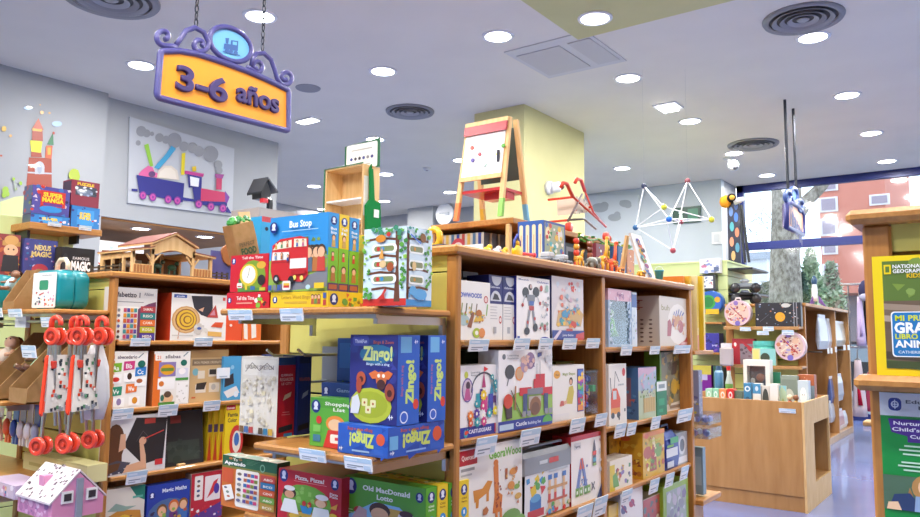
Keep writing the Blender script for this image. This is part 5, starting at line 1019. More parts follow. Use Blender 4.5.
# low shelf: pizza, farm lotto, learning box
zq=ZO+.002
def pz(A):
    A.rect(0,0,1,1,'#c81f2f'); ot(A,.09,.87,.07); ot(A,.9,.86,.06); A.text('Pizza, Pizza!',.28,.84,.075,'#f8ece6',.46,bold=.035); A.rect(.26,.8,.78,.81,'#e89a9a')
    A.ell(.46,.42,.4,.34,'#6fae3a'); A.bits(.15,.45,.8,.72,['#8fc45a','#5a9a34'],16,.05,3); A.ell(.5,.12,.34,.14,'#a8602a'); A.ell(.5,.13,.3,.11,'#d8b03a'); A.bits(.3,.06,.7,.2,['#c8352f','#5a8a3a','#e0c86a'],14,.04,4)
    A.ell(.2,.56,.11,.1,'#3a2418'); A.ell(.2,.53,.08,.075,'#d8a07a'); A.ell(.2,.65,.09,.05,'#eceae8'); A.poly([(.06,.18),(.36,.18),(.3,.44),(.12,.44)],'#eef0ee')
    A.ell(.7,.48,.1,.09,'#b56a2a'); A.ell(.7,.46,.08,.075,'#ecc49a'); A.ell(.72,.58,.1,.055,'#eceae8'); A.poly([(.56,.14),(.88,.14),(.82,.38),(.6,.38)],'#e8ece8'); A.poly([(.38,.36),(.58,.36),(.55,.22),(.42,.22)],'#2f8fc8'); A.bits(.4,.36,.56,.42,['#c8352f','#5a9a3a','#e0b03a'],6,.04,6)
    A.text('Pizza',.9,.66,.045,'#f8ece6',.12,'c'); A.text('Pizza',.9,.61,.045,'#f8ece6',.12,'c'); A.poly([(.84,.42),(.96,.52),(.94,.4)],'#e0a03a'); A.ell(.9,.28,.06,.05,'#e0c02a')
YP=YO+.02; YPZ=YP-.038; a=at(279,468,'Y',YPZ); b=at(342,477,'Y',YPZ)
hP=at(310,473,'Y',YPZ).z-zq
goods('game_box','red pizza game box with two small cooks on the low shelf','game box',((a.x+b.x)/2,YPZ,zq),0,b.x-a.x,.2,hP,'#c81f2f',pz,group=GE,cols={'top':'#7a1f24'})
def om(A):
    A.rect(0,0,1,1,'#57a52e'); ot(A,.085,.83,.075); ot(A,.93,.83,.045); A.text('Old MacDonald',.24,.8,.085,'#f0f6ea',.58,bold=.035); A.text('Lotto',.42,.67,.085,'#f0f6ea',.2,bold=.035)
    A.poly([(.05,.3),(.4,.62),(.7,.6),(.9,.35),(.9,0),(.05,0)],'#8fc9e8'); A.rect(.44,.35,.78,.55,'#d8b04a'); A.ell(.46,.48,.13,.14,'#4a2a18'); A.ell(.46,.41,.11,.12,'#e8b88a'); A.ell(.2,.42,.07,.07,'#b5352f'); A.poly([(.1,.25),(.3,.3),(.3,.45),(.2,.5)],'#c9a8a8'); A.ell(.78,.42,.1,.13,'#e8e4e4'); A.ell(.78,.5,.08,.06,'#4a2c34'); A.ell(.82,.36,.05,.06,'#d8a0a8'); A.poly([(.3,.0),(.62,.0),(.58,.3),(.34,.3)],'#3f6fb0'); A.rect(.02,.35,.14,.37,'#b8dc9a'); A.rect(.02,.4,.12,.42,'#b8dc9a'); A.bits(.05,0,.95,.2,['#6fae3a','#c8a03a','#a8542c','#e0e0d0'],20,.06,4)
a=at(345,477,'Y',YP); b=at(426,487,'Y',YP); hO=at(385,482,'Y',YP).z-zq
def osd(c,nc='#f0f6ea'):
    def f(A): A.rect(0,0,1,1,c); ot(A,.5,.83,.33); A.text('Old',.5,.66,.035,nc,.5,'c'); A.text('Farm',.5,.6,.035,nc,.5,'c'); A.ell(.5,.42,.3,.09,'#2f8fd0'); A.text('1',.5,.39,.07,'#ffffff',.15,'c'); A.bits(.1,.05,.9,.3,['#c8a05a','#e8e4e0','#b5603a'],8,.15,3)
    return f
dO=.055; 
goods('game_box','green farm lotto game box at the front of the low shelf','game box',((a.x+b.x)/2,YP,zq),0,b.x-a.x,dO,hO,'#57a52e',om,right=osd('#57a52e'),group=GE)
for k,(c,l) in enumerate((('#e6c82a','yellow game box directly behind the green farm lotto box'),('#57a52e','green game box between two yellow ones on the low shelf'),('#e6c82a','yellow game box last in the row against the corner post'))):
    goods('game_box',l,'game box',((a.x+b.x)/2,YP+(dO+.004)*(k+1),zq),0,b.x-a.x,dO,hO-.002*k,c,None,right=osd(c,'#8a5a1a' if k!=1 else '#f0f6ea'),group=GE,top=lambda A:A.bits(.05,.1,.95,.9,['#d8b02a','#8fae3a','#c8782a','#f0e0a0'],30,.04,k))
def ya(A):
    A.rect(0,0,1,1,'#c8702c'); A.rect(0,.8,1,1,'#1f5a3c'); A.rect(0,.76,1,.805,'#7a7a34')
    A.text('Yo',.2,.915,.055,'#f2ead0',.09,bold=.04); A.text('Aprendo',.04,.835,.065,'#f2f2e8',.4,bold=.045); A.ell(.16,.955,.035,.025,'#b5703a'); A.ell(.34,.955,.035,.025,'#c89a5a')
    for k in range(4): A.rect(.46,.96-k*.025,.7-.04*k,.966-k*.025,'#5a8a6a')
    A.ring(.75,.86,.03,.045,'#7aa88a'); A.rect(.02,.48,.22,.76,'#c8552c'); A.rr(.27,.05,.7,.77,'#ece6d8',.03)
    for k,y in enumerate((.68,.58,.48,.38,.28,.18)):
        A.ell(.34,y,.04,.03,['#7a6a5a','#3f5a8a','#8a8a8a','#5a5a5a','#b5903a','#6a6a8a'][k])
        for j in range(4): A.rect(.42+j*.065,y-.03,.48+j*.065,y+.035,['#5a4a8a','#b5603a','#3f6fa8','#c83a6a','#7a8a3a'][(k+j)%5])
    A.poly([(.03,.4),(.2,.46),(.27,.2),(.1,.12)],'#ebe7de'); A.ell(.1,.38,.03,.02,'#5a5a6a'); A.ell(.14,.3,.03,.025,'#7a8a7a'); A.ell(.16,.22,.03,.02,'#b5603a')
    for k,c in enumerate(('#b5453f','#2f6f9a','#c8552c','#6f9a3a','#b5903a')): A.rect(.74,.62-k*.13,.99,.74-k*.13,c); A.text('ABC'[k%3]*1+'BCD'[k%3]+'O',.79,.65-k*.13,.04,'#e8e0d0',.16,sub=True)
YYA=YP-.035; a=at(223,455,'Y',YYA); b=at(277.5,463,'Y',YYA); zy=at(250,459,'Y',YYA).z
goods('game_box','orange letters game box with a dark green top band, front of the low shelf','game box',((a.x+b.x)/2,YYA,zq),0,b.x-a.x,.06,zy-zq,'#1f5a3c',ya,group=GE,cols={'top':'#b9b4a6','front':'#c8702c'},top=lambda A:A.bits(.05,.1,.95,.9,['#d8d2c4','#8fa89a','#efe9da','#a8a090'],24,.1,3))
for (t,v) in (((230,253,310,320,'under the red clock games'),YB-.052),((282,304,308.5,321,'under the yellow word game'),YB-.038),((301,326.5,447,463,'under the green shopping game'),YZ),((346,373,455,472,'under the lying blue game box'),YZ)): ptag(*t[:4],'Y',v-.012,t[4])
# ================================================================ things on top of the middle gondola
tz=TOPZ+.001
# easel on the riser
ez=Zr+.001
fl=at(456,221,'Z',ez); frr=at(500.5,216.5,'Z',ez); br=at(527,219,'X',frr.x)
ew=(frr.x-fl.x); ey=(fl.y+frr.y)/2; ed=br.y-ey
ed=min(ed,.62); ex=(fl.x+frr.x)/2
tp=at(490,123,'Y',ey+ed/2); eh=tp.z-ez
e=empty('easel',(ex,ey+ed/2,ez),0,'childs wooden easel with a white magnet board on the riser','easel')
hw=ew/2
def leg(sx,sy,tip,c='wood_raw'):
    b0=(sx*hw,sy*ed/2,0); t0_=(sx*hw*.93,sy*.03,eh); V0=Vector(b0);V1=Vector(t0_)
    m=MB(); w_=.012
    def bar(p,q,mm,col='#ffffff'):
        r=Vector((w_,0,0)); s_=Vector((0,w_*.8,0)); P=[p-r-s_,p+r-s_,p+r+s_,p-r+s_]; Q=[q-r-s_,q+r-s_,q+r+s_,q-r+s_]
        mm.add([tuple(x) for x in P+Q],[(0,3,2,1),(4,5,6,7),(0,1,5,4),(1,2,6,5),(2,3,7,6),(3,0,4,7)],col)
    cut=V0.lerp(V1,.18); bar(cut,V1,m); l=m.build('leg',c,e); m2=MB(); bar(V0,cut,m2,tip); m2.build('painted_tip','plastic',l)
leg(-1,-1,'#e07a3a'); leg(1,-1,'#7ab83a'); leg(1,1,'#6fb2d8'); leg(-1,1,'#d8b03a')
def fpt(x,f,off=-.014): return (x,-ed/2+(ed/2-.03)*f+off,eh*f)
def panel(x0,x1,f0,f1,th,mt,nm,col='#ffffff',par=e,off=-.012):
    a_,b_=Vector(fpt(x0,f0,off)),Vector(fpt(x1,f1,off)); P=[fpt(x0,f0,off),fpt(x1,f0,off),fpt(x1,f1,off),fpt(x0,f1,off)]
    return MB().prism(P,(0,-th,0),col).build(nm,mt,par)
panel(-hw*.9,hw*.9,.40,.93,.006,'plastic','whiteboard','#eceef0'); panel(-hw*.97,hw*.97,.86,.955,.012,'plastic','paper_rail','#a8242c',off=-.016); panel(-hw*.95,hw*.95,.385,.43,.012,'wood_raw','crossbar'); panel(-hw*.98,hw*.98,.955,1.0,.012,'wood_raw','top_rail')
for (px,py,c) in ((472.5,148,'#d85a4a'),(481,154.5,'#a8303f'),(474.5,161,'#4a3a90'),(504,146,'#5aa03a'),(499.5,154.5,'#d8c23a'),(487,165.5,'#a8cfc8')):
    p=at(px,py,'Y',ey+.05); f_=(p.z-ez)/eh; f_=max(.42,min(.84,f_)); q=fpt(p.x-ex,f_,-.018)
    MB().lathe([(.001,0),(.011,0),(.011,.006),(.001,.006)],q,(0,-1,.25),c,14).build('magnet','plastic',e)
q=fpt(hw*.74,.6,-.019); MB().box((q[0]-.006,q[1]-.01,q[2]-.03),(q[0]+.006,q[1],q[2]+.03),'#26283a').build('marker','plastic',e)
MB().box((-hw*.95,-ed*.38,eh*.27),(hw*.95,ed*.36,eh*.275+.012),'#c0393a').build('tray','plastic',e); MB().box((-hw*.1,-ed*.2,eh*.2),(hw*.9,ed*.1,eh*.27),'#b8302f').build('tray_cup','plastic',e)
MB().prism([(-hw*.88,.03+ed*.17,eh*.42),(hw*.88,.03+ed*.17,eh*.42),(hw*.88,.035,eh*.93),(-hw*.88,.035,eh*.93)],(0,.008,0),'#4d5a50').build('blackboard','plastic',e)
# toy pushchair on the riser, standing open
def tubes_px(e,o,X,pts,r,c,nm,mt='plastic',n=7):
    P=[tuple(at(x,y,'X',X)-o) for x,y in pts]; return MB().tube(P,r,c,n).build(nm,mt,e,True)
o=Vector((-2.0,at(590,230,'X',-2.0).y,ez)); RED='#d8452f'
e=empty('toy_pushchair',o,0,'red framed toy pushchair standing on the riser in front of the yellow column','toy pushchair')
for X,dx in ((-1.94,0),(-2.1,-2)):
    d=14 if X<-2 else 0
    tubes_px(e,o,X,[(561+d,187-.3*d),(563+d,183-.3*d),(567+d,184-.3*d),(573+d*.85,197-.4*d)],.011,RED,'handle')
    tubes_px(e,o,X,[(573+d*.85,197-.4*d),(592+d*.1,214-.1*d),(606,227)],.0065,'#c9483a','frame_tube')
    tubes_px(e,o,X,[(582,194),(574,210),(568,221)],.0065,'#6a5a58','frame_tube')
    tubes_px(e,o,X,[(568,220),(584,219),(596,229)],.0065,'#5a5350','frame_tube')
    for (x,y) in ((606,228),(569,223)):
        p=at(x,y,'X',X)-o; p.z=.03; MB().lathe([(.001,-.012),(.028,-.012),(.03,-.006),(.03,.006),(.028,.012),(.001,.012)],tuple(p),(1,0,0),RED,14).build('wheel','plastic',e,True)
for (x,y) in ((573,197),(592,207),(570,220)):
    a=at(x,y,'X',-1.94)-o; MB().tube([tuple(a),(a.x-.16,a.y,a.z)],.007,RED,7).build('cross_brace','plastic',e)
a=[at(x,y,'X',-1.96)-o for x,y in ((575,196),(586,200),(592,212),(576,214))]; b=[q+Vector((-.12,0,0)) for q in a]
m=MB(); m.poly([tuple(a[0]),tuple(b[0]),tuple(b[3]),tuple(a[3])],'#d8d0c0'); m.poly([tuple(a[3]),tuple(b[3]),tuple(b[2]),tuple(a[2])],'#d0c8b8'); m.poly([tuple(q) for q in (a[0],a[1],a[2],a[3])],'#ddd6c8')
r=random.Random(5)
for _ in range(24):
    f,g=r.random(),r.random(); q=a[0].lerp(a[1],f).lerp(a[3].lerp(a[2],f),g)+Vector((.003,0,0)); m.poly([tuple(q+Vector((0,-.006,-.006))),tuple(q+Vector((0,.006,-.004))),tuple(q+Vector((0,.003,.007)))],r.choice(('#a8907a','#8a9a8a','#c8705a','#7a7f88')))
m.build('fabric_seat','cloth',e)
# striped games with a notice inside the riser
a=at(436,228,'Y',3.03); b=at(484,226,'Y',3.03)
def st(A):
    A.rect(0,0,1,1,'#b9b2a6')
    for k in range(9): A.rect(k/9,0,k/9+.06,1,['#33448a','#a8453a','#c8a04a','#4a6a8a'][k%4])
    A.ell(.48,.7,.14,.2,'#b5404a'); A.ell(.48,.7,.09,.1,'#d8c8c0')
for k in range(4): goods('game_box',['striped game box at the front inside the riser, behind a white notice','striped game box second in the riser row','striped game box third in the riser row','striped game box deepest in the riser'][k],'game box',((a.x+b.x)/2+.012*k,3.03+k*.055,tz),0,(b.x-a.x),.05,.205,'#4a4a55',st,group='striped games in the riser')
n=at(440,240,'Y',3.0); nb=at(484,250,'Y',3.0)
e=empty('shelf_notice',((n.x+nb.x)/2,2.985,tz),0,'white printed notice strip standing before the striped games','notice'); w=nb.x-n.x
MB().box((-w/2,0,0),(w/2,.006,.14),'#e8ecf2').build('card','print',e); A=Art((-w/2,0,0),(w,0,0),(0,0,.14)); A.rect(0,0,1,1,'#e8ecf2'); A.text('Por favor, pida ayuda al personal',.06,.6,.2,'#7a8aa8',.86); A.text('No tocar los juguetes',.2,.25,.2,'#7a8aa8',.6); A.m.build('notice_print','print',e)
# yellow loop toy at the corner
p=at(434,245,'Y',2.12); e=empty('toy_telephone',(p.x,2.12,tz),0,'small yellow plastic loop toy at the corner of the middle gondola top','toy')
MB().tube([(.0+.028*math.cos(t*.5236),0,.045+.034*math.sin(t*.5236)) for t in range(12)],.013,'#dfb62a',8,closed=True).build('loop','plastic',e,True); MB().box((-.03,-.02,0),(.06,.03,.02),'#2f3038',ch=.005).build('base','plastic',e)
# pull along toy with blue arch and red stick
p=at(517,250,'X',-1.60); e=empty('pull_along_toy',(-1.60,p.y,tz),PI/2,'yellow rolling toy with a blue arch and red stick on the shelf top','toy')
MB().lathe([(.001,-.012),(.024,-.012),(.03,-.006),(.03,.006),(.024,.012),(.001,.012)],(0,0,.03),(0,1,0),'#e6bd1f',20).build('wheel','plastic',e,True)
MB().tube([(-.022,.0,.03),(-.02,0,.075),(-.0,0,.1),(.02,0,.075),(.022,0,.03)],.006,'#2b3f9a',8).build('arch','plastic',e,True); MB().ball((0,0,.065),.013,'#e0a92a',10).build('bell','plastic',e,True)
MB().tube([(.03,0,.028),(.13,0,.03)],.007,'#d8404a',8).build('stick','plastic',e); MB().ball((.135,0,.03),.011,'#d8404a',10).build('stick_end','plastic',e,True)
for (px,c1,c2,lb) in ((487,'#e6c02a','#d8a02a','small yellow toy duck on the shelf top, first from the corner'),(496,'#e8dce2','#c86a8a','small white and pink toy animal beside the yellow duck'),(503,'#e2b93a','#4a4a9a','small yellow toy animal next to the rolling toy')):
    p=at(px,250,'X',-1.62); e=empty('toy_animal',(-1.62,p.y,tz),PI/2,lb,'toy animal','little toys along the shelf top')
    MB().ball((0,0,.018),.018,c1,12,(1.3,.8,.95)).build('body','plastic',e,True); h_=MB().ball((.018,0,.035),.012,c1,10).build('head','plastic',e,True); MB().ball((-.02,0,.02),.008,c2,8).build('tail','plastic',e,True)
# blue striped activity box
YQ=at(518,236,'X',-1.80)
a=at(518,222,'Y',YQ.y); b=at(543.5,219,'Y',YQ.y)
def bsf(A):
    A.rect(0,0,1,1,'#2f5aa8')
    for k in range(4): A.rr(.06+k*.25,.06,.2+k*.25,.92,'#d9d2b0',.06); A.rect(.12+k*.25,.3,.14+k*.25,.7,'#b5603a')
def bsr(A):
    A.rect(0,0,1,1,'#3f4f8a'); A.rect(.05,.08,.95,.95,'#9aa58a'); A.ell(.2,.72,.12,.16,'#e8d8b0'); A.ell(.75,.74,.12,.14,'#d8d4d0'); A.bits(.08,.1,.92,.92,['#3f8a4a','#c8453a','#e0b83a','#4a6ab0','#e8e2d2','#5aa8b0'],40,.09,5); A.rect(0,0,1,.1,'#d8b82a')
goods('toy_box','blue and cream striped box with a toy window on its side, beside the riser','toy box',((a.x+b.x)/2,YQ.y,tz),0,b.x-a.x,max(.16,at(565,222,'X',b.x).y-YQ.y),at(530,221,'Y',YQ.y).z-tz,'#2f5aa8',bsf,right=bsr)
# grey dashboard toys and boxes
for (px,w_,lb,c) in ((549,.1,'grey plastic toy dashboard in a tray on the shelf top','#7d828a'),(563,.09,'grey plastic toy truck tray beside the striped box','#6a6f78')):
    p=at(px,257,'X',-1.60); e=empty('toy_vehicle',(-1.60,p.y,tz),PI/2,lb,'toy vehicle')
    MB().box((-w_/2,-.03,.012),(w_/2,.04,.03),c,ch=.006).build('chassis','plastic',e); MB().box((-w_*.3,-.02,.03),(w_*.2,.03,.055),'#b9bdc4',ch=.006).build('cab','plastic',e)
    for x in (-.3,.3): MB().lathe([(.001,0),(.013,0),(.013,.008),(.001,.008)],(x*w_,-.034,.013),(0,1,0),'#26272b',12).build('wheel','plastic',e,True)
p=at(566,250,'X',-1.9)
goods('toy_box','black and white boxed toy screen inside the riser','toy box',(-1.93,at(572,250,'X',-1.93).y,tz),PI/2,.16,.1,.2,'#3a3c42',lambda A:(A.rect(.08,.15,.92,.9,'#8a8f96'),A.rect(.2,.3,.8,.78,'#2c2e34')))
p=at(610,250,'X',-1.9)
goods('toy_box','tall white and blue boxed toy inside the riser behind the giraffes','toy box',(-1.96,at(617,250,'X',-1.96).y,tz),PI/2,.1,.1,.21,'#c9d6e2',lambda A:(A.rect(.15,.1,.5,.9,'#5a86b0'),A.rect(.55,.3,.9,.8,'#e8ecf0')))
def dk(c): return lambda A:(A.rect(.05,.05,.95,.95,c),A.bits(.1,.1,.9,.9,['#c8453a','#e0b83a','#3f8a9a','#4a5ab0','#e8e2d2'],18,.09,len(c)))
for k,(pxa,pxb,yt,c,lb) in enumerate(((576,583,238,'#3a2c30','dark picture box inside the riser behind the red post'),(584,593,236,'#2a2a30','black picture box inside the riser above the elephant'),(596,606,240,'#7a2f3a','dark red picture box inside the riser behind the giraffes'),(618,626,243,'#2f5a8a','blue picture box inside the riser end'),(627,634,246,'#c88a5a','orange and blue picture box at the riser end'))):
    X_=-1.99; a=at(pxa,yt,'X',X_); b=at(pxb,yt,'X',X_)
    if b.y<4.17: goods('toy_box',lb,'toy box',(X_,(a.y+b.y)/2,tz),PI/2,b.y-a.y,.08,min(.2,a.z-tz),c,dk(c))
    else:
        a=at(pxa,yt+3,'X',-1.75); b=at(pxb,yt+3,'X',-1.75); goods('toy_box',lb,'toy box',(-1.75,(a.y+b.y)/2,tz),PI/2,b.y-a.y,.05,a.z-tz,c,dk(c))
# figures
def quad(name,label,px,py,X,L_,H_,c,trunk=None,neck=0,spots=None,rz=PI/2,cat='toy animal'):
    p=at(px,py,'X',X); e=empty(name,(X,p.y,tz),rz,label,cat,'toy animals on the shelf top')
    for sx in (-1,1):
        for sy in (-1,1): MB().tube([(sx*L_*.32,sy*L_*.14,0),(sx*L_*.3,sy*L_*.13,H_*.5)],[L_*.075,L_*.1],c,8).build('leg','plastic',e,True)
    m=MB(); m.ball((0,0,H_*.6),L_*.3,c,14,(1.45,.8,.85)); m.build('body','plastic',e,True)
    if neck:
        m=MB(); m.tube([(L_*.3,0,H_*.65),(L_*.45,0,H_*1.1),(L_*.5,0,H_*(1+neck))],[L_*.16,L_*.1,L_*.08],c,8); m.build('neck','plastic',e,True); m=MB(); m.ball((L_*.6,0,H_*(1.02+neck)),L_*.13,c,10,(1.6,.9,.9)); m.build('head','plastic',e,True)
    else:
        m=MB(); m.ball((L_*.52,0,H_*.75),L_*.2,c,12,(1,1,1)); m.build('head','plastic',e,True)
    if trunk:
        MB().tube([(L_*.66,0,H_*.75),(L_*.78,0,H_*.5),(L_*.8,0,H_*.2)],[L_*.07,L_*.05,L_*.035],c,8).build('trunk','plastic',e,True)
        for sy in (-1,1): MB().ball((L_*.45,sy*L_*.2,H_*.78),L_*.15,c,10,(.7,.25,1)).build('ear','plastic',e,True)
    MB().tube([(-L_*.42,0,H_*.65),(-L_*.52,0,H_*.35)],L_*.03,c,6).build('tail','plastic',e)
    if spots:
        m=MB(); r=random.Random(2)
        for _ in range(12): t=r.uniform(0,6.28); m.ball((r.uniform(-.3,.3)*L_,-L_*.22,H_*r.uniform(.5,.75)),L_*.05,spots,6)
        m.build('spot_pattern','plastic',e)
    return e
quad('toy_elephant','grey toy elephant standing on the shelf top below the red garland',592,265,-1.56,.1,.062,'#77756a',trunk=1)
quad('toy_lion','yellow toy lion beside the grey elephant',580,263,-1.57,.055,.075,'#d8a02a',neck=.1)
quad('toy_giraffe','orange and yellow toy giraffe standing on the shelf top',603,268,-1.57,.085,.1,'#e0a02a',neck=.7,spots='#c8542a')
quad('toy_giraffe','red and yellow toy giraffe nearer the white leaning panel',612,270,-1.6,.09,.1,'#d8552a',neck=.65,spots='#e8b03a')
quad('toy_tiger','little orange toy tiger in front of the giraffes',620,272,-1.54,.06,.035,'#d8802a',spots='#3a2a20')
quad('toy_tiger','yellow orange toy tiger beside the white leaning panel',641,277,-1.53,.07,.035,'#e0a52f',spots='#7a4a20')
for (px,c,lb) in ((576.5,'#d8452f','red toy totem post hanging before the riser'),(590,'#8a4a30','brown wooden totem post before the riser')):
    p=at(px,262,'X',-1.72); e=empty('toy_post',(-1.72,p.y,tz),0,lb,'toy')
    h_=.18
    for k in range(6): MB().lathe([(.001,0),(.013,.002),(.016,.015),(.013,.028),(.001,.03)],(0,0,k*.03),(0,0,1),c if k%2 else '#e0a03a' if c[1]=='d' else '#6a3a28',10).build('bead','plastic',e,True)
e=empty('leaf_garland',(-1.86,3.9,Zr-.03),0,'green leaf garland with red and orange beads hung along the riser edge','garland')
y0=at(576,238,'X',-1.88).y-3.9; y1=at(628,243,'X',-1.88).y-3.9
m=MB(); m.tube([(0,y0+(y1-y0)*t/12,.012-.018*math.sin(PI*(t%4)/4)) for t in range(13)],.006,'#4f8a3a',6); m.build('stem','plastic',e)
m=MB(); r=random.Random(4)
for k in range(46):
    t=r.random(); y=y0+(y1-y0)*t; m.ball((r.uniform(-.01,.015),y,r.uniform(-.03,.02)),r.uniform(.008,.016),r.choice(('#4f9a3a','#6aae3f','#3f7a34','#a8b83a')),6,(1,1,.5))
m.build('leaves','plastic',e)
for k,(yy,zz,c) in enumerate([(.55+.09*math.cos(i*1.9),-.03-.033*(i%5),('#e2452f','#e8902a','#e8c02a')[i%3]) for i in range(12)]):
    MB().ball((.01,y0+(y1-y0)*yy,zz),.019,c,10).build('bead','plastic',e,True)
for (px,c,lb) in ((607,'#e0492f','red toy apple on the riser end'),(614,'#b56a3a','brown toy ball on the riser end'),(621,'#b5b83a','green toy fruit on the riser end')):
    p=at(px,232,'X',-1.96); q=empty('toy_fruit',(-1.96,min(p.y,4.17),Zr+.001),0,lb,'toy fruit','toy fruit on the riser end'); MB().ball((0,0,.026),.026,c,14,(1.1,1.1,1)).build('fruit','plastic',q,True); MB().tube([(0,0,.05),(.004,0,.062)],.003,'#4a3a20',5).build('stem','plastic',q)
# white leaning panel with cut-out figures
a=at(648,278,'X',-1.53); b=at(660,280,'X',-1.53)
e=empty('figure_board',(-1.55,(at(634,276,'X',-1.55).y+b.y)/2,tz),PI/2,'white leaning panel with a column of bright painted figures on the shelf top','display board')
pw=.125; ph=.235
m=MB(); m.prism([(-pw*.1,0,0),(pw*1.2,0,0),(pw*.15,.03,ph),(-pw*.95,.03,ph)],(0,.012,0),'#eceeee'); m.build('panel','print',e)
MB().prism([(-pw*1.0,.09,0),(-pw*.6,.09,0),(-pw*.7,.05,ph*.95),(-pw*.95,.05,ph*.95)],(0,.012,0),'#e0d8c6').build('rear_support','wood_raw',e)
A=Art((-pw*.1,-.001,0),(pw*1.3,0,0),(-pw*.95,.03,ph)); A.d=.002
for k,(x,y,c) in enumerate(((.45,.85,'#4a3a8a'),(.5,.75,'#d86a2a'),(.42,.62,'#e0b02a'),(.5,.52,'#c8352f'),(.48,.42,'#5a9a3a'),(.5,.3,'#8a3a7a'),(.4,.2,'#3f6fb8'),(.5,.1,'#2f3f78'),(.6,.66,'#2f2f3a'),(.36,.48,'#3f8f9a'))): A.ell(x,y,.16,.055,c); A.bits(x-.15,y-.04,x+.15,y+.04,['#e8c02a','#c8352f','#3f8a4a','#2f3f8a'],3,.06,k)
A.m.build('figure_print','print',e)
p=at(661,280,'X',-1.56); e=empty('toy_pail',(-1.57,p.y,tz),0,'small teal toy pail beside the white leaning panel','toy pail')
MB().lathe([(.001,0),(.018,0),(.025,.058),(.028,.06),(.028,.064),(.02,.062),(.015,.006),(.001,.006)],col='#2f9ab5',n=18).build('pail','plastic',e,True); MB().tube([(-.026,0,.06),(-.018,0,.08),(0,0,.086),(.018,0,.08),(.026,0,.06)],.002,'#d8dadc',5).build('handle','plastic',e)
# ================================================================ goods on the left gondola
GL='boxes on the left gondola shelves'
LI=LX-.02
L1,L2,L3,L4=1.453,1.108,.772,.43
def al(A):
    A.rect(0,0,1,1,'#d3cfca'); A.rect(0,0,.2,.55,'#d87a2c'); A.text('Alfabetizo 1',.0,.82,.09,'#3a3440',.62,bold=.03); A.rect(.02,.72,.7,.735,'#8a8a8a'); A.text('Alfabet',.7,.86,.06,'#7a7a80',.22); A.rr(.1,.02,.6,.64,'#e9e4da',.03); A.poly([(.58,0),(.98,0),(.98,.75),(.8,.7),(.58,.6)],'#6a3a5a')
    for k,c in enumerate(('#a83a3f','#1f7a7a','#d86a2a','#b5b02a','#4a3a8a')): A.rect(.64,.54-k*.13,.98,.655-k*.13,c); A.text(['SAMAL','RISO','CAMA','ROSA','MESA'][k],.7,.575-k*.13,.05,'#e8d8c8',.22,sub=True)
    for k in range(6):
        A.ell(.17,.57-k*.1,.03,.03,['#8a8a8a','#5a5a6a','#c8552a','#5a5a90','#7a3a2a','#3a3a3a'][k])
        for j in range(4): A.rect(.27+j*.075,.535-k*.1,.335+j*.075,.61-k*.1,['#b5405a','#5a4a90','#d8902a','#3f8a8a','#c8652a'][(k*2+j)%5])
GX('educational_game','white and violet reading game box with an orange corner, top shelf of the left gondola','educational game',112,157.5,286.5,L1,LI,.07,'#c9c5c0',al,group=GL)
def go(A):
    A.rect(0,0,1,1,'#e0522a'); A.rect(.0,0,.76,1,'#e9e5de'); A.rect(.03,.9,.2,.97,'#3f5aa0'); A.text('goula',.06,.92,.03,'#e8ecf8',.11); A.rect(.7,.88,.74,.95,'#d8452f')
    A.poly([(.26,.95),(.55,.97),(.56,.7),(.5,.5),(.4,.55),(.3,.7)],'#35353d'); A.poly([(.36,.66),(.44,.72),(.42,.62)],'#d8a88a')
    A.ell(.2,.44,.19,.29,'#c99a5f'); A.ell(.2,.44,.17,.265,'#d8b07a')
    for k,(r,c) in enumerate(((.145,'#8a5a34'),(.13,'#e0b43a'),(.1,'#8a5a34'),(.085,'#e0b43a'),(.055,'#8a5a34'),(.04,'#e0b43a'))): A.ell(.2+.004*k,.44,r,r*1.6,c)
    A.poly([(.48,.5),(.64,.5),(.6,.78)],'#b5453f'); A.poly([(.52,.55),(.6,.55),(.58,.68)],'#c88a9a'); A.poly([(.54,.3),(.7,.28),(.72,.4),(.6,.4)],'#d8552f'); A.poly([(.5,.1),(.7,.08),(.7,.18),(.5,.2)],'#e0b060'); A.bits(.3,.2,.5,.35,['#c8c0b8','#d8d2c8'],6,.06,3); A.ell(.38,.26,.03,.03,'#3f5aa0'); A.line([(.1,.04),(.12,.3)],.02,'#c88a5f'); A.rect(.02,.1,.3,.12,'#c9c3b8')
    for k in range(4): A.ell(.83,.85-k*.17,.02,.03,'#f0d8c8')
GX('educational_game','orange and white spiral wooden toy box on the top shelf of the left gondola','educational game',172,243,292.5,L1,LI,.14,'#c8401f',go,group=GL)
p=at(236,335,'X',LI)
GX('educational_game','orange letter cards box partly behind the red clock games','educational game',243.5,262,300,L1,LI,.1,'#e0662a',lambda A:(A.rect(0,0,1,1,'#e0702a'),A.poly([(.1,.05),(.3,.02),(.25,.45),(.05,.5)],'#ece4d8'),A.poly([(.5,.05),(.75,.08),(.7,.5),(.45,.45)],'#ece4d8'),A.ell(.7,.75,.12,.1,'#c9d2e8')),group=GL)
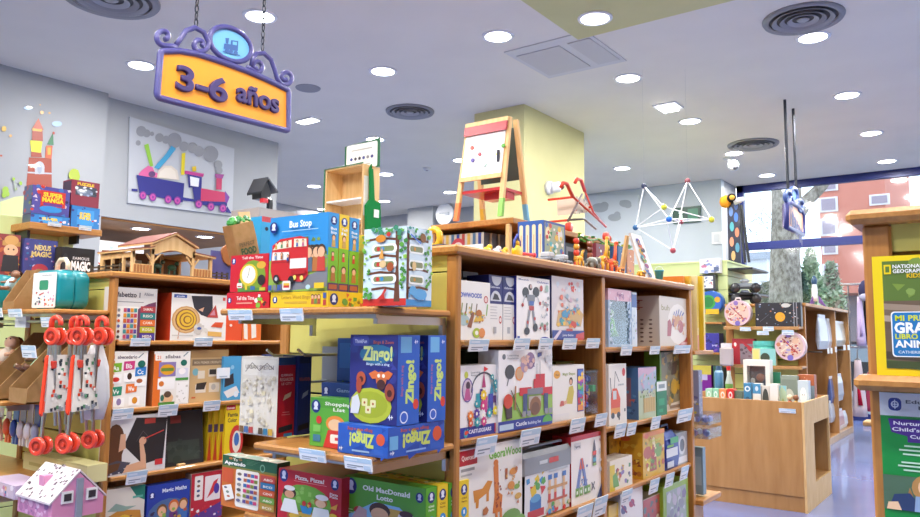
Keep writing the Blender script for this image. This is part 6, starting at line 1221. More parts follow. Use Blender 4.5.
def ab(A):
    A.rect(0,0,1,1,'#ece9e2'); A.rect(0,0,.16,.93,'#e07a2a'); A.ell(.08,.06,.06,.04,'#c9a02a'); A.rr(.02,.84,.2,.97,'#f0e8e0',.02); A.text('11',.06,.87,.06,'#d86a2a',.09); A.text('abecedario',.22,.87,.06,'#6a5f6a',.5); A.line([(.75,.88),(.88,.96)],.02,'#7a8a90')
    for (x,y,c,t) in ((.05,.63,'#7ab02f','Aa'),(.38,.66,'#c83a7a','Bb'),(.68,.55,'#2f7fc8','Cc'),(.08,.22,'#1f8a6a','Vv'),(.46,.26,'#e0702a','Ww')): A.poly([(x,y),(x+.28,y+.02),(x+.29,y+.17),(x+.01,y+.16)],c); A.text(t,x+.06,y+.04,.08,'#f2f4ee',.16,sub=True)
    A.ell(.84,.77,.1,.065,'#1f6a5a')
    for (x,y) in ((.06,.44),(.4,.46),(.68,.38),(.16,.03),(.55,.04)): A.rect(x,y,x+.28,y+.16,'#f6f4f0')
    A.ell(.2,.51,.09,.04,'#c8352f'); A.ell(.54,.56,.06,.06,'#3a2a20'); A.ell(.8,.47,.08,.04,'#a8603a'); A.ell(.3,.12,.06,.06,'#8a7aa0'); A.ell(.7,.13,.07,.06,'#d8902a')
GX('educational_game','white alphabet box with colour letter tiles and an orange edge','educational game',109,148,351.5,L2,LI,.06,'#e07a2a',ab,group=GL)
def si(A):
    A.rect(0,0,1,1,'#ece9e2'); A.rect(0,0,.2,.95,'#e0702a'); A.rr(.03,.83,.25,.97,'#f0e8e0',.02); A.text('21',.08,.86,.06,'#d86a2a',.1); A.text('sílabas',.3,.87,.065,'#6a5f6a',.42); A.line([(.8,.9),(.93,.98)],.02,'#7a8a90'); A.ell(.82,.78,.09,.06,'#1f6a5a')
    A.rect(.14,.53,.6,.8,'#8a78b0'); A.ell(.37,.66,.2,.1,'#e0a02a'); A.rect(.2,.63,.54,.69,'#6a8a3a'); A.rect(.62,.5,.95,.68,'#d8d8e6'); A.ell(.78,.62,.1,.06,'#f4f0f0'); A.rect(.6,.45,.96,.5,'#4f9a4a'); A.rect(.12,.3,.58,.5,'#f4f2ee'); A.ell(.22,.4,.07,.05,'#c8702a'); A.rect(.64,.02,.96,.42,'#f4f2ee'); A.ell(.4,.13,.16,.1,'#e2b48a'); A.ell(.4,.2,.1,.06,'#5a4434'); A.rect(.16,.0,.6,.06,'#4f8a3a'); A.ell(.26,.14,.05,.06,'#2f6a5a'); A.bits(.66,.05,.94,.4,['#d8d4cc','#c9c6c0'],10,.04,4)
GX('educational_game','white syllables box with a flower card and an orange edge','educational game',154.5,190.5,351.5,L2,LI,.06,'#a8643a',si,group=GL)
def wo(A):
    A.rect(0,0,1,1,'#cfae7c'); A.rect(0,.85,1,1,'#b5915f'); A.rect(.05,.7,.98,.82,'#8f7a60'); A.text('MON PREMIER ORDINATEUR',.1,.735,.045,'#d8c8a8',.8)
    A.ell(.14,.58,.08,.07,'#7ab0b8'); A.rect(.2,.45,.38,.6,'#ddd2bd'); A.rect(.48,.48,.7,.63,'#d8ccb8'); A.rect(.5,.52,.68,.62,'#34302e'); A.rect(.15,.18,.42,.34,'#e2d8c8'); A.poly([(.16,.24),(.38,.24),(.44,.38),(.18,.36)],'#34302e'); A.rect(.5,.18,.78,.36,'#dccfb8'); A.ell(.62,.28,.06,.06,'#b5b0a8'); A.rect(.06,.08,.16,.11,'#c8653a')
GX('educational_game','kraft wooden computer toy box with laptop pictures, middle shelf','educational game',191,228.5,350,L2,LI-.02,.08,'#b5915f',wo,group=GL)
def lp(A):
    A.rect(0,0,1,1,'#4a9ac8'); A.poly([(.05,.2),(.75,.32),(.95,.16),(.28,.05)],'#e0dcd8'); A.poly([(.08,.3),(.62,.38),(.56,.62),(.1,.5)],'#33333a'); A.ell(.75,.13,.13,.07,'#d8e2ea'); A.ell(.5,.75,.1,.05,'#8ac0e0')
GX('educational_game','bright blue laptop toy box before the kraft one, middle shelf','educational game',224,241.5,356.5,L2,LI,.07,'#4a9ac8',lp,group=GL)
s=MB(); p=at(217,368,'X',LI+.003); q=at(229.5,378,'X',LI+.003); 
e=empty('price_sticker',(LI+.003,(p.y+q.y)/2,q.z),PI/2,'white price sticker card in front of the kraft computer toy box','price sticker'); w=(q.y-p.y); MB().box((-w/2,-.002,0),(w/2,0,p.z-q.z),'#e4eaf0').build('card','print',e); MB().box((-w*.3,-.003,.008),(w*.3,-.002,.014),'#a9b8c8').build('card_print','print',e)
def gb(A):
    A.rect(0,0,1,1,'#dcdad8'); A.poly([(.42,.0),(1,.02),(1,.95),(.5,.98),(.28,.6)],'#dcdad8'); A.poly([(.48,.96),(1,.92),(.96,.2),(.62,.14),(.3,.5)],'#2a2a2e'); A.rect(.62,.84,.8,.93,'#a83a34'); A.poly([(.3,.3),(.48,.18),(.8,.1),(1,.08),(1,.02),(.3,.02)],'#dcdad8')
    A.line([(.5,.55),(.6,.72),(.7,.6),(.66,.5)],.008,'#5a5a5e'); A.ell(.16,.55,.15,.33,'#5a3a28'); A.poly([(0,.2),(.28,.18),(.27,.6),(.05,.75)],'#5f3c28'); A.poly([(.22,.4),(.33,.45),(.32,.7),(.24,.7)],'#d8a888'); A.poly([(0,.02),(.3,.04),(.42,.2),(.2,.26),(0,.2)],'#4a4a58'); A.bits(.02,.04,.36,.2,['#c8c8d0','#2f2f3a'],20,.02,3); A.poly([(.3,.04),(.68,.06),(.66,.3),(.6,.56),(.55,.5),(.58,.2),(.36,.16)],'#d8a888'); A.ell(.6,.55,.06,.07,'#d8a888'); A.line([(.62,.58),(.95,.7)],.018,'#c8453f'); A.rect(.82,.1,.95,.2,'#c8353a'); A.poly([(.02,.2),(.06,.05),(.22,.1),(.26,.22)],'#60402a')
GX('drawing_board_box','white box showing a girl drawing on a blackboard, third shelf','drawing board',106,167,418,L3,LI,.05,'#cfcdca',gb,group=GL)
def bk_(A): A.rect(.04,.04,.96,.96,'#24262a'); A.rect(.12,.08,.9,.45,'#34403a'); A.rect(.2,.78,.45,.92,'#7a2a28'); A.bits(.1,.1,.9,.5,['#2c3833','#3a4640'],12,.12,3)
goods('drawing_board','black slate drawing board leaning on the third shelf','drawing board',(LI-.03,(at(167,440,'X',LI).y+at(208,440,'X',LI).y)/2,L3),PI/2,at(208,440,'X',LI).y-at(167.5,440,'X',LI).y,.018,at(168,413,'X',LI).z-L3,'#2a2c30',bk_,group=GL,rx=-.12)
e=empty('chalk_block',(LI-.004,at(182,466,'X',LI).y,L3),PI/2,'little wooden block on the shelf in front of the slate board','block'); MB().box((-.022,-.004,0),(.022,.014,.014),ch=.002).build('block','wood_raw',e); MB().box((-.023,.002,.002),(-.018,.012,.012),'#d8b890').build('end_cap','print',e)
def fan(A):
    A.rect(0,0,1,1,'#e6c81f'); A.rect(.04,.88,.6,.97,'#b8232c'); A.text('Quercetti',.08,.9,.04,'#f3e0d8',.45,sub=True); A.text('Fanta',.15,.76,.07,'#2a2a34',.6); A.text('Color',.15,.66,.07,'#2a2a34',.55); A.ell(.7,.3,.42,.3,'#c8352f'); A.ell(.72,.3,.26,.2,'#e8e0d0'); A.ell(.72,.34,.16,.12,'#3f6fb0')
for k in range(4):
    y0=at(212+4.2*k,440,'X',LI).y
    goods('drawing_board_box' if 0 else 'educational_game',['yellow peg game box nearest the slate board','yellow peg game box second in the row','yellow peg game box third in the row','yellow peg game box with its red mascot face turned to the aisle'][k],'educational game',(LI-.05+.015*k,y0+(.02 if k<3 else .06),L3),PI/2,.032 if k<3 else .115,.16,at(225,404,'X',LI).z-L3,'#d8b81f',fan if k==3 else (lambda A:(A.rect(0,0,1,1,'#c9a41f'),A.rect(.1,.5,.9,.64,'#4a3a5a'),A.poly([(.1,0),(.9,0),(.5,.5)],'#b8402a'))),group=GL)
def mp(A):
    A.rect(0,0,1,1,'#d8d2c4'); A.poly([(.62,1),(1,1),(1,.72),(.8,.8)],'#1f7a6a'); A.rect(.7,.78,.95,.82,'#5aa898'); A.poly([(.05,.5),(.4,.62),(.9,.55),(.98,.2),(.9,0),(.02,0)],'#c88a3a'); A.poly([(.1,.62),(.3,.74),(.55,.66),(.8,.64),(.5,.58)],'#8fa89a'); A.line([(.2,.4),(.5,.5),(.8,.4),(.7,.15),(.4,.2),(.45,.35)],.05,'#e0b83a'); A.bits(.1,.05,.9,.5,['#a8602a','#d8a84a','#8a5a3a'],16,.05,3)
GX('educational_game','cream treasure map game box with a teal corner on the bottom shelf','educational game',104,145,488,L4,LI,.06,'#c9c2b2',mp,group=GL,h=.28)
def mm(A):
    A.rect(0,0,1,1,'#2340a0'); ot(A,.11,.8,.075); A.text('Magic Maths',.34,.83,.075,'#d8e2f6',.58,bold=.03); A.ell(.5,.4,.48,.3,'#4a6a9a'); A.person(.35,.1,.5,'#5a9a3a','#6a4a2a'); A.person(.62,.15,.5,'#6a3a7a','#c8642a'); A.person(.85,.2,.45,'#3f6fb0','#8a5a2a'); A.bits(.05,.05,.95,.5,['#8fb04a','#c8a03a','#3a3050','#b5503a'],26,.05,4)
GX('educational_game','blue magic maths game box with children on the bottom shelf','educational game',148,190,481.5,L4,LI,.06,'#2340a0',mm,group=GL,h=.265)
def rd(A):
    A.rect(0,0,1,1,'#b8283a'); A.rr(.1,.5,.36,.95,'#ece6e0',.03); A.rr(.42,.45,.92,.92,'#e8e0e0',.03); A.poly([(.5,.5),(.7,.6),(.85,.85),(.7,.8)],'#c8353f'); A.ell(.8,.66,.09,.1,'#4a3a9a'); 
    for k in range(4): A.ell(.22,.58+.09*k,.05,.025,['#5a5a6a','#3f5a8a','#8a5a3a','#5a5a6a'][k])
    A.poly([(0,0),(1,.12),(1,.4),(0,.2)],'#5a3a8a'); A.bits(0,.05,1,.38,['#e8e0e8','#3f4aa0','#c8353f'],24,.06,3)
GX('educational_game','red game box with picture cards on the bottom shelf','educational game',192,223,473,L4,LI,.06,'#b89a8a',rd,group=GL,h=.29)
for t in ((130.5,149.5,338,346,'under the violet reading game'),(194,211.5,337.5,346,'under the orange spiral toy box'),(112,132,409,418.5,'under the alphabet box'),(158,176.5,405,415,'under the syllables box'),(203,219,401,410,'under the kraft computer toy box'),(126,145.5,472,482,'under the girl at the blackboard box')): ptag(*t[:4],'X',LX+.008,t[4])
# toy stable on the top
bz=TOPZ+.001; BXf=LX-.03
f0=at(132.5,270,'X',BXf); f1=at(151.5,272,'X',BXf); f2=at(192.5,275,'X',BXf); f3=at(210,277,'X',BXf)
bo_=Vector((BXf,f1.y,bz)); e=empty('toy_stable',bo_,0,'wooden toy stable with red roof edges on top of the left gondola','toy stable')
def zh(px,py): return at(px,py,'X',BXf).z-bz
W='wood_raw'; ya_,yb_,yc_,yd_=[v.y-bo_.y for v in (f0,f1,f2,f3)]
for y,h_ in ((ya_,zh(132,250)),(yb_,zh(152,246)),(yc_,zh(193,251)),(yd_,zh(210,257))): MB().box((-.012,y-.009,0),(.006,y+.009,h_),ch=.002).build('post',W,e)
dx=-.32
for y,h_ in ((ya_,zh(132,250)),(yb_,zh(152,246)),(yc_,zh(193,251)),(yd_,zh(210,257))): MB().box((dx,y-.009,0),(dx+.018,y+.009,h_),ch=.002).build('post',W,e)
zr=zh(174,236); ze1=zh(152,245); ze2=zh(193,250); zl=zh(132,251); zrr=zh(211,259)
ym_=(yb_+yc_)/2
def gable(x):
    n=9; P=[(x,yb_-.01,ze1-.0),(x,ym_,zr),(x,yc_+.01,ze1-.0)]; arch=[(x,yc_-.015-(yc_-yb_-.03)*k/n,ze1-.05+.032*math.sin(PI*k/n)) for k in range(n+1)]
    P=[(x,yb_-.01,ze1),(x,ym_,zr),(x,yc_+.01,ze1),(x,yc_+.01,ze1-.05)]+arch+[(x,yb_-.01,ze1-.05)]
    return P
MB().prism(gable(.006),(-.014,0,0),'#fff').build('gable',W,e) if 0 else MB().prism(gable(.006),(-.014,0,0),'#ffffff').build('gable',W,e)
for (a_,b_,c_,d_,nm) in ((yb_-.015,ze1+.004,ym_,zr+.006,'roof'),(ym_,zr+.006,yc_+.02,ze1+.004,'roof'),(ya_-.02,zl,yb_,ze1-.02,'lean_to_roof'),(yc_,ze1-.03,yd_+.02,zrr,'lean_to_roof')):
    MB().prism([(.022,a_,b_),(.022,c_,d_),(.022,c_,d_+.008),(.022,a_,b_+.008)],(dx-.03,0,0),'#b5744a').build(nm,W,e); MB().prism([(.024,a_,b_+.0085),(.024,c_,d_+.0085),(.024,c_,d_+.013),(.024,a_,b_+.013)],(dx-.034,0,0),'#8f4632').build('roof_cover','print',e)
def br_(y0,z0,y1,z1): MB().tube([(0,y0,z0),(0,y1,z1)],.006,n=6).build('brace',W,e)
br_(yb_,ze1-.10,yb_+.045,ze1-.045); br_(yc_,ze1-.1,yc_-.045,ze1-.045); br_(yb_,ze1-.09,yb_-.035,ze1-.05); br_(yc_,ze1-.1,yc_+.035,ze1-.055)
MB().box((-.008,ya_,.005),(.004,yb_,.05),'#b57a4a').build('low_gate',W,e); MB().box((-.008,yc_,.005),(.004,yd_,.05),'#b57a4a').build('low_gate',W,e)
mm_=MB()
for y0,y1 in ((ya_,yb_),(yc_,yd_)):
    for k in range(6): y=y0+(y1-y0)*(k+.5)/6; mm_.box((.004,y-.006,.006),(.007,y+.006,.046),'#a8703f')
mm_.build('gate_slat','print',e)
MB().box((dx-.004,ya_,0),(dx,yd_,.14),'#7a5a3a').build('rear_wall','print',e); 
for y in (ym_-.02,ym_+.06): q=MB().box((dx,y-.02,.05),(dx+.004,y+.02,.1),'#d8dcd8').build('small_window','print',e)
MB().box((dx-.01,ya_-.01,-.0),(.02,yd_+.01,.004),'#8a6a48').build('base_board','print',e)
# side wing towards the end
for k,x in enumerate((-.09,-.2,-.3)): MB().box((x-.008,ya_-.008,0),(x+.008,ya_+.008,zl-.01),ch=.002).build('post',W,e)
MB().prism([(.006,ya_-.006,zl-.03),(.006,ya_-.006,zl-.004),(dx,ya_-.006,zl-.004),(dx,ya_-.006,zl-.03)],(0,.012,0),'#ffffff').build('side_beam',W,e)
for (y0,y1,x0,lb) in ((yd_+.03,yd_+.14,-.03,'low dark toy fence right of the stable, before the purple panel'),):
    q=empty('toy_fence',(BXf+x0,bo_.y+(y0+y1)/2,bz),0,lb,'toy fence'); L_=(y1-y0)/2
    for z in (.012,.03): MB().box((-.003,-L_,z),(.003,L_,z+.008),'#4a4038').build('rail','print',q)
    for k in range(4): MB().box((-.005,-L_+k*L_*.66-.004,0),(.005,-L_+k*L_*.66+.004,.045),'#3f362f').build('post','print',q)
q=empty('toy_fence',(BXf-.2,2.06,bz),0,'dark toy fence on the near end beside the stable wing','toy fence')
for z in (.015,.034): MB().box((-.14,-.003,z),(.16,.003,z+.008),'#4f4338').build('rail','print',q)
for k in range(5): MB().box((-.14+k*.073-.004,-.005,0),(-.14+k*.073+.004,.005,.05),'#453a30').build('post','print',q)
for (x,y,c,lb) in ((-.12,ya_+.04,'#e6e2da','white toy horse under the stable wing'),(-.1,ym_-.03,'#3a5a48','dark green toy figure inside the stable'),(-.12,ym_+.07,'#4a7a5a','green toy figure by the stable window')):
    q=empty('toy_figure',(BXf+x,bo_.y+y,bz+.005),0,lb,'toy figure'); 
    MB().ball((0,0,.05),.02,c,10,(.8,1.4,.9)).build('body','plastic',q,True); MB().ball((0,.03,.075),.013,c,10).build('head','plastic',q,True)
    for s_ in (-1,1): MB().tube([(0,s_*.018,0),(0,s_*.016,.045)],.006,c,6).build('leg','plastic',q)
# purple panel with brown bear shape
p=at(216,252,'X',-3.95); p2=at(240,279,'X',-3.95)
e=empty('bear_board',(-3.95,(p.y+p2.y)/2+.03,bz),PI/2,'purple panel with an orange brown bear shape behind the red clock games','display board'); w=p2.y-p.y+.12; h_=at(228,252,'X',-3.95).z-bz
MB().box((-w/2,0,0),(w/2,.012,h_),'#5b5a9c').build('panel','print',e); 
b0=at(232,254,'X',-3.93); m=MB(); cx=b0.y-((p.y+p2.y)/2+.03); cz=b0.z-bz
pts=[(cx+.068*math.cos(t*PI/12)*(1+.08*math.sin(5*t*PI/12)),-.012,cz+.072*math.sin(t*PI/12)*(1+.06*math.cos(4*t*PI/12))) for t in range(24)]
m.prism(pts,(0,.012,0),'#b9743a'); m.build('bear_shape','print',e)
# kraft food bag
p=at(232,250,'X',-3.72); p2=at(257,255,'X',-3.72); w=(p2.y-p.y)*.88; top_=at(250,220,'X',-3.72).z; h_=top_-at(250,258,'X',-3.72).z
e=empty('paper_bag',(-3.72,(p.y+p2.y)/2+.01,bz),PI/2,'kraft paper bag of play food leaning above the red clock games','paper bag')
zb_=at(250,262,'X',-3.72).z-bz
S_=Matrix.Translation((0,0,zb_))@Matrix.Rotation(-.3,4,'Y')
m=MB(); m.M=S_; loft(m,[rrect(w,.09,0,.01,2),rrect(w*1.02,.1,h_*.6,.01,2),rrect(w*1.05,.085,h_,.01,2)],'#ffffff'); m.build('bag','kraft',e)
m=MB(); m.M=S_; m.text('PERFECT',(-w*.36,-.052,h_*.42),(1,0,0),(0,0,1),.022,'#5a4a2a',w=w*.7); m.text('FOOD',(-w*.34,-.052,h_*.2),(1,0,0),(0,0,1),.038,'#2f4a24',w=w*.7,bold=.05); m.build('bag_lettering','print',e)
m=MB(); m.M=S_; 
for k in range(7): m.ball((-w*.3+.02*k,0,h_+.01+.012*(k%2)),.028,('#2f8a3a','#4fa84a','#1f6a34')[k%3],8)
m.build('play_food_leaves','plastic',e)
m=MB(); m.M=S_; m.prism([(0,-.03,h_*.9),(w*.48,-.03,h_*.86),(w*.6,-.01,h_*1.25),(w*.1,-.01,h_*1.3)],(0,.01,0),'#c9a874'); m.build('folded_flap','print',e)
MB().box((-w*.4,-.03,0),(w*.4,.05,zb_+.005),'#a8854f').build('stand','kraft',e)
# grey box with toy hut on top
XG_=-4.05
p=at(259,207,'X',XG_); p2=at(331,222,'X',XG_); h_=p.z-bz
goods('storage_box','large grey box standing behind the blue monster box','box',(XG_,(p.y+p2.y)/2,bz),PI/2,p2.y-p.y,.3,h_,'#a39c9a',lambda A:(A.rect(.02,.7,.98,.98,'#aaa3a0'),A.rect(.1,.2,.4,.5,'#8f8a8a')))
p=at(259,203,'X',XG_-.1); yh_=at(268,203,'X',XG_-.1).y
e=empty('toy_hut',(XG_-.1,yh_,bz+h_+.001),0,'black toy hut with a grey roof on a post above the grey box','toy hut')
sc_=(at(254,195,'X',XG_-.1)-at(271,195,'X',XG_-.1)).length
MB().box((-.015,-.0,0),(.015,.03,.09),'#26282c').build('post','plastic',e)
s_=sc_/2; zt_=.085
MB().prism([(0,-s_*.8,zt_),(0,s_*.3,zt_),(0,s_*.3,zt_+.05),(0,-s_*.2,zt_+.13),(0,-s_*.85,zt_+.04)],(-.1,0,0),'#1f2024').build('walls','plastic',e)
MB().prism([(.02,-s_*.3,zt_+.14),(.02,s_*.95,zt_+.055),(.02,s_*.95,zt_+.067),(.02,-s_*.3,zt_+.155)],(-.16,0,0),'#5a5f66').build('roof','plastic',e); MB().prism([(.02,-s_*.3,zt_+.14),(.02,-s_*1.0,zt_+.03),(.02,-s_*1.02,zt_+.045),(.02,-s_*.32,zt_+.155)],(-.16,0,0),'#2a2c30').build('roof','plastic',e)
MB().box((-.02,-s_*.75,zt_-.03),(.02,-s_*.2,zt_),'#c8303a').build('red_door','plastic',e)
# blue monster box
XB_=-3.78; p=at(262,216,'X',XB_); p2=at(302,224,'X',XB_)
def mo(A):
    A.rect(0,0,1,1,'#2f9ad0'); A.rect(0,.92,1,1,'#b5404a'); A.ell(.43,.84,.14,.1,'#ffffff'); A.ell(.44,.84,.06,.05,'#1c1c22'); A.ell(.8,.8,.11,.075,'#ffffff'); A.ell(.8,.8,.05,.035,'#1c1c22'); A.ell(.12,.82,.04,.03,'#1c2a3a'); A.poly([(.22,.66),(.36,.7),(.42,.3),(.3,.3)],'#c8303a'); A.poly([(.22,.7),(.3,.74),(.3,.68)],'#f0f4f6'); A.poly([(.34,.74),(.42,.74),(.4,.66)],'#f0f4f6'); A.ell(.26,.22,.12,.06,'#a8c83a')
goods('toy_box','blue monster faced box with big white eyes behind the bus game box','toy box',(XB_,(p.y+p2.y)/2,bz),PI/2,p2.y-p.y,.12,p.z-bz,'#2f9ad0',mo)
# market stall toy with apron
XS=-3.78; fr_=at(363,180,'X',XS); YSs=fr_.y; fl_=at(325.5,172,'Y',YSs); bk2=at(380,170,'X',XS); zt2=at(363,165,'X',XS).z
wS=XS-fl_.x; dS=min(bk2.y-YSs,.5)
e=empty('market_stall',((XS+fl_.x)/2,YSs+dS/2,bz),0,'pale wooden toy market stall with a price board and green apron behind the tree puzzle','toy market stall')
H_=zt2-bz; x0,x1,y0,y1=-wS/2,wS/2,-dS/2,dS/2
MB().box((x0,y0,0),(x0+.014,y1,H_),ch=.002).build('side_panel',W,e); MB().box((x1-.014,y0,0),(x1,y1,H_),ch=.002).build('side_panel',W,e); MB().box((x0,y0,H_),(x1,y1,H_+.012)).build('top_panel',W,e)
MB().box((x0+.014,y1-.01,0),(x0+(x1-x0)*.6,y1,H_)).build('rear_panel',W,e)
for py in (199,220): z=at(345,py,'Y',YSs).z-bz; MB().box((x0+.014,y0+.005,z-.012),(x1-.014,y1-.01,z)).build('shelf','plastic',e)
MB().tube([(x0-.004,y0-.004,0),(x0-.004,y0-.004,H_+.014),(x1,y0-.004,H_+.018)],.006,'#2f7a4a',6).build('green_trim','plastic',e)
sg0=at(345,151,'Y',YSs+dS*.7); sg1=at(379,162,'Y',YSs+dS*.7); sw=sg1.x-sg0.x; sh_=at(345,147,'Y',YSs+dS*.7).z-(bz+H_)
q=[(sg0.x-e.location.x,y1*.4,H_+.01),(sg1.x-e.location.x,y1*.4,H_+.01),(sg1.x-e.location.x,y1*.4,H_+sh_+.02),(sg0.x-e.location.x,y1*.4,H_+sh_)]
MB().prism(q,(0,.012,0),'#2f6a44').build('board_frame','plastic',e); A=Art((q[0][0],q[0][1],q[0][2]),(sw,0,0),(0,0,sh_)); A.rr(.05,.02,.95,.96,'#f2f0ea',.04); 
for k in range(6): A.ell(.2+.12*k,.42,.04,.06,['#3a4a8a','#4a4a52','#3a3a42','#4a5a9a','#8a8a92','#4a4a8a'][k])
A.rect(.2,.72,.8,.76,'#b9b5ac'); A.rect(.25,.15,.75,.18,'#b9b5ac'); A.m.build('board_print','print',e)
# apron hung on the side
AX=x1+.012; yA=-dS*.1; 
def ap(y,z): return (AX,y,z)
z1a=H_-.02; z2a=at(370,200,'X',XS).z-bz; z3a=at(370,250,'X',XS).z-bz
MB().prism([ap(y0+dS*.25,z1a),ap(y0+dS*.42,z1a),ap(y0+dS*.55,z2a),ap(y0+dS*.9,z2a-.02),ap(y0+dS*.98,z3a+.1),ap(y0+dS*.7,z3a),ap(y0+dS*.12,z3a+.03),ap(y0+dS*.05,z2a-.05),ap(y0+dS*.3,z2a)],(.018,0,0),'#1f7a3f').build('apron','cloth',e)
MB().tube([ap(y0+dS*.3,z1a),(AX+.01,y0+dS*.34,z1a+.03),ap(y0+dS*.4,z1a)],.008,'#1f7a3f',6).build('apron_strap','cloth',e); MB().box((AX+.019,y0+dS*.5,z2a-.13),(AX+.021,y0+dS*.8,z2a-.07),'#d8e0d8').build('apron_badge','print',e); MB().box((x1,y0+dS*.05,H_*.6),(x1+.004,y0+dS*.3,H_*.92),'#e4e0d4').build('price_list','print',e)
e=empty('toy_ball',(XS-.2,YSs-.09,bz+h_ if 0 else bz),0,'small grey ball toy peeking over the bus game box','ball')
p=at(313,218,'Y',YSs-.09); e.location=(p.x,YSs-.09,bz); MB().ball((0,0,p.z-bz),.035,'#6b6a6c',14).build('ball','plastic',e,True); MB().tube([(0,0,0),(0,0,p.z-bz-.03)],.008,'#5a5a5c',6).build('stand','plastic',e)
# ================================================================ left end: cases, cardboard trays, magic sets, dolls
def case(px0,px1,py0,py1,Y,label):
    a=at(px0,py1,'Y',Y); b=at(px1,py0,'Y',Y); w=b.x-a.x; d=.165
    e=empty('carry_case',((a.x+b.x)/2,Y+d/2,ZT+.001),math.radians(4),label,'toy carry case','teal carry cases')
    h=at(px0,py0,'Y',Y).z-ZT-.05
    for s_,(ya,yb) in enumerate(((-d/2,-.004),(.004,d/2))):
        rg=[]
        for (yy,k) in ((ya,.9),(ya+.014,1),(yb-.004,1),(yb,1)) if s_==0 else ((ya,1),(ya+.004,1),(yb-.014,1),(yb,.9)):
            rg.append([(x*k,yy,z*k+h/2) for x,z,_ in rrect(w,h,0,.05,5)])
        m=MB(); loft(m,rg,'#12868f'); m.build('shell_half','plastic',e,True)
    m=MB(); m.tube([(-w*.2,0,h),(-w*.19,0,h+.04),(-w*.1,0,h+.06),(w*.1,0,h+.06),(w*.19,0,h+.04),(w*.2,0,h)],.012,'#e6d3b4',8); m.build('handle','plastic',e,True)
    for s_ in (-1,1): MB().box((s_*w*.3-.014,-d*.3,h*.9),(s_*w*.3+.014,d*.3,h*1.015),'#0f7680',ch=.003).build('latch','plastic',e)
    MB().box((-w*.24,-.02,h),(w*.24,.02,h+.008),'#d88a7a').build('handle_base','plastic',e)
    A=Art((-w*.44,-d/2-.001,h*.04),(w*.88,0,0),(0,0,h*.9)); A.d=.003
    A.rr(0,.0,1,1,'#ece9e4',.04); A.rr(.28,.5,.66,.78,'#2a9068',.05); A.text('maletin',.38,.9,.035,'#8a8a8a',.4); A.bits(.08,.06,.92,.46,['#c8352f','#e08a2a','#3f8fb8','#5aa34a','#d88ab0','#e8c83a','#4a4a5a'],26,.045,3); A.line([(.3,.36),(.5,.42)],.03,'#c8352f')
    A.m.build('paper_sleeve_print','print',e)
    return e
case(32,58,262,306,1.76,'teal plastic carry case with white sleeve and cream handle, beside the corner post')
case(-28,-4,266,305,1.78,'teal plastic carry case cut off at the photo edge')
def tray(x0,x1,yb,yt,Y,z,label,d=.17):
    a=at(x0,yb,'Y',Y); b=at(x1,yb,'Y',Y); w=b.x-a.x
    e=empty('cardboard_tray',((a.x+b.x)/2,Y,z),0,label,'cardboard tray','cardboard display trays of dolls')
    h=at(x1,yt,'Y',Y+d).z-z; t=.006
    MB().box((-w/2,0,0),(w/2,d,t)).build('base','kraft',e)
    for s_ in (-1,1): MB().prism([(s_*w/2,0,0),(s_*w/2,d,0),(s_*w/2,d,h),(s_*w/2,d*.8,h),(s_*w/2,0,h*.2)],(-s_*t,0,0),'#ffffff').build('side_wall','kraft',e)
    MB().box((-w/2+t,d-t,t),(w/2-t,d,h)).build('rear_wall','kraft',e); MB().box((-w/2+t,0,t),(w/2-t,t,h*.2)).build('front_wall','kraft',e)
    return e,w,d,h
def doll(parent_loc,rz,label,skin,hair,cl,tilt=.5,s=1.):
    e=empty('doll',parent_loc,rz,label,'doll'); e.rotation_euler=(tilt,0,rz); e.scale=(s,s,s)
    m=MB(); m.tube([(0,0,0.02),(0,0,.09),(0,0,.13)],[.04,.04,.022],cl,10); m.build('dress','cloth',e,True)
    for sx in (-1,1):
        MB().tube([(sx*.02,-.005,.03),(sx*.025,-.04,-.0),(sx*.03,-.085,-.015)],[.019,.016,.014],skin,8).build('leg','plastic',e,True)
        MB().tube([(sx*.035,0,.115),(sx*.06,-.02,.08),(sx*.06,-.05,.06)],[.014,.012,.011],skin,8).build('arm','plastic',e,True)
    m=MB(); m.ball((0,-.005,.165),.04,skin,14); m.build('head','plastic',e,True); 
    for sx in (-1,1): MB().ball((sx*.015,-.042,.17),.005,'#2a2018',6).build('eye','plastic',e)
    m=MB(); r=random.Random(3)
    for _ in range(40):
        t=r.uniform(0,2*PI); q=r.uniform(0,1.25); m.ball((.037*math.sin(q)*math.cos(t),.012+.036*math.sin(q)*abs(math.sin(t)),.168+.038*math.cos(q)),.012,hair,6)
    m.build('hair','cloth',e)
    return e
tz2=ZT+.001
tray(3,14,301,272,1.73,tz2,'cardboard tray between the two teal cases on the end shelf',d=.13)
doll((at(11,280,'Y',1.82).x,1.80,tz2+.11),math.radians(10),'brown haired doll in the tray between the teal cases','#8a5f45','#3a241a','#b8d8e0',-.5,.62)
zl2=1.16
end_shelf('wooden end shelf low under the dolls, behind the hanging pushchairs',-4.95,LX-.25,1.60,YE,zl2)
tray(8,26,408,330,1.62,zl2+.001,'cardboard tray with the green dressed doll, nearer the hanging pushchairs',d=.3)
tray(-22,-2,408,332,1.62,zl2+.001,'cardboard tray at the photo edge with a light skinned doll',d=.3)
doll((at(14,385,'Y',1.66).x,1.74,zl2+.12),math.radians(15),'doll with mint green clothes lying in the middle cardboard tray','#6a4632','#2e1c14','#8fd0b5',-.8,1.0)
doll((at(-12,375,'Y',1.7).x,1.74,zl2+.14),math.radians(20),'light skinned doll in the tray at the photo edge','#d8a88a','#7a4a2a','#c8b8a8',-.6,.95)
for t in ((8,17,308,317,'under the photo edge teal case'),(10,22.5,309,317,'under the cardboard tray between the cases'),(43,54,317,327,'under the teal case beside the corner post')): ptag(*(t[:4] if t[0]!=8 else (-3,3,308,317)),'Y',1.69,t[4])
ptag(24,37,345,358,'Y',1.60,'beside the mint green doll')
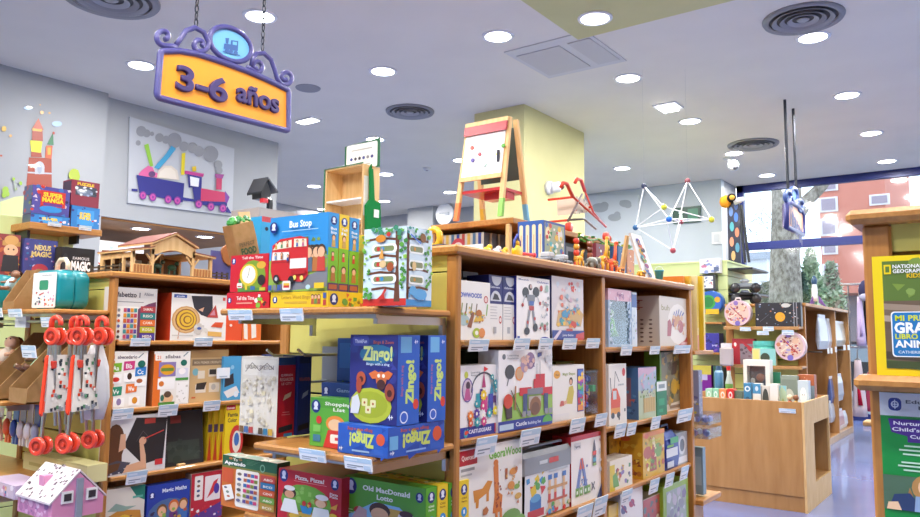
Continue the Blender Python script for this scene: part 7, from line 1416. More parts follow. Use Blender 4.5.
# hanging folded pushchairs
def folded(loc,H,rz,label):
    """folded toy pushchair hanging by its hooked handles; loc = lowest point, H = height"""
    e=empty('toy_pushchair',loc,rz,label,'toy pushchair','folded toy pushchairs on the rail'); RED='#e2472f'
    for sx in (-1,1):
        x=sx*.06
        hk=[(x,0,H-.05),(x,0,H-.02)]+[(x,-.025+.025*math.cos(t),H-.02+.022*math.sin(t)) for t in [PI*k/6 for k in range(1,7)]]+[(x,-.05,H-.035)]
        MB().tube(hk,.012,RED,8).build('handle','plastic',e,True)
        MB().tube([(x,0,H-.05),(x*1.1,.005,H*.5),(x*1.25,.0,.05)],.008,'#8c8f95',7).build('frame_tube','metal',e)
        MB().tube([(x*.8,-.02,H*.86),(x*.7,-.02,H*.45),(x*.5,-.03,.12)],.008,'#8c8f95',7).build('frame_tube','metal',e)
        MB().tube([(x*.3,.02,H*.8),(x*.5,.02,H*.4),(x*1.0,.02,.06)],.007,'#77797f',7).build('frame_tube','metal',e)
        for zz,kk in ((.035,1),(H*.86,.85)):
            for k in (-1,1):
                m=MB(); X_=sx*.075*kk+k*.022; m.lathe([(.022,-.006),(.026,-.010),(.037,-.010),(.041,-.005),(.041,.005),(.037,.010),(.026,.010),(.022,.006)],(X_,-.03 if zz>.1 else 0,zz),(1,0,0),RED,20); m.lathe([(.001,-.003),(.024,-.003),(.024,.003),(.001,.003)],(X_,-.03 if zz>.1 else 0,zz),(1,0,0),'#b8361f',14); m.lathe([(.001,-.009),(.009,-.009),(.009,.009),(.001,.009)],(X_,-.03 if zz>.1 else 0,zz),(1,0,0),'#d8462f',10); m.build('wheel','plastic',e)
        MB().box((x*1.15-.014,-.014,H*.3),(x*1.15+.014,.02,H*.3+.05),RED,ch=.004).build('joint','plastic',e)
        MB().box((x*.9-.012,-.03,H*.62),(x*.9+.012,.0,H*.62+.035),'#c83a2a',ch=.004).build('joint','plastic',e)
    m=MB(); m.prism([(-.075,-.012,H*.72),(.07,-.012,H*.72),(.085,-.035,H*.3),(-.1,-.035,H*.3)],(0,.006,0),'#d4d1cb'); r=random.Random(5)
    for _ in range(46):
        g=r.random(); xx=r.uniform(-.07,.07); y=-.013-.023*g-.002; z=H*(.7-.38*g); m.poly([(xx-.008,y,z),(xx+.008,y,z),(xx+.006,y-.001,z-.016),(xx-.007,y-.001,z-.014)],r.choice(('#c8452f','#3a3f48','#5a8a6a','#8a8f98','#e8e6e2')))
    m.build('fabric_seat','cloth',e); MB().prism([(-.085,-.01,H*.7),(-.075,-.01,H*.72),(-.12,-.04,H*.28),(-.13,-.04,H*.3)],(0,.012,0),RED).build('seat_edge','cloth',e)
    return e
YK_=1.70
for (px,pb,lb) in ((62,453,'red and grey folded toy pushchair hanging nearer the cardboard trays'),(88,451,'red and grey folded toy pushchair hanging next to the corner post')):
    p=at(px,318,'Y',YK_); q=at(px,pb,'Y',YK_); folded((p.x,YK_+.0,q.z),p.z-q.z,math.radians(112),lb)
p=at(97,345,'Y',YK_+.06); q=at(97,420,'Y',YK_+.06); e=empty('cloth_bag',(p.x,YK_+.06,q.z),math.radians(60),'white patterned cloth bag hanging behind the pushchair beside the corner post','cloth bag')
hB_=p.z-q.z; loft(MB(),[rrect(.09,.03,0,.012,3),rrect(.13,.06,hB_*.3,.02,3),rrect(.11,.05,hB_*.7,.02,3),rrect(.05,.02,hB_,.008,3)],'#cfcfd0').build('bag','cloth',e,True); MB().tube([(0,0,hB_*.98),(0,0,hB_+.1)],.004,'#b8322c',6).build('cord','cloth',e)
# dollhouse and doll boxes at the bottom
zd=.78
end_shelf('low wooden end shelf of the left gondola under the pink dolls house',-4.95,LX-.02,1.38,YE,zd)
YD=1.42; a=at(18,500,'Y',YD); b=at(52,503,'Y',YD)
w=b.x-a.x; d_=.10; e=empty('dolls_house',((a.x+b.x)/2,YD+d_,zd),0,'pink toy dolls house with a white spotted roof at the bottom of the left end','dolls house')
hw_=w/2; hz_=at(52,503,'Y',YD).z-zd; rz_=at(70,474,'X',b.x).z-zd
m=MB(); m.prism([(hw_,-d_,0),(hw_,d_,0),(hw_,d_,hz_),(hw_,0,rz_),(hw_,-d_,hz_)],(-2*hw_,0,0),'#d88fb5'); m.build('house_body','plastic',e)
for s_ in (-1,1):
    P=[(-hw_-.004,s_*(d_+.01),hz_-.008),(hw_+.004,s_*(d_+.01),hz_-.008),(hw_+.004,0,rz_+.004),(-hw_-.004,0,rz_+.004)]
    MB().prism(P,(0,0,.008),'#d8ccd2').build('roof','plastic',e)
r=random.Random(2); m=MB()
for _ in range(46):
    u_,v_=r.random(),r.random(); x=-hw_+2*hw_*u_; y=-(d_+.01)*(1-v_); z=(hz_-.008)*(1-v_)+(rz_+.004)*v_+.0095; m.poly([(x-.006,y-.004,z-.003),(x+.006,y-.004,z-.003),(x+.005,y+.004,z+.003),(x-.005,y+.004,z+.003)],r.choice(('#5a4a5a','#8a7a8a','#4a4a52')))
m.build('roof_spot_print','print',e)
for y in (-.045,.05): q=MB().box((hw_,y-.022,hz_*.85),(hw_+.006,y+.022,hz_*.85+.045),'#eceaec').build('window_frame','plastic',e); MB().box((hw_+.006,y-.014,hz_*.85+.009),(hw_+.008,y+.014,hz_*.85+.036),'#3a3440').build('window_pane','plastic',q)
MB().box((hw_,-.012,0),(hw_+.012,.012,rz_-.02),'#8f97a8').build('hinge_strip','plastic',e)
A=Art((-hw_,-d_-.001,0),(2*hw_,0,0),(0,0,hz_)); A.rect(.08,.1,.92,.85,'#c07aa8'); A.bits(.1,.1,.9,.85,['#d8a8c8','#a86a98','#e0c0d8','#8a5a90'],22,.07,4); A.m.build('front_print','print',e)
MB().box((-.04,-.07,hz_+.0),(.0,-.03,rz_-.02),'#d88fb5').build('dormer','plastic',e)
GY('toy_box','clear fronted box of small dolls at the photo edge, beside the pink dolls house','toy box',-14,16,478,zd,1.50,.14,'#b9a8c0',lambda A:(A.rect(.05,.05,.95,.95,'#c9b8c8'),A.person(.3,.1,.7,'#8a5aa0','#5a3a24'),A.person(.7,.1,.7,'#4a7ab0','#c89a4a'),A.bits(.05,.05,.95,.95,['#d8c8d8','#7a9ac0','#c87aa0','#e8e0e8'],16,.06,4)))
GY('toy_box','cream box lying low behind the pink dolls house','toy box',24,88,452,zd,1.86,.1,'#d8d29a',lambda A:(A.rect(0,.9,1,1,'#c9c48a'),A.rect(.1,.3,.3,.5,'#b9b070')))
# hanging toy packs
zp=at(20,405,'Y',1.78).z
e=empty('hanging_rail',(at(25,405,'Y',1.78).x,1.78,zp+.03),0,'chrome peg rail with blister packs above the dolls house','rail'); MB().tube([(-.25,0,0),(.22,0,0)],.006,n=6).build('rod','metal',e)
for x in (-.2,.18): MB().tube([(x,0,0),(x,.21,0)],.005,n=6).build('arm','metal',e)
for k,(px,c,c2,lb) in enumerate(((2,'#e0b8a8','#d8d2d6','pale pink hanging blister pack at the photo edge'),(11,'#d8562f','#c9b8b8','orange hanging blister pack'),(19,'#2a4fa8','#3f6fc8','blue robot shaped hanging toy'),(27,'#c9c4d0','#8a86a0','white spotted hanging pack between the blue toy and pushchairs'),(35,'#d8d2d8','#9a8a90','grey white hanging pack nearer the pushchairs'),(43,'#8a8aa0','#3a4a8a','navy and white hanging pack behind the pushchair wheels'))):
    p=at(px,408,'Y',1.76); e=empty('hanging_pack',(p.x,1.76-.004*k,zp-.17),0,lb,'hanging toy pack','toy packs on the peg rail'); 
    MB().box((-.03,-.004,.09),(.03,0,.19),c2).build('header_card','print',e); MB().ball((0,-.012,.06),.034,c,12,(.8,.5,1.3)).build('blister','plastic',e,True); MB().box((-.025,-.006,-.02),(-.006,.004,.04),c).build('leg','plastic',e); MB().box((.006,-.006,-.02),(.025,.004,.04),c).build('leg','plastic',e)
# magic sets on the top near the end
XM_=-4.42
def na(A): A.rect(0,0,1,1,'#3b3f7e'); A.bits(.05,.05,.95,.95,['#5a5aa0','#8a4a7a','#2f6a9a','#c89a3a','#b8b8d8'],30,.06,3); A.text('NEXUS',.3,.72,.13,'#d8c27a',.5,bold=.04); A.text('MAGIC',.22,.55,.13,'#d8c27a',.6,bold=.04); A.ell(.5,.2,.25,.16,'#a83a4a')
GX('magic_set','dark blue starry magic set box on the top of the left gondola','magic set',25,58,238,bz,XM_-.1,.08,'#3b3f7e',na)
def ma(A): A.rect(0,0,1,1,'#17181c'); A.text('FAMOUS',.34,.62,.09,'#c9ccd2',.5); A.text('MAGIC',.3,.28,.28,'#eef0f2',.58,bold=.05); A.rect(.34,.14,.8,.17,'#6a6c72'); A.ell(.12,.5,.1,.3,'#2a2c32')
GX('magic_set','black magic set box with big white lettering beside the dark blue one','magic set',62,95,246.5,bz,XM_,.08,'#17181c',ma)
def pi(A): A.rect(0,0,1,1,'#8a3a3a'); A.bits(0,0,1,1,['#5a3a3a','#b5603a','#2a2a30','#c8a03a'],24,.12,3); A.rect(.45,.72,1,.84,'#b58a4a'); A.ell(.72,.86,.22,.12,'#c89a5a'); A.ell(.72,.62,.22,.14,'#e0b08a'); A.poly([(.45,.1),(1,.1),(.95,.5),(.5,.5)],'#2a2a30'); A.ell(.64,.64,.03,None,'#33281f'); A.ell(.8,.64,.03,None,'#33281f')
GX('toy_box','red and black toy box with a man in a straw hat at the photo edge','toy box',-12,21,232,bz,XM_-.12,.08,'#6a2a2a',pi)
# boxes on the green wall unit
def sm(A):
    A.rect(0,0,1,1,'#4f4a9a'); A.bits(0,0,1,1,['#8a3a4a','#c8352f','#3f6fb8','#d8c8d8','#2a2a5a'],40,.08,5); A.rect(.22,.3,.88,.86,'#c8322f'); A.text('SUPER',.28,.64,.15,'#f0d030',.54,bold=.05); A.text('MANGA',.26,.46,.15,'#f0d030',.58,bold=.05); A.ell(.5,.2,.3,.12,'#2f8fd8'); A.rect(.3,.32,.8,.42,'#6a3a8a')
def sm2(A):
    A.rect(0,0,1,1,'#8a2f44'); A.text('PUZZLE',.2,.82,.1,'#f0d030',.6,bold=.05); A.rect(.15,.42,.9,.78,'#3a4658'); A.ell(.5,.55,.3,.14,'#6a7a94'); A.bits(.15,.4,.9,.78,['#9ab0d0','#26303c','#d8e0e8'],12,.07,3)
def smb(A):
    A.rect(0,0,1,1,'#2f7fc8'); A.rect(.2,.15,.8,.85,'#3f9ae0'); A.text('SUPER',.28,.42,.3,'#f0d030',.42,bold=.05); A.bits(0,0,1,1,['#c8352f','#e8e0f0','#3a3a80'],10,.06,3)
zz=zs1+.001; XP=MX-.04
hA=at(33,213,'X',XP).z-zz
GX('toy_box','flat blue and red game box under the colourful yellow titled box','toy box',31,70,213,zz,XP,.13,'#6a3a6a',smb,group='game boxes on the wall unit shelf',left=lambda A:A.rect(.05,.05,.95,.95,'#4a5a6a'))
GX('toy_box','colourful box with a big yellow title on the wall unit shelf','toy box',33,70.5,184.5,zz+hA+.001,XP,.13,'#4a3a6a',sm,group='game boxes on the wall unit shelf',left=lambda A:(A.rect(0,0,1,1,'#5a6a8a'),A.bits(0,0,1,1,['#8a9a5a','#3a3a5a','#a85a5a'],10,.2,3)))
hB=at(73,205,'X',XP).z-zz
GX('toy_box','blue game box under the masked figure box on the wall unit shelf','toy box',72,100,205,zz,XP,.13,'#2f7fc8',smb,group='game boxes on the wall unit shelf',left=lambda A:A.rect(.05,.05,.95,.95,'#7a2f44'))
GX('toy_box','dark red box with a masked figure on the wall unit shelf','toy box',72,100,179,zz+hB+.001,XP,.13,'#8a2f44',sm2,group='game boxes on the wall unit shelf',left=lambda A:A.rect(.05,.05,.95,.95,'#4a3a4a'))
for t in ((48,61,221.5,227,'under the flat blue and red game box'),(79,91,225,231,'under the blue box of the masked figure')): ptag(*t[:4],'X',MX+.008,t[4])
# white picture rack in the far room under the soffit
p=at(101,240,'X',-10.5); p2=at(128,252,'X',-10.5)
goods('picture_rack','white rack of bright picture cards in the room under the soffit','rack',(-10.5,(p.y+p2.y)/2,0),PI/2,p2.y-p.y+.5,.3,p.z,'#e2e4e8',lambda A:A.bits(.05,.75,.95,.98,['#c8dff0','#e8c8c0','#a8c8e0','#f0f0f0','#c8604a'],26,.05,3))
# ================================================================ far side goods
# wire geometry model hanging between the riser and the window
YW_=8.0
N={'a':(644,186),'b':(687.5,181),'c':(664,207),'d':(669,219),'f':(681,221.5),'g':(711.5,219.5),'h':(635.5,227.5),'i':(673,250.5)}
dep_={'a':0,'b':.25,'c':-.25,'d':-.35,'f':.3,'g':.0,'h':.0,'i':.1}
pt={k:at(*v,'Y',YW_+dep_[k]) for k,v in N.items()}
c0=pt['d'].copy(); e=empty('wire_model',c0,0,'white rod geometric model with small coloured balls hanging below the ceiling','geometric model')
for a,b in ('ac','ah','cg','ch','dh','df','bd','bg','bi','ci','dg','hi','hf','fi','fg','ab','ad'):
    if a+b in ('ab',): continue
    MB().tube([tuple(pt[a]-c0),tuple(pt[b]-c0)],.006,'#eef0f2',6).build('rod','plastic',e)
for k,c in zip('abcdfghi',('#2a3250','#8a4a50','#c8c83a','#2f6fc8','#a84a50','#d8d23a','#2f5f8a','#a8404a')): MB().ball(tuple(pt[k]-c0),.034,c,12).build('joint_ball','plastic',e,True)
for k in 'ab': MB().tube([tuple(pt[k]-c0),(pt[k].x-c0.x,pt[k].y-c0.y,ZC-.01-c0.z)],.0006,'#9a9ca0',4).build('string','plastic',e)
# goods on the pale green unit
GH='goods on the pale green slat unit'
YH=HY-.27
zsh=[]
for (x0,x1,y) in ((693,722,322),(690,722,352),(690,722,402)): zsh.append(at(700,y,'Y',HY-.3).z)
for (x0,x1,yt,yb,lb,fn,c) in ((699.5,720,259,272.5,'white box with pink circles hung at the top of the pale green unit',lambda A:(A.bits(.05,.05,.95,.95,['#c87a9a','#8a9ac8','#d8d8e0','#7a7a8a'],18,.12,3),A.rect(.7,.1,.95,.4,'#5a6a8a')),'#e2e2e8'),(699.5,715.5,275,289.5,'white picture box in a dark frame below the pink circles box',lambda A:(A.rect(0,0,1,1,'#3a3a42'),A.rect(.1,.1,.85,.9,'#e6e8ea'),A.bits(.15,.15,.8,.85,['#a8b0c0','#c87a7a','#6a7a9a'],10,.12,3)),'#3a3a42')):
    a=at(x0,yt,'Y',HY-.12); b=at(x1,yb,'Y',HY-.12); goods('toy_box',lb,'toy box',((a.x+b.x)/2,HY-.12,b.z),0,b.x-a.x,.115,a.z-b.z,c,fn,group=GH)
p=at(713,303,'Y',HY-.16); R_=.17
e=empty('toy_drum',(p.x,HY-.16,p.z),0,'round blue and yellow toy drum set on the pale green unit','toy drum')
MB().lathe([(.001,.14),(R_*.98,.14),(R_,.1),(R_,0),(R_*.9,-.02),(R_*.6,-.02)],ax=(0,-1,0),o=(0,.02,0),col=['#2f5fb0','#2f5fb0','#3f6fc0','#2a4f9a','#2f5fb0'],n=24).build('shell','plastic',e,True); 
e.children[0].rotation_euler=(0,0,0)
A=Art((-R_,-.125,-R_),(2*R_,0,0),(0,0,2*R_)); A.ell(.5,.5,.47,None,'#3565b8'); A.ell(.42,.52,.3,None,'#3fa04a'); A.ell(.42,.52,.22,None,'#2f7f3f'); A.rect(.3,.02,.85,.24,'#e0b52a'); A.ell(.8,.62,.12,None,'#d8a02a'); A.m.build('drum_print','print',e)
for (x0,x1,yt,si,lb,c,fn) in ((699.5,719,333,1,'violet and blue toy box on the middle shelf of the pale green unit','#3f3a9a',lambda A:A.bits(.05,.05,.95,.95,['#6a7ad0','#2a2a6a','#b8b8e0','#7a4ab0'],20,.12,3)),(692,699,331,1,'small white boxed toy beside the violet box','#c9ccd8',lambda A:A.bits(.1,.1,.9,.9,['#8a8aa0','#3a4a70'],6,.2,3)),(692,711,365,2,'purple craft bag on the low shelf of the pale green unit','#7a1f8a',lambda A:(A.rect(0,.75,1,1,'#c8b84a'),A.rect(.2,.6,.8,.75,'#b8b0d0'))),(713,722,366,2,'dark green box beside the purple craft bag','#2f5a4a',lambda A:A.rect(.2,.2,.8,.8,'#3f6a5a'))):
    GY('toy_box',lb,'toy box',x0,x1,yt,zsh[si]+.001,YH,.2,c,fn,group=GH)
for (px,yb,lb,zshelf) in ((742,289,'silver toy racing car boxed on the upper side shelf by the window',None),(742,302,'dark toy racing car boxed on the lower side shelf by the window',None)):
    z=at(740,293 if yb==289 else 304,'Y',HY+.1).z+.001
    e=empty('toy_car',(HX+.18,HY+.2,z),math.radians(20),lb,'toy car','toy cars on the side shelves'); s_=.17
    MB().box((-s_,-.09,.06),(s_,.09,.14),'#8f979f' if yb==289 else '#4a4e58',ch=.03).build('body','plastic',e); MB().box((-s_*.4,-.07,.14),(s_*.4,.07,.2),'#b9c0c6' if yb==289 else '#8a90a0',ch=.03).build('cabin','plastic',e)
    for sx in (-1,1):
        for sy in (-1,1): MB().lathe([(.001,-.04),(.06,-.04),(.07,-.02),(.07,.02),(.06,.04),(.001,.04)],(sx*s_*.8,sy*.11,.07),(0,1,0),'#2a2b30',14).build('wheel','plastic',e,True)
# dark wall poster with coloured spots, lion toy on top
px_=-3.1; yP=HY+.5
a=at(727,203,'Y',yP); b=at(741,262,'Y',yP)
e=empty('spotted_banner',((a.x+b.x)/2,yP,HZ+.03),0,'dark navy banner with coloured spots standing on the pale green unit','banner'); w=b.x-a.x; h_=a.z-HZ-.03
MB().box((-w/2,0,0),(w/2,.03,h_),'#23263a').build('panel','print',e); A=Art((-w/2,0,0),(w,0,0),(0,0,h_))
for k,(x,y,c) in enumerate(((.3,.85,'#5a7ab0'),(.7,.75,'#3f6fc0'),(.35,.6,'#4aa0a8'),(.75,.5,'#c87a5a'),(.3,.35,'#d88a6a'),(.75,.25,'#4a8aa8'),(.4,.12,'#c8a06a'),(.72,.95,'#3a5a9a'))): A.ell(x,y,.17,.08,c)
A.m.build('spot_print','print',e)
for k,x in enumerate((.45,.62)): MB().tube([(w*x,.02,h_*.95),(w*(x+.35+.15*k),.02,0)],.02,'#2a2c33',8).build('pole','plastic',e)
q=at(731,205,'Y',yP-.05); e=empty('lion_plush',(q.x-.02,yP-.02,a.z),0,'orange and black plush lion on top of the spotted banner','plush toy')
MB().ball((-.07,0,.02),.09,'#d8902a',12,(1,.7,1.1)).build('body','cloth',e,True); MB().ball((.03,-.02,.06),.07,'#2a2626',12).build('mane','cloth',e,True); MB().ball((.05,-.07,.06),.04,'#e0a84a',10).build('face','cloth',e,True); MB().tube([(.06,0,0),(.14,0,.02),(.2,0,.04)],[.05,.045,.03],'#e6e4e2',8).build('paw','cloth',e,True)
# far end of the middle gondola: folders and hanging packs
yE=4.33
es=at(705,437,'X',-1.45)
for k,(px,c,lb) in enumerate(((681,'#d8822f','orange activity book standing at the far end of the middle gondola'),(688,'#e0b53a','yellow activity book next to the orange one'),(694.5,'#ead9a0','cream and yellow activity book third at the far end'),(700.5,'#e6c22a','bright yellow activity book last at the far end'))):
    Yk=4.40+.05*k; a=at(px,276,'Y',Yk)
    e=empty('activity_book',(at((683.5,690,696.5,703)[k],300,'Y',Yk).x-.16,Yk,1.42),0,lb,'activity book','activity books at the far end'); h_=a.z-1.42
    MB().box((-.16,0,0),(.16,.032,h_),c).build('cover','print',e); MB().box((-.15,.004,h_-.001),(.155,.028,h_+.002),'#e9e4d6').build('pages','print',e)
    A=Art((.16,0,0),(0,.032,0),(0,0,h_)); A.rect(.1,.0,.9,.2,'#e0a8a0'); A.rect(.25,.3,.75,.9,['#e8b87a','#f2e0a0','#e8c83a','#f0da70'][k]); A.m.build('spine_print','print',e)
eb=empty('end_shelf',(-1.75,4.5,1.42),0,'small wooden shelf at the far end of the middle gondola','shelf'); wp(eb,'board',(-2.2,4.335,1.395),(-1.49,4.68,1.419)); wp(eb,'bracket',(-1.9,4.335,1.36),(-1.88,4.55,1.395),'metal',0)
a=at(693.5,371,'X',-1.5); b=at(703.5,371,'X',-1.5); z0=at(698,420,'X',-1.5).z
e=empty('hanging_pack',(-1.6,4.42,z0),0,'tall grey violet blister pack hanging at the far end of the middle gondola','hanging toy pack'); h_=a.z-z0
MB().box((-.06,0,0),(.1,.06,h_),'#8f93b0').build('card','print',e); A=Art((-.06,0,0),(.16,0,0),(0,0,h_)); A.bits(.1,.05,.95,.95,['#b9bcd0','#6a6a9a','#d8d8e4','#c8b84a'],24,.12,3); A.m.build('card_print','print',e); A=Art((.1,0,0),(0,.06,0),(0,0,h_)); A.bits(.1,.05,.95,.95,['#b9bcd0','#a8acc8','#d8d8e4','#c8b84a'],14,.2,4); A.m.build('side_print','print',e); MB().tube([(.02,.03,h_),(.02,.03,h_+.03),(.02,-.09,h_+.03)],.004,n=6).build('peg','metal',e)
for k,(y_,lb) in enumerate(((437,'clear plastic tray of small toys at the far end, lower one'),(423,'clear plastic tray of small toys at the far end, upper one'))):
    z=at(700,y_,'X',-1.5).z; e=empty('toy_tray',(-1.56,4.45,z),0,lb,'toy tray','clear trays at the far end')
    MB().box((-.12,-.11,0),(.14,.12,.004)).build('floor','clear_plastic',e)
    for q in (((-.12,-.11,0),(-.116,.12,.06)),((.136,-.11,0),(.14,.12,.06)),((-.12,-.11,0),(.14,-.106,.06)),((-.12,.116,0),(.14,.12,.06))): MB().box(*q).build('side','clear_plastic',e)
    m=MB(); r=random.Random(k)
    for _ in range(14): m.ball((r.uniform(-.08,.1),r.uniform(-.07,.08),.022),.02,r.choice(('#b9b4cc','#8a8ac0','#c8c8d4','#9a7ab0')),7)
    o=m.build('small_toys','plastic',e); o['kind']='stuff'; MB().tube([(0,-.115,.05),(0,-.12,.05)],.02,n=6).build('hook','metal',e)
z=at(700,505,'X',-1.44).z
e=empty('end_shelf',(-1.6,4.5,z),0,'low wooden base shelf at the far end of the middle gondola','shelf'); wp(e,'board',(-2.3,4.335,z-.03),(-1.46,4.66,z)); wp(e,'support',(-2.2,4.335,0),(-1.55,4.6,z-.031),'wood_upright')
e=empty('hanging_pack',(-1.55,4.43,z+.012),0,'slim teal grey pack standing low at the far end of the middle gondola','hanging toy pack'); h_=at(700,450,'X',-1.5).z-z; MB().box((-.05,0,0),(.06,.05,h_),'#6f8a9a').build('card','print',e); MB().box((-.04,-.001,h_*.2),(.05,0,h_*.8),'#8fa8b5').build('card_print','print',e)
# goods in the counter tray
GB='goods in the counter tray'
zb_=BT+.001
def cb(px0,px1,yt,Y,c,lb,fn=None,d=.1,nm='toy_box'):
    a=at(px0,yt,'Y',Y); b=at(px1,yt,'Y',Y); return goods(nm,lb,'toy box',((a.x+b.x)/2,Y,zb_),0,b.x-a.x,d,a.z-zb_,c,fn,group=GB)
dot=lambda c,c2:(lambda A:(A.ell(.5,.75,.3,.15,c2),A.ell(.5,.75,.16,.08,c),A.rect(.2,.1,.8,.3,c2)))
Y1=BY0+.06
cb(705.5,712,388.5,Y1,'#a9d8b5','mint green box at the tray corner of the counter',dot('#a9d8b5','#e2f2e6'))
cb(712.5,718.5,388.5,Y1,'#8fccaa','mint green box second in the counter tray',dot('#8fccaa','#e2f2e6'))
cb(719,726,389,Y1,'#e8935a','orange box beside the mint green ones',dot('#e8935a','#f6e2d2'))
cb(727,733.5,389,Y1,'#d8322f','red box between the orange box and the leafy green one',dot('#d8322f','#f6dcd8'))
cb(734.5,742.5,391,Y1+.03,'#6a7a68','dark leafy green box in the counter tray',lambda A:A.bits(.05,.05,.95,.9,['#4a6a48','#8a9a7a','#c9ccc0','#2f4a34'],16,.15,3))
cb(743.5,751,383,Y1,'#3f82a8','tall blue box with a white ring mark in the counter tray',lambda A:(A.ring(.5,.82,.2,.38,'#dfeaf0'),A.ell(.5,.45,.32,.12,'#2a5a78'),A.rect(.2,.08,.8,.2,'#8fb8cc')))
cb(752.5,760.5,383.5,Y1,'#e6e4dc','tall white box with a blue top in the counter tray',lambda A:(A.rect(0,.68,1,1,'#4a90b8'),A.ell(.5,.84,.2,.08,'#dfe8ec'),A.rect(.2,.3,.8,.5,'#d2d0c8')))
cb(761.5,769,386,Y1+.02,'#d8d2c8','box with a dark oval window in the counter tray',lambda A:A.ell(.5,.5,.42,.42,'#4a4f48'))
cb(769.5,777.5,384,Y1,'#ece6dc','cream box with a brown square in the counter tray',lambda A:(A.rect(0,.05,1,.45,'#b8704a'),A.ell(.5,.28,.25,.1,'#d8a888')))
cb(777.5,786,385.5,Y1+.06,'#b9d2b0','pale green landscape card standing in the counter tray',lambda A:(A.poly([(0,0),(1,0),(1,.3),(.6,.6),(.3,.4),(0,.5)],'#a8b86a'),A.poly([(0,.7),(.5,1),(1,.8),(1,1),(0,1)],'#8fc8d0'),A.ell(.5,.3,.3,.12,'#c8b04a')),d=.02)
cb(780.5,797,375.5,Y1+.42,'#8f9c90','tall grey green picture box at the back of the counter tray',lambda A:(A.rect(.05,.05,.95,.9,'#7f8c82'),A.ell(.5,.4,.3,.25,'#c0c4b8')))
cb(797.5,814,374.5,Y1+.5,'#b5623a','orange brown headed box at the far corner of the counter tray',lambda A:(A.rect(0,0,1,.72,'#8a9aa0'),A.bits(.1,.8,.9,.95,['#e0b090','#8a3a24'],6,.06,3)))
cb(797.5,808,380.5,Y1+.34,'#c9d8e2','pale blue box with a white bear in the counter tray',lambda A:(A.ell(.5,.55,.32,.25,'#f2f4f4'),A.ell(.5,.25,.4,.2,'#eef0f0'),A.ell(.42,.58,.04,None,'#333333'),A.ell(.6,.58,.04,None,'#333333'),A.rect(.55,.02,1,.2,'#4a6a80')))
cb(770,780,372,Y1+.5,'#1f7a5a','dark green book behind the white puppet box',lambda A:A.rect(.3,.4,.7,.6,'#3f9a78'),d=.03)
# puppet window box
a=at(743,359.5,'Y',Y1+.38); b=at(770,384,'Y',Y1+.38); w=b.x-a.x; h_=a.z-zb_
e=empty('window_box',((a.x+b.x)/2,Y1+.38,zb_),0,'large white box with a brown toy animal behind its window, in the counter tray','toy box',GB)
z0_=h_*.42; m=MB(); m.box((-w/2,0,0),(w/2,.12,z0_),'#ece8e0'); m.box((-w/2,0,h_*.88),(w/2,.12,h_),'#ece8e0'); m.box((-w/2,0,z0_),(-w*.36,.12,h_*.88),'#ece8e0'); m.box((w*.34,0,z0_),(w/2,.12,h_*.88),'#ece8e0'); m.box((-w*.36,.11,z0_),(w*.34,.12,h_*.88),'#7a5a48'); m.build('carton','print',e); MB().box((-w*.36,.004,z0_),(w*.34,.006,h_*.88)).build('window','clear_plastic',e)
m=MB(); m.ball((w*.1,.05,(z0_+h_*.88)/2),w*.17,'#b5652a',12,(1,.5,1)); m.build('toy_body','plastic',e,True); m=MB(); m.ball((-w*.2,.05,z0_+h_*.16),w*.1,'#d8cfc4',10,(1,.5,1.2)); m.build('toy_head','plastic',e,True)
p=at(729,380,'Y',Y1+.25); e=empty('toy_bottle',(p.x,Y1+.25,zb_),0,'clear and green bottle shaped toy in the counter tray','toy bottle',GB); hB_=at(729,366,'Y',Y1+.25).z-zb_
MB().lathe([(.001,0),(.035,0),(.036,hB_*.6),(.018,hB_*.8),(.016,hB_*.9),(.001,hB_*.9)],col=['#5a8a3a','#6a9a48','#b8c4b8','#b8c4b8','#b8c4b8'],n=16).build('bottle','plastic',e,True); MB().lathe([(.001,hB_*.9),(.02,hB_*.9),(.02,hB_),(.001,hB_)],col='#c8302f',n=12).build('cap','plastic',e)
p=at(719,380,'Y',Y1+.3); e=empty('toy_canister',(p.x,Y1+.3,zb_),0,'blue canister toy behind the mint green boxes','toy canister',GB); hB_=at(719,366,'Y',Y1+.3).z-zb_
MB().lathe([(.001,0),(.04,0),(.042,hB_*.85),(.03,hB_*.9),(.001,hB_*.9)],col=['#5a7a98','#4a80a8','#8fb0c8','#8fb0c8'],n=16).build('can','plastic',e,True); MB().lathe([(.001,hB_*.9),(.028,hB_*.9),(.024,hB_),(.001,hB_)],col='#3a5a78',n=12).build('cap','plastic',e)
for (px,lb,c) in ((790,'small red and gold wooden toy by the counter rim','#b5452a'),(796,'small brown and gold wooden toy by the counter corner','#c89a3a')):
    p=at(px,400,'Y',Y1); e=empty('wooden_figure',(p.x,Y1,zb_),0,lb,'wooden toy',GB); hF=at(px,390,'Y',Y1).z-zb_
    MB().lathe([(.001,0),(.022,0),(.026,hF*.3),(.015,hF*.6),(.001,hF*.62)],col=c,n=14).build('body','plastic',e,True); MB().ball((0,0,hF*.72),hF*.11,'#e0c8a0' if px<793 else '#8a5a3a',10).build('head','plastic',e,True); MB().box((-.045,-.02,0),(-.03,.03,hF*.5),'#2a2622').build('wheel','plastic',e)
ptag(779,796,408,413.5,'Y',BY0-.004,'on the front of the low counter')
p=at(700,442,'Y',BY0-.003)
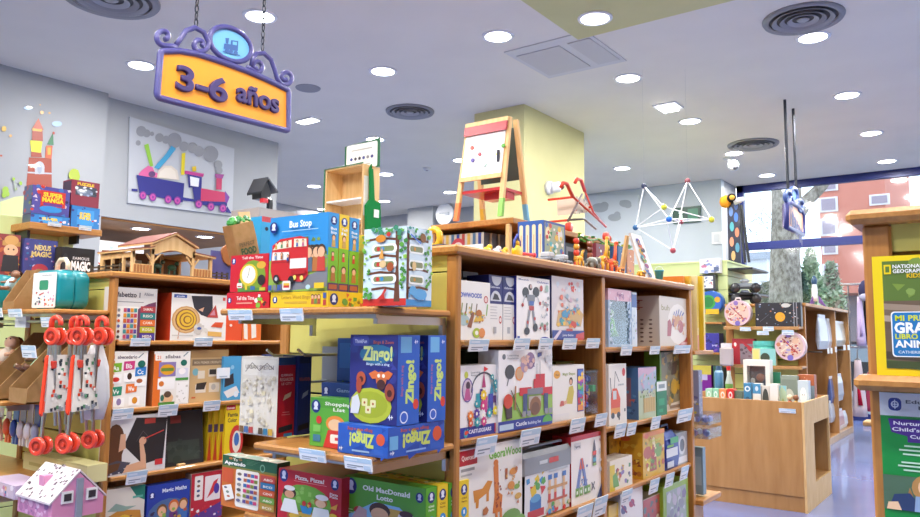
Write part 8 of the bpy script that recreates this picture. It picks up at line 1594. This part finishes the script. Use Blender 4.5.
# niche goods
zn=zb+.001
for (py,y0f,lb,c,hh_) in ((0,.25,'silver grey bag in the side niche of the counter','#b9bdc2',.3),(0,.55,'grey boxed toy in the side niche of the counter','#8f98a0',.22),(0,.75,'small dark box in the side niche of the counter','#5a6470',.2)):
    y=BY0+(BY1-BY0)*y0f; e=empty('boxed_toy',(BX1-.2,y,zn),PI/2,lb,'boxed toy','goods in the counter niche')
    if hh_==.3: loft(MB(),[rrect(.2,.1,0,.03),rrect(.24,.14,.1,.04),rrect(.2,.1,.24,.03),rrect(.12,.02,.33,.01)],c).build('bag','plastic',e,True); MB().box((-.05,-.075,.1),(.05,-.066,.18),'#e2e4e8').build('label','print',e)
    else: MB().box((-.1,-.09,0),(.1,.09,hh_),c).build('carton','print',e); MB().box((-.08,-.092,.03),(.08,-.09,hh_*.7),'#c8ccd2').build('label','print',e)
# goods on the slat end of the window unit
GW='goods on the slatted end of the window unit'
def puz(cx,cy,r,Y,lb):
    p=at(cx,cy,'Y',Y); R_=abs(at(cx+r,cy,'Y',Y).x-p.x); e=empty('round_puzzle',(p.x,Y,p.z),0,lb,'round puzzle box','round puzzle boxes')
    MB().lathe([(.001,.06),(R_,.06),(R_,-.05),(.001,-.05)],ax=(0,1,0),col=['#c9a0a8','#d8c0b8','#c9a0a8'],n=32).build('case','print',e)
    A=Art((-R_,-.0505,-R_),(2*R_,0,0),(0,0,2*R_)); A.ell(.5,.5,.48,None,'#d8b8a8',32); A.bits(.16,.16,.84,.84,['#b5453f','#d88a5a','#8a5a9a','#e8d0b8','#7a3a3a','#c86a6a','#a8a0c8','#f0e0c8'],70,.055,int(cx)); A.ring(.5,.5,.43,.5,'#d8b8c0'); A.line([(.2,.3),(.8,.75)],.04,'#e8d8c0'); A.line([(.25,.75),(.75,.25)],.04,'#b54a4a'); A.ell(.68,.68,.11,None,'#e2b89a'); A.ell(.45,.88,.09,None,'#8a6ab0'); A.ell(.5,.1,.1,None,'#7a6ab8'); A.ell(.12,.55,.07,None,'#c87a5a'); A.m.build('cover_print','print',e)
    MB().tube([(-R_*.2,-.0,R_),(-R_*.15,0,R_*1.16),(R_*.15,0,R_*1.16),(R_*.2,0,R_)],.012,'#d8c8c8',6).build('handle','plastic',e)
YG2=GY0-.12
ws=[]
for (y,x0,x1) in ((326.5,725,800),(364,725,812)):
    a=at(x0,y,'Y',GY0-.2); b=at(x1,y,'Y',GY0-.2); q=empty('end_shelf',((a.x+b.x)/2,GY0-.15,a.z),0,'thin pale shelf on the slatted end of the window unit, %s one'%('upper' if y<330 else 'lower'),'shelf'); wp(q,'board',(a.x,GY0-.26,a.z-.03),(min(b.x,GXF),GY0-.002,a.z),'wood_pale'); wp(q,'lip',(a.x,GY0-.27,a.z-.04),(min(b.x,GXF),GY0-.261,a.z-.005),'wood_pale',0); ws.append(a.z)
puz(738.5,313,13.3,YG2-.06,'round pink puzzle box on the upper shelf beside the dark planets box')
puz(791,346,15.5,YG2-.06,'round pink puzzle box on the lower shelf, close to the counter')
def sol(A):
    A.rect(0,0,1,1,'#26262e'); A.ell(.55,.4,.11,None,'#e0a02a'); A.bits(.03,.05,.97,.95,['#8a8a9a','#c8b8a0','#5a7a9a','#b56a4a','#d8d8e0'],34,.025,4); A.ell(.68,.88,.1,.09,'#c9c6c0'); A.line([(.1,.2),(.3,.5)],.012,'#6a6a7a'); A.rect(.84,0,.86,1,'#8a8a92'); A.rect(.9,0,.92,1,'#8a8a92')
GY('puzzle_box','dark planets puzzle box with an orange sun on the upper shelf','puzzle box',755,800.5,303,ws[0]+.001,YG2-.05,.1,'#26262e',sol,cols={'top':'#5aa8a0','left':'#5a8ab0'})
cbg=lambda x0,x1,yt,c,lb,fn,Y=YG2-.05,d=.12: GY('toy_box',lb,'toy box',x0,x1,yt,ws[1]+.001,Y,d,c,fn,group=GW)
cbg(732,754,338.5,'#a8303a','dark red and grey bird shaped pack on the lower shelf',lambda A:(A.rect(.35,0,1,.8,'#8a7a82'),A.poly([(0,1),(.3,1),(1,.3),(1,.6),(.3,1)],'#b5303a'),A.ell(.12,.75,.12,.14,'#c8303a'),A.ell(.14,.77,.06,.08,'#eee6e0'),A.bits(.4,.1,.9,.7,['#7a5a62','#9a8a90','#5a4a52'],10,.1,3)))
cbg(752,775.5,348.5,'#d8d29a','yellow and teal box with a little creature on the lower shelf',lambda A:(A.rect(.35,0,1,1,'#8fc8c0'),A.ell(.55,.45,.2,.3,'#3f4a38'),A.rect(.05,.2,.28,.9,'#e6d87a')),Y=YG2-.12,d=.08)
p=at(764,348,'Y',YG2); e=empty('teal_tub',(p.x,YG2+.02,ws[1]+.001),0,'teal round tub on the lower shelf behind the creature box','tub'); hT=at(764,341,'Y',YG2).z-ws[1]; rT=.14; MB().lathe([(.001,0),(rT*.9,0),(rT,hT*.85),(.001,hT*.85)],col='#4fb5a5',n=24).build('tub','plastic',e,True); MB().lathe([(rT*1.03,hT*.8),(rT*1.03,hT),(.001,hT)],col='#5fc0b0',n=24).build('lid','plastic',e)
a=at(719,343,'Y',YG2-.3); b=at(733,366,'Y',YG2-.3); e=empty('hanging_pack',((a.x+b.x)/2,YG2-.3,b.z),0,'grey pink net pouch hanging beside the red bird pack','hanging toy pack'); w=b.x-a.x; h_=a.z-b.z; MB().box((-w/2,0,0),(w/2,.05,h_*.8),'#b5a8a8',ch=.015).build('pouch','print',e); MB().box((-w*.4,.02,h_*.8),(w*.4,.03,h_),'#d8d0d0').build('header_card','print',e); MB().tube([(0,.025,h_*.95),(0,.42,h_*.95)],.006,n=6).build('peg','metal',e)
for t in ((740,751,327,331,'under the upper round puzzle box'),(763,774,326.5,331,'under the dark planets puzzle'),(757,769,331,335,'between the dark planets puzzle and the lower shelf'),(782,794,330,335,'beside the wire grid of the planets puzzle')): ptag(*t[:4],'Y',GY0-.28,t[4])
# clear bags in the bays of the window unit
GQ='clear bags hung in the window unit'
for k,(x0,x1,y0,y1,c,lb) in enumerate(((817,825,316,349,'#c9d2dc','clear bag with pale blue sheets, first bay near the slatted end'),(826,829,320,348,'#d8dce2','narrow clear bag beside the pale blue sheets'),(833,844,322,346,'#d2cbb8','clear bag of beige pieces in the second bay, upper'),(829,834,378,402,'#5a6aa0','dark blue clear bag in the lower part of the unit'),(834,841,376,400,'#c9ccd4','white striped clear bag beside the dark blue one'),(829,836,402,420,'#c0c8d2','pale clear bag low in the unit'),(834,842,412,428,'#c89aa0','clear bag with a red piece, lowest in the unit'),(838,846,424,436,'#d8dce2','small white clear bag lying at the unit foot'))):
    XB2=GXF-.08; a=at(x0,y0,'X',XB2); b=at(x1,y1,'X',XB2); w=(at(x1,y0,'X',XB2).y-a.y); h_=a.z-b.z; e=empty('hanging_bag',(XB2,a.y+w/2,max(.101,b.z)),PI/2,lb,'hanging bag',GQ)
    loft(MB(),[rrect(w*.95,.03,0,.01,2),rrect(w*1.02,.07,h_*.25,.02,2),rrect(w*1.0,.05,h_*.7,.02,2),rrect(w*.95,.012,h_*.97,.004,2)],c).build('bag','plastic',e); MB().box((-w*.4,-.01,h_*.96),(w*.4,.01,h_*1.06),'#eef0f2').build('header_card','print',e)
    if k<3:
        for j in range(2): MB().box((-w*.3+j*w*.4,-.1,-.06),(-w*.1+j*w*.4,-.095,.02),'#eef0f2').build('price_ticket','print',e)
# rocket toy on the window unit
p=at(815,303,'X',GXF-.2); e=empty('toy_rocket',(GXF-.2,p.y,GZ+.001),0,'blue and white toy rocket on the window unit top','toy rocket'); hR=at(815,276,'X',GXF-.2).z-GZ
MB().lathe([(.001,hR*.2),(.03,hR*.2),(.042,hR*.35),(.042,hR*.6),(.03,hR*.75)],col=['#d8dce2','#e6eaee','#e6eaee','#c9d2dc'],n=16).build('body','plastic',e,True); MB().lathe([(.032,hR*.72),(.044,hR*.85),(.022,hR*.97),(.001,hR)],col='#2a4a6a',n=14).build('nose','plastic',e,True)
for k in range(3): t=k*2*PI/3; MB().prism([(.05*math.cos(t),.05*math.sin(t),hR*.35),(.15*math.cos(t),.15*math.sin(t),.0),(.05*math.cos(t),.05*math.sin(t),hR*.15)],(.01,.01,0),'#6a4a8a').build('fin','plastic',e)
# hanging clothes and costume bag by the window
def garment(px0,px1,y0,y1,Y,c,c2,lb,nm='hanging_dress'):
    a=at(px0,y0,'Y',Y); b=at(px1,y1,'Y',Y); w=b.x-a.x; h_=a.z-b.z; e=empty(nm,((a.x+b.x)/2,Y,b.z),0,lb,'clothes','clothes hanging by the window')
    m=MB(); rings=[]; r=random.Random(int(px0))
    for k in range(7):
        f_=k/6; ww=w/2*(1.05-.55*f_**1.5); ring=[]
        for j in range(24): t=2*PI*j/24; rr_=1+.12*math.sin(5*t+k*.3)*(1-f_); ring.append((ww*math.cos(t)*rr_,w*.25*math.sin(t)*rr_,h_*f_))
        rings.append(ring)
    loft(m,rings,c); m.build('skirt','cloth',e,True)
    m=MB(); m.tube([(0,-w*.16,h_*.55),(w*.1,-w*.2,h_*.2)],[w*.12,w*.2],c2,8); m.build('stripe','cloth',e,True)
    MB().tube([(-w*.25,0,h_*.98),(0,0,h_*1.04),(w*.25,0,h_*.98)],.015,'#8a8a8a',6).build('hanger','plastic',e); MB().tube([(0,0,h_*1.04),(0,0,h_*1.04+.12),(.04,0,h_*1.04+.15)],.01,n=6).build('hook','metal',e)
YC=12.6
garment(855,866,297,346,YC,'#c9b8d8','#b5a0c8','pale lilac dress hanging by the window')
garment(861,875,297,342,YC+.15,'#26252c','#3a3a44','black lace dress hanging behind the lilac one')
garment(851,867,360,417,YC,'#d8c8cc','#b5203a','white and red costume bag hanging low by the window')
garment(864,880,372,412,YC+.2,'#b84a62','#e0c8cc','dark pink costume hanging behind the white and red one')
a=at(852,296,'Y',YC+.1); b=at(884,296,'Y',YC+.1); zT=a.z+.16
e=empty('clothes_rack',((a.x+b.x)/2,YC+.1,0),0,'slim metal clothes rack by the window holding dresses','clothes rack'); L_=(b.x-a.x)/2+.15
MB().tube([(-L_,0,zT+.02),(L_+.6,0,zT+.02)],.018,n=8).build('rail','metal',e); zM=at(860,358,'Y',YC).z+.16; MB().tube([(-L_+.1,0,zM),(L_+.6,0,zM)],.015,n=8).build('rail','metal',e)
MB().tube([(L_+.55,0,0),(L_+.55,0,zT+.02)],.02,n=8).build('post','metal',e); MB().box((L_+.3,-.25,0),(L_+.8,.25,.03)).build('foot','dark_metal',e); MB().tube([(-L_+.1,.0,zT+.02),(-L_+.1,.0,zM)],.012,n=6).build('drop_bar','metal',e)
a=at(866,282,'Y',YC); e=empty('hanging_pack',(a.x,YC,a.z-.25),0,'dark patterned hat pack hanging above the dresses','hanging toy pack'); MB().ball((0,0,.12),.14,'#3a3a58',12,(.8,.6,1.2)).build('hat','cloth',e,True); MB().ball((0,-.06,.02),.1,'#a0a0b8',10,(1,.6,.6)).build('trim','cloth',e,True); MB().tube([(0,0,.28),(0,0,zT+.02-(a.z-.25))],.006,n=5).build('hook','metal',e)
a=at(868,425,'Z',0); e=empty('floor_plank',(a.x+.3,a.y,0),0,'pale wooden plank lying on the floor at the foot of the window','plank'); MB().box((-.35,-.2,0),(1.0,.2,.08),ch=.01).build('board','wood_raw',e); MB().box((-.35,-.21,.02),(1.0,-.2,.06)).build('edge_strip','wood_pale',e)
EXPO=-0.2
vs=bpy.context.scene.view_settings; vs.view_transform='Standard'; vs.look='None'; vs.exposure=EXPO; vs.gamma=1; vs.use_curve_mapping=False
bpy.context.scene.display_settings.display_device='sRGB'
cy=bpy.context.scene.cycles
cy.use_denoising=True; cy.max_bounces=8; cy.diffuse_bounces=4; cy.transparent_max_bounces=16
cy.sample_clamp_indirect=6
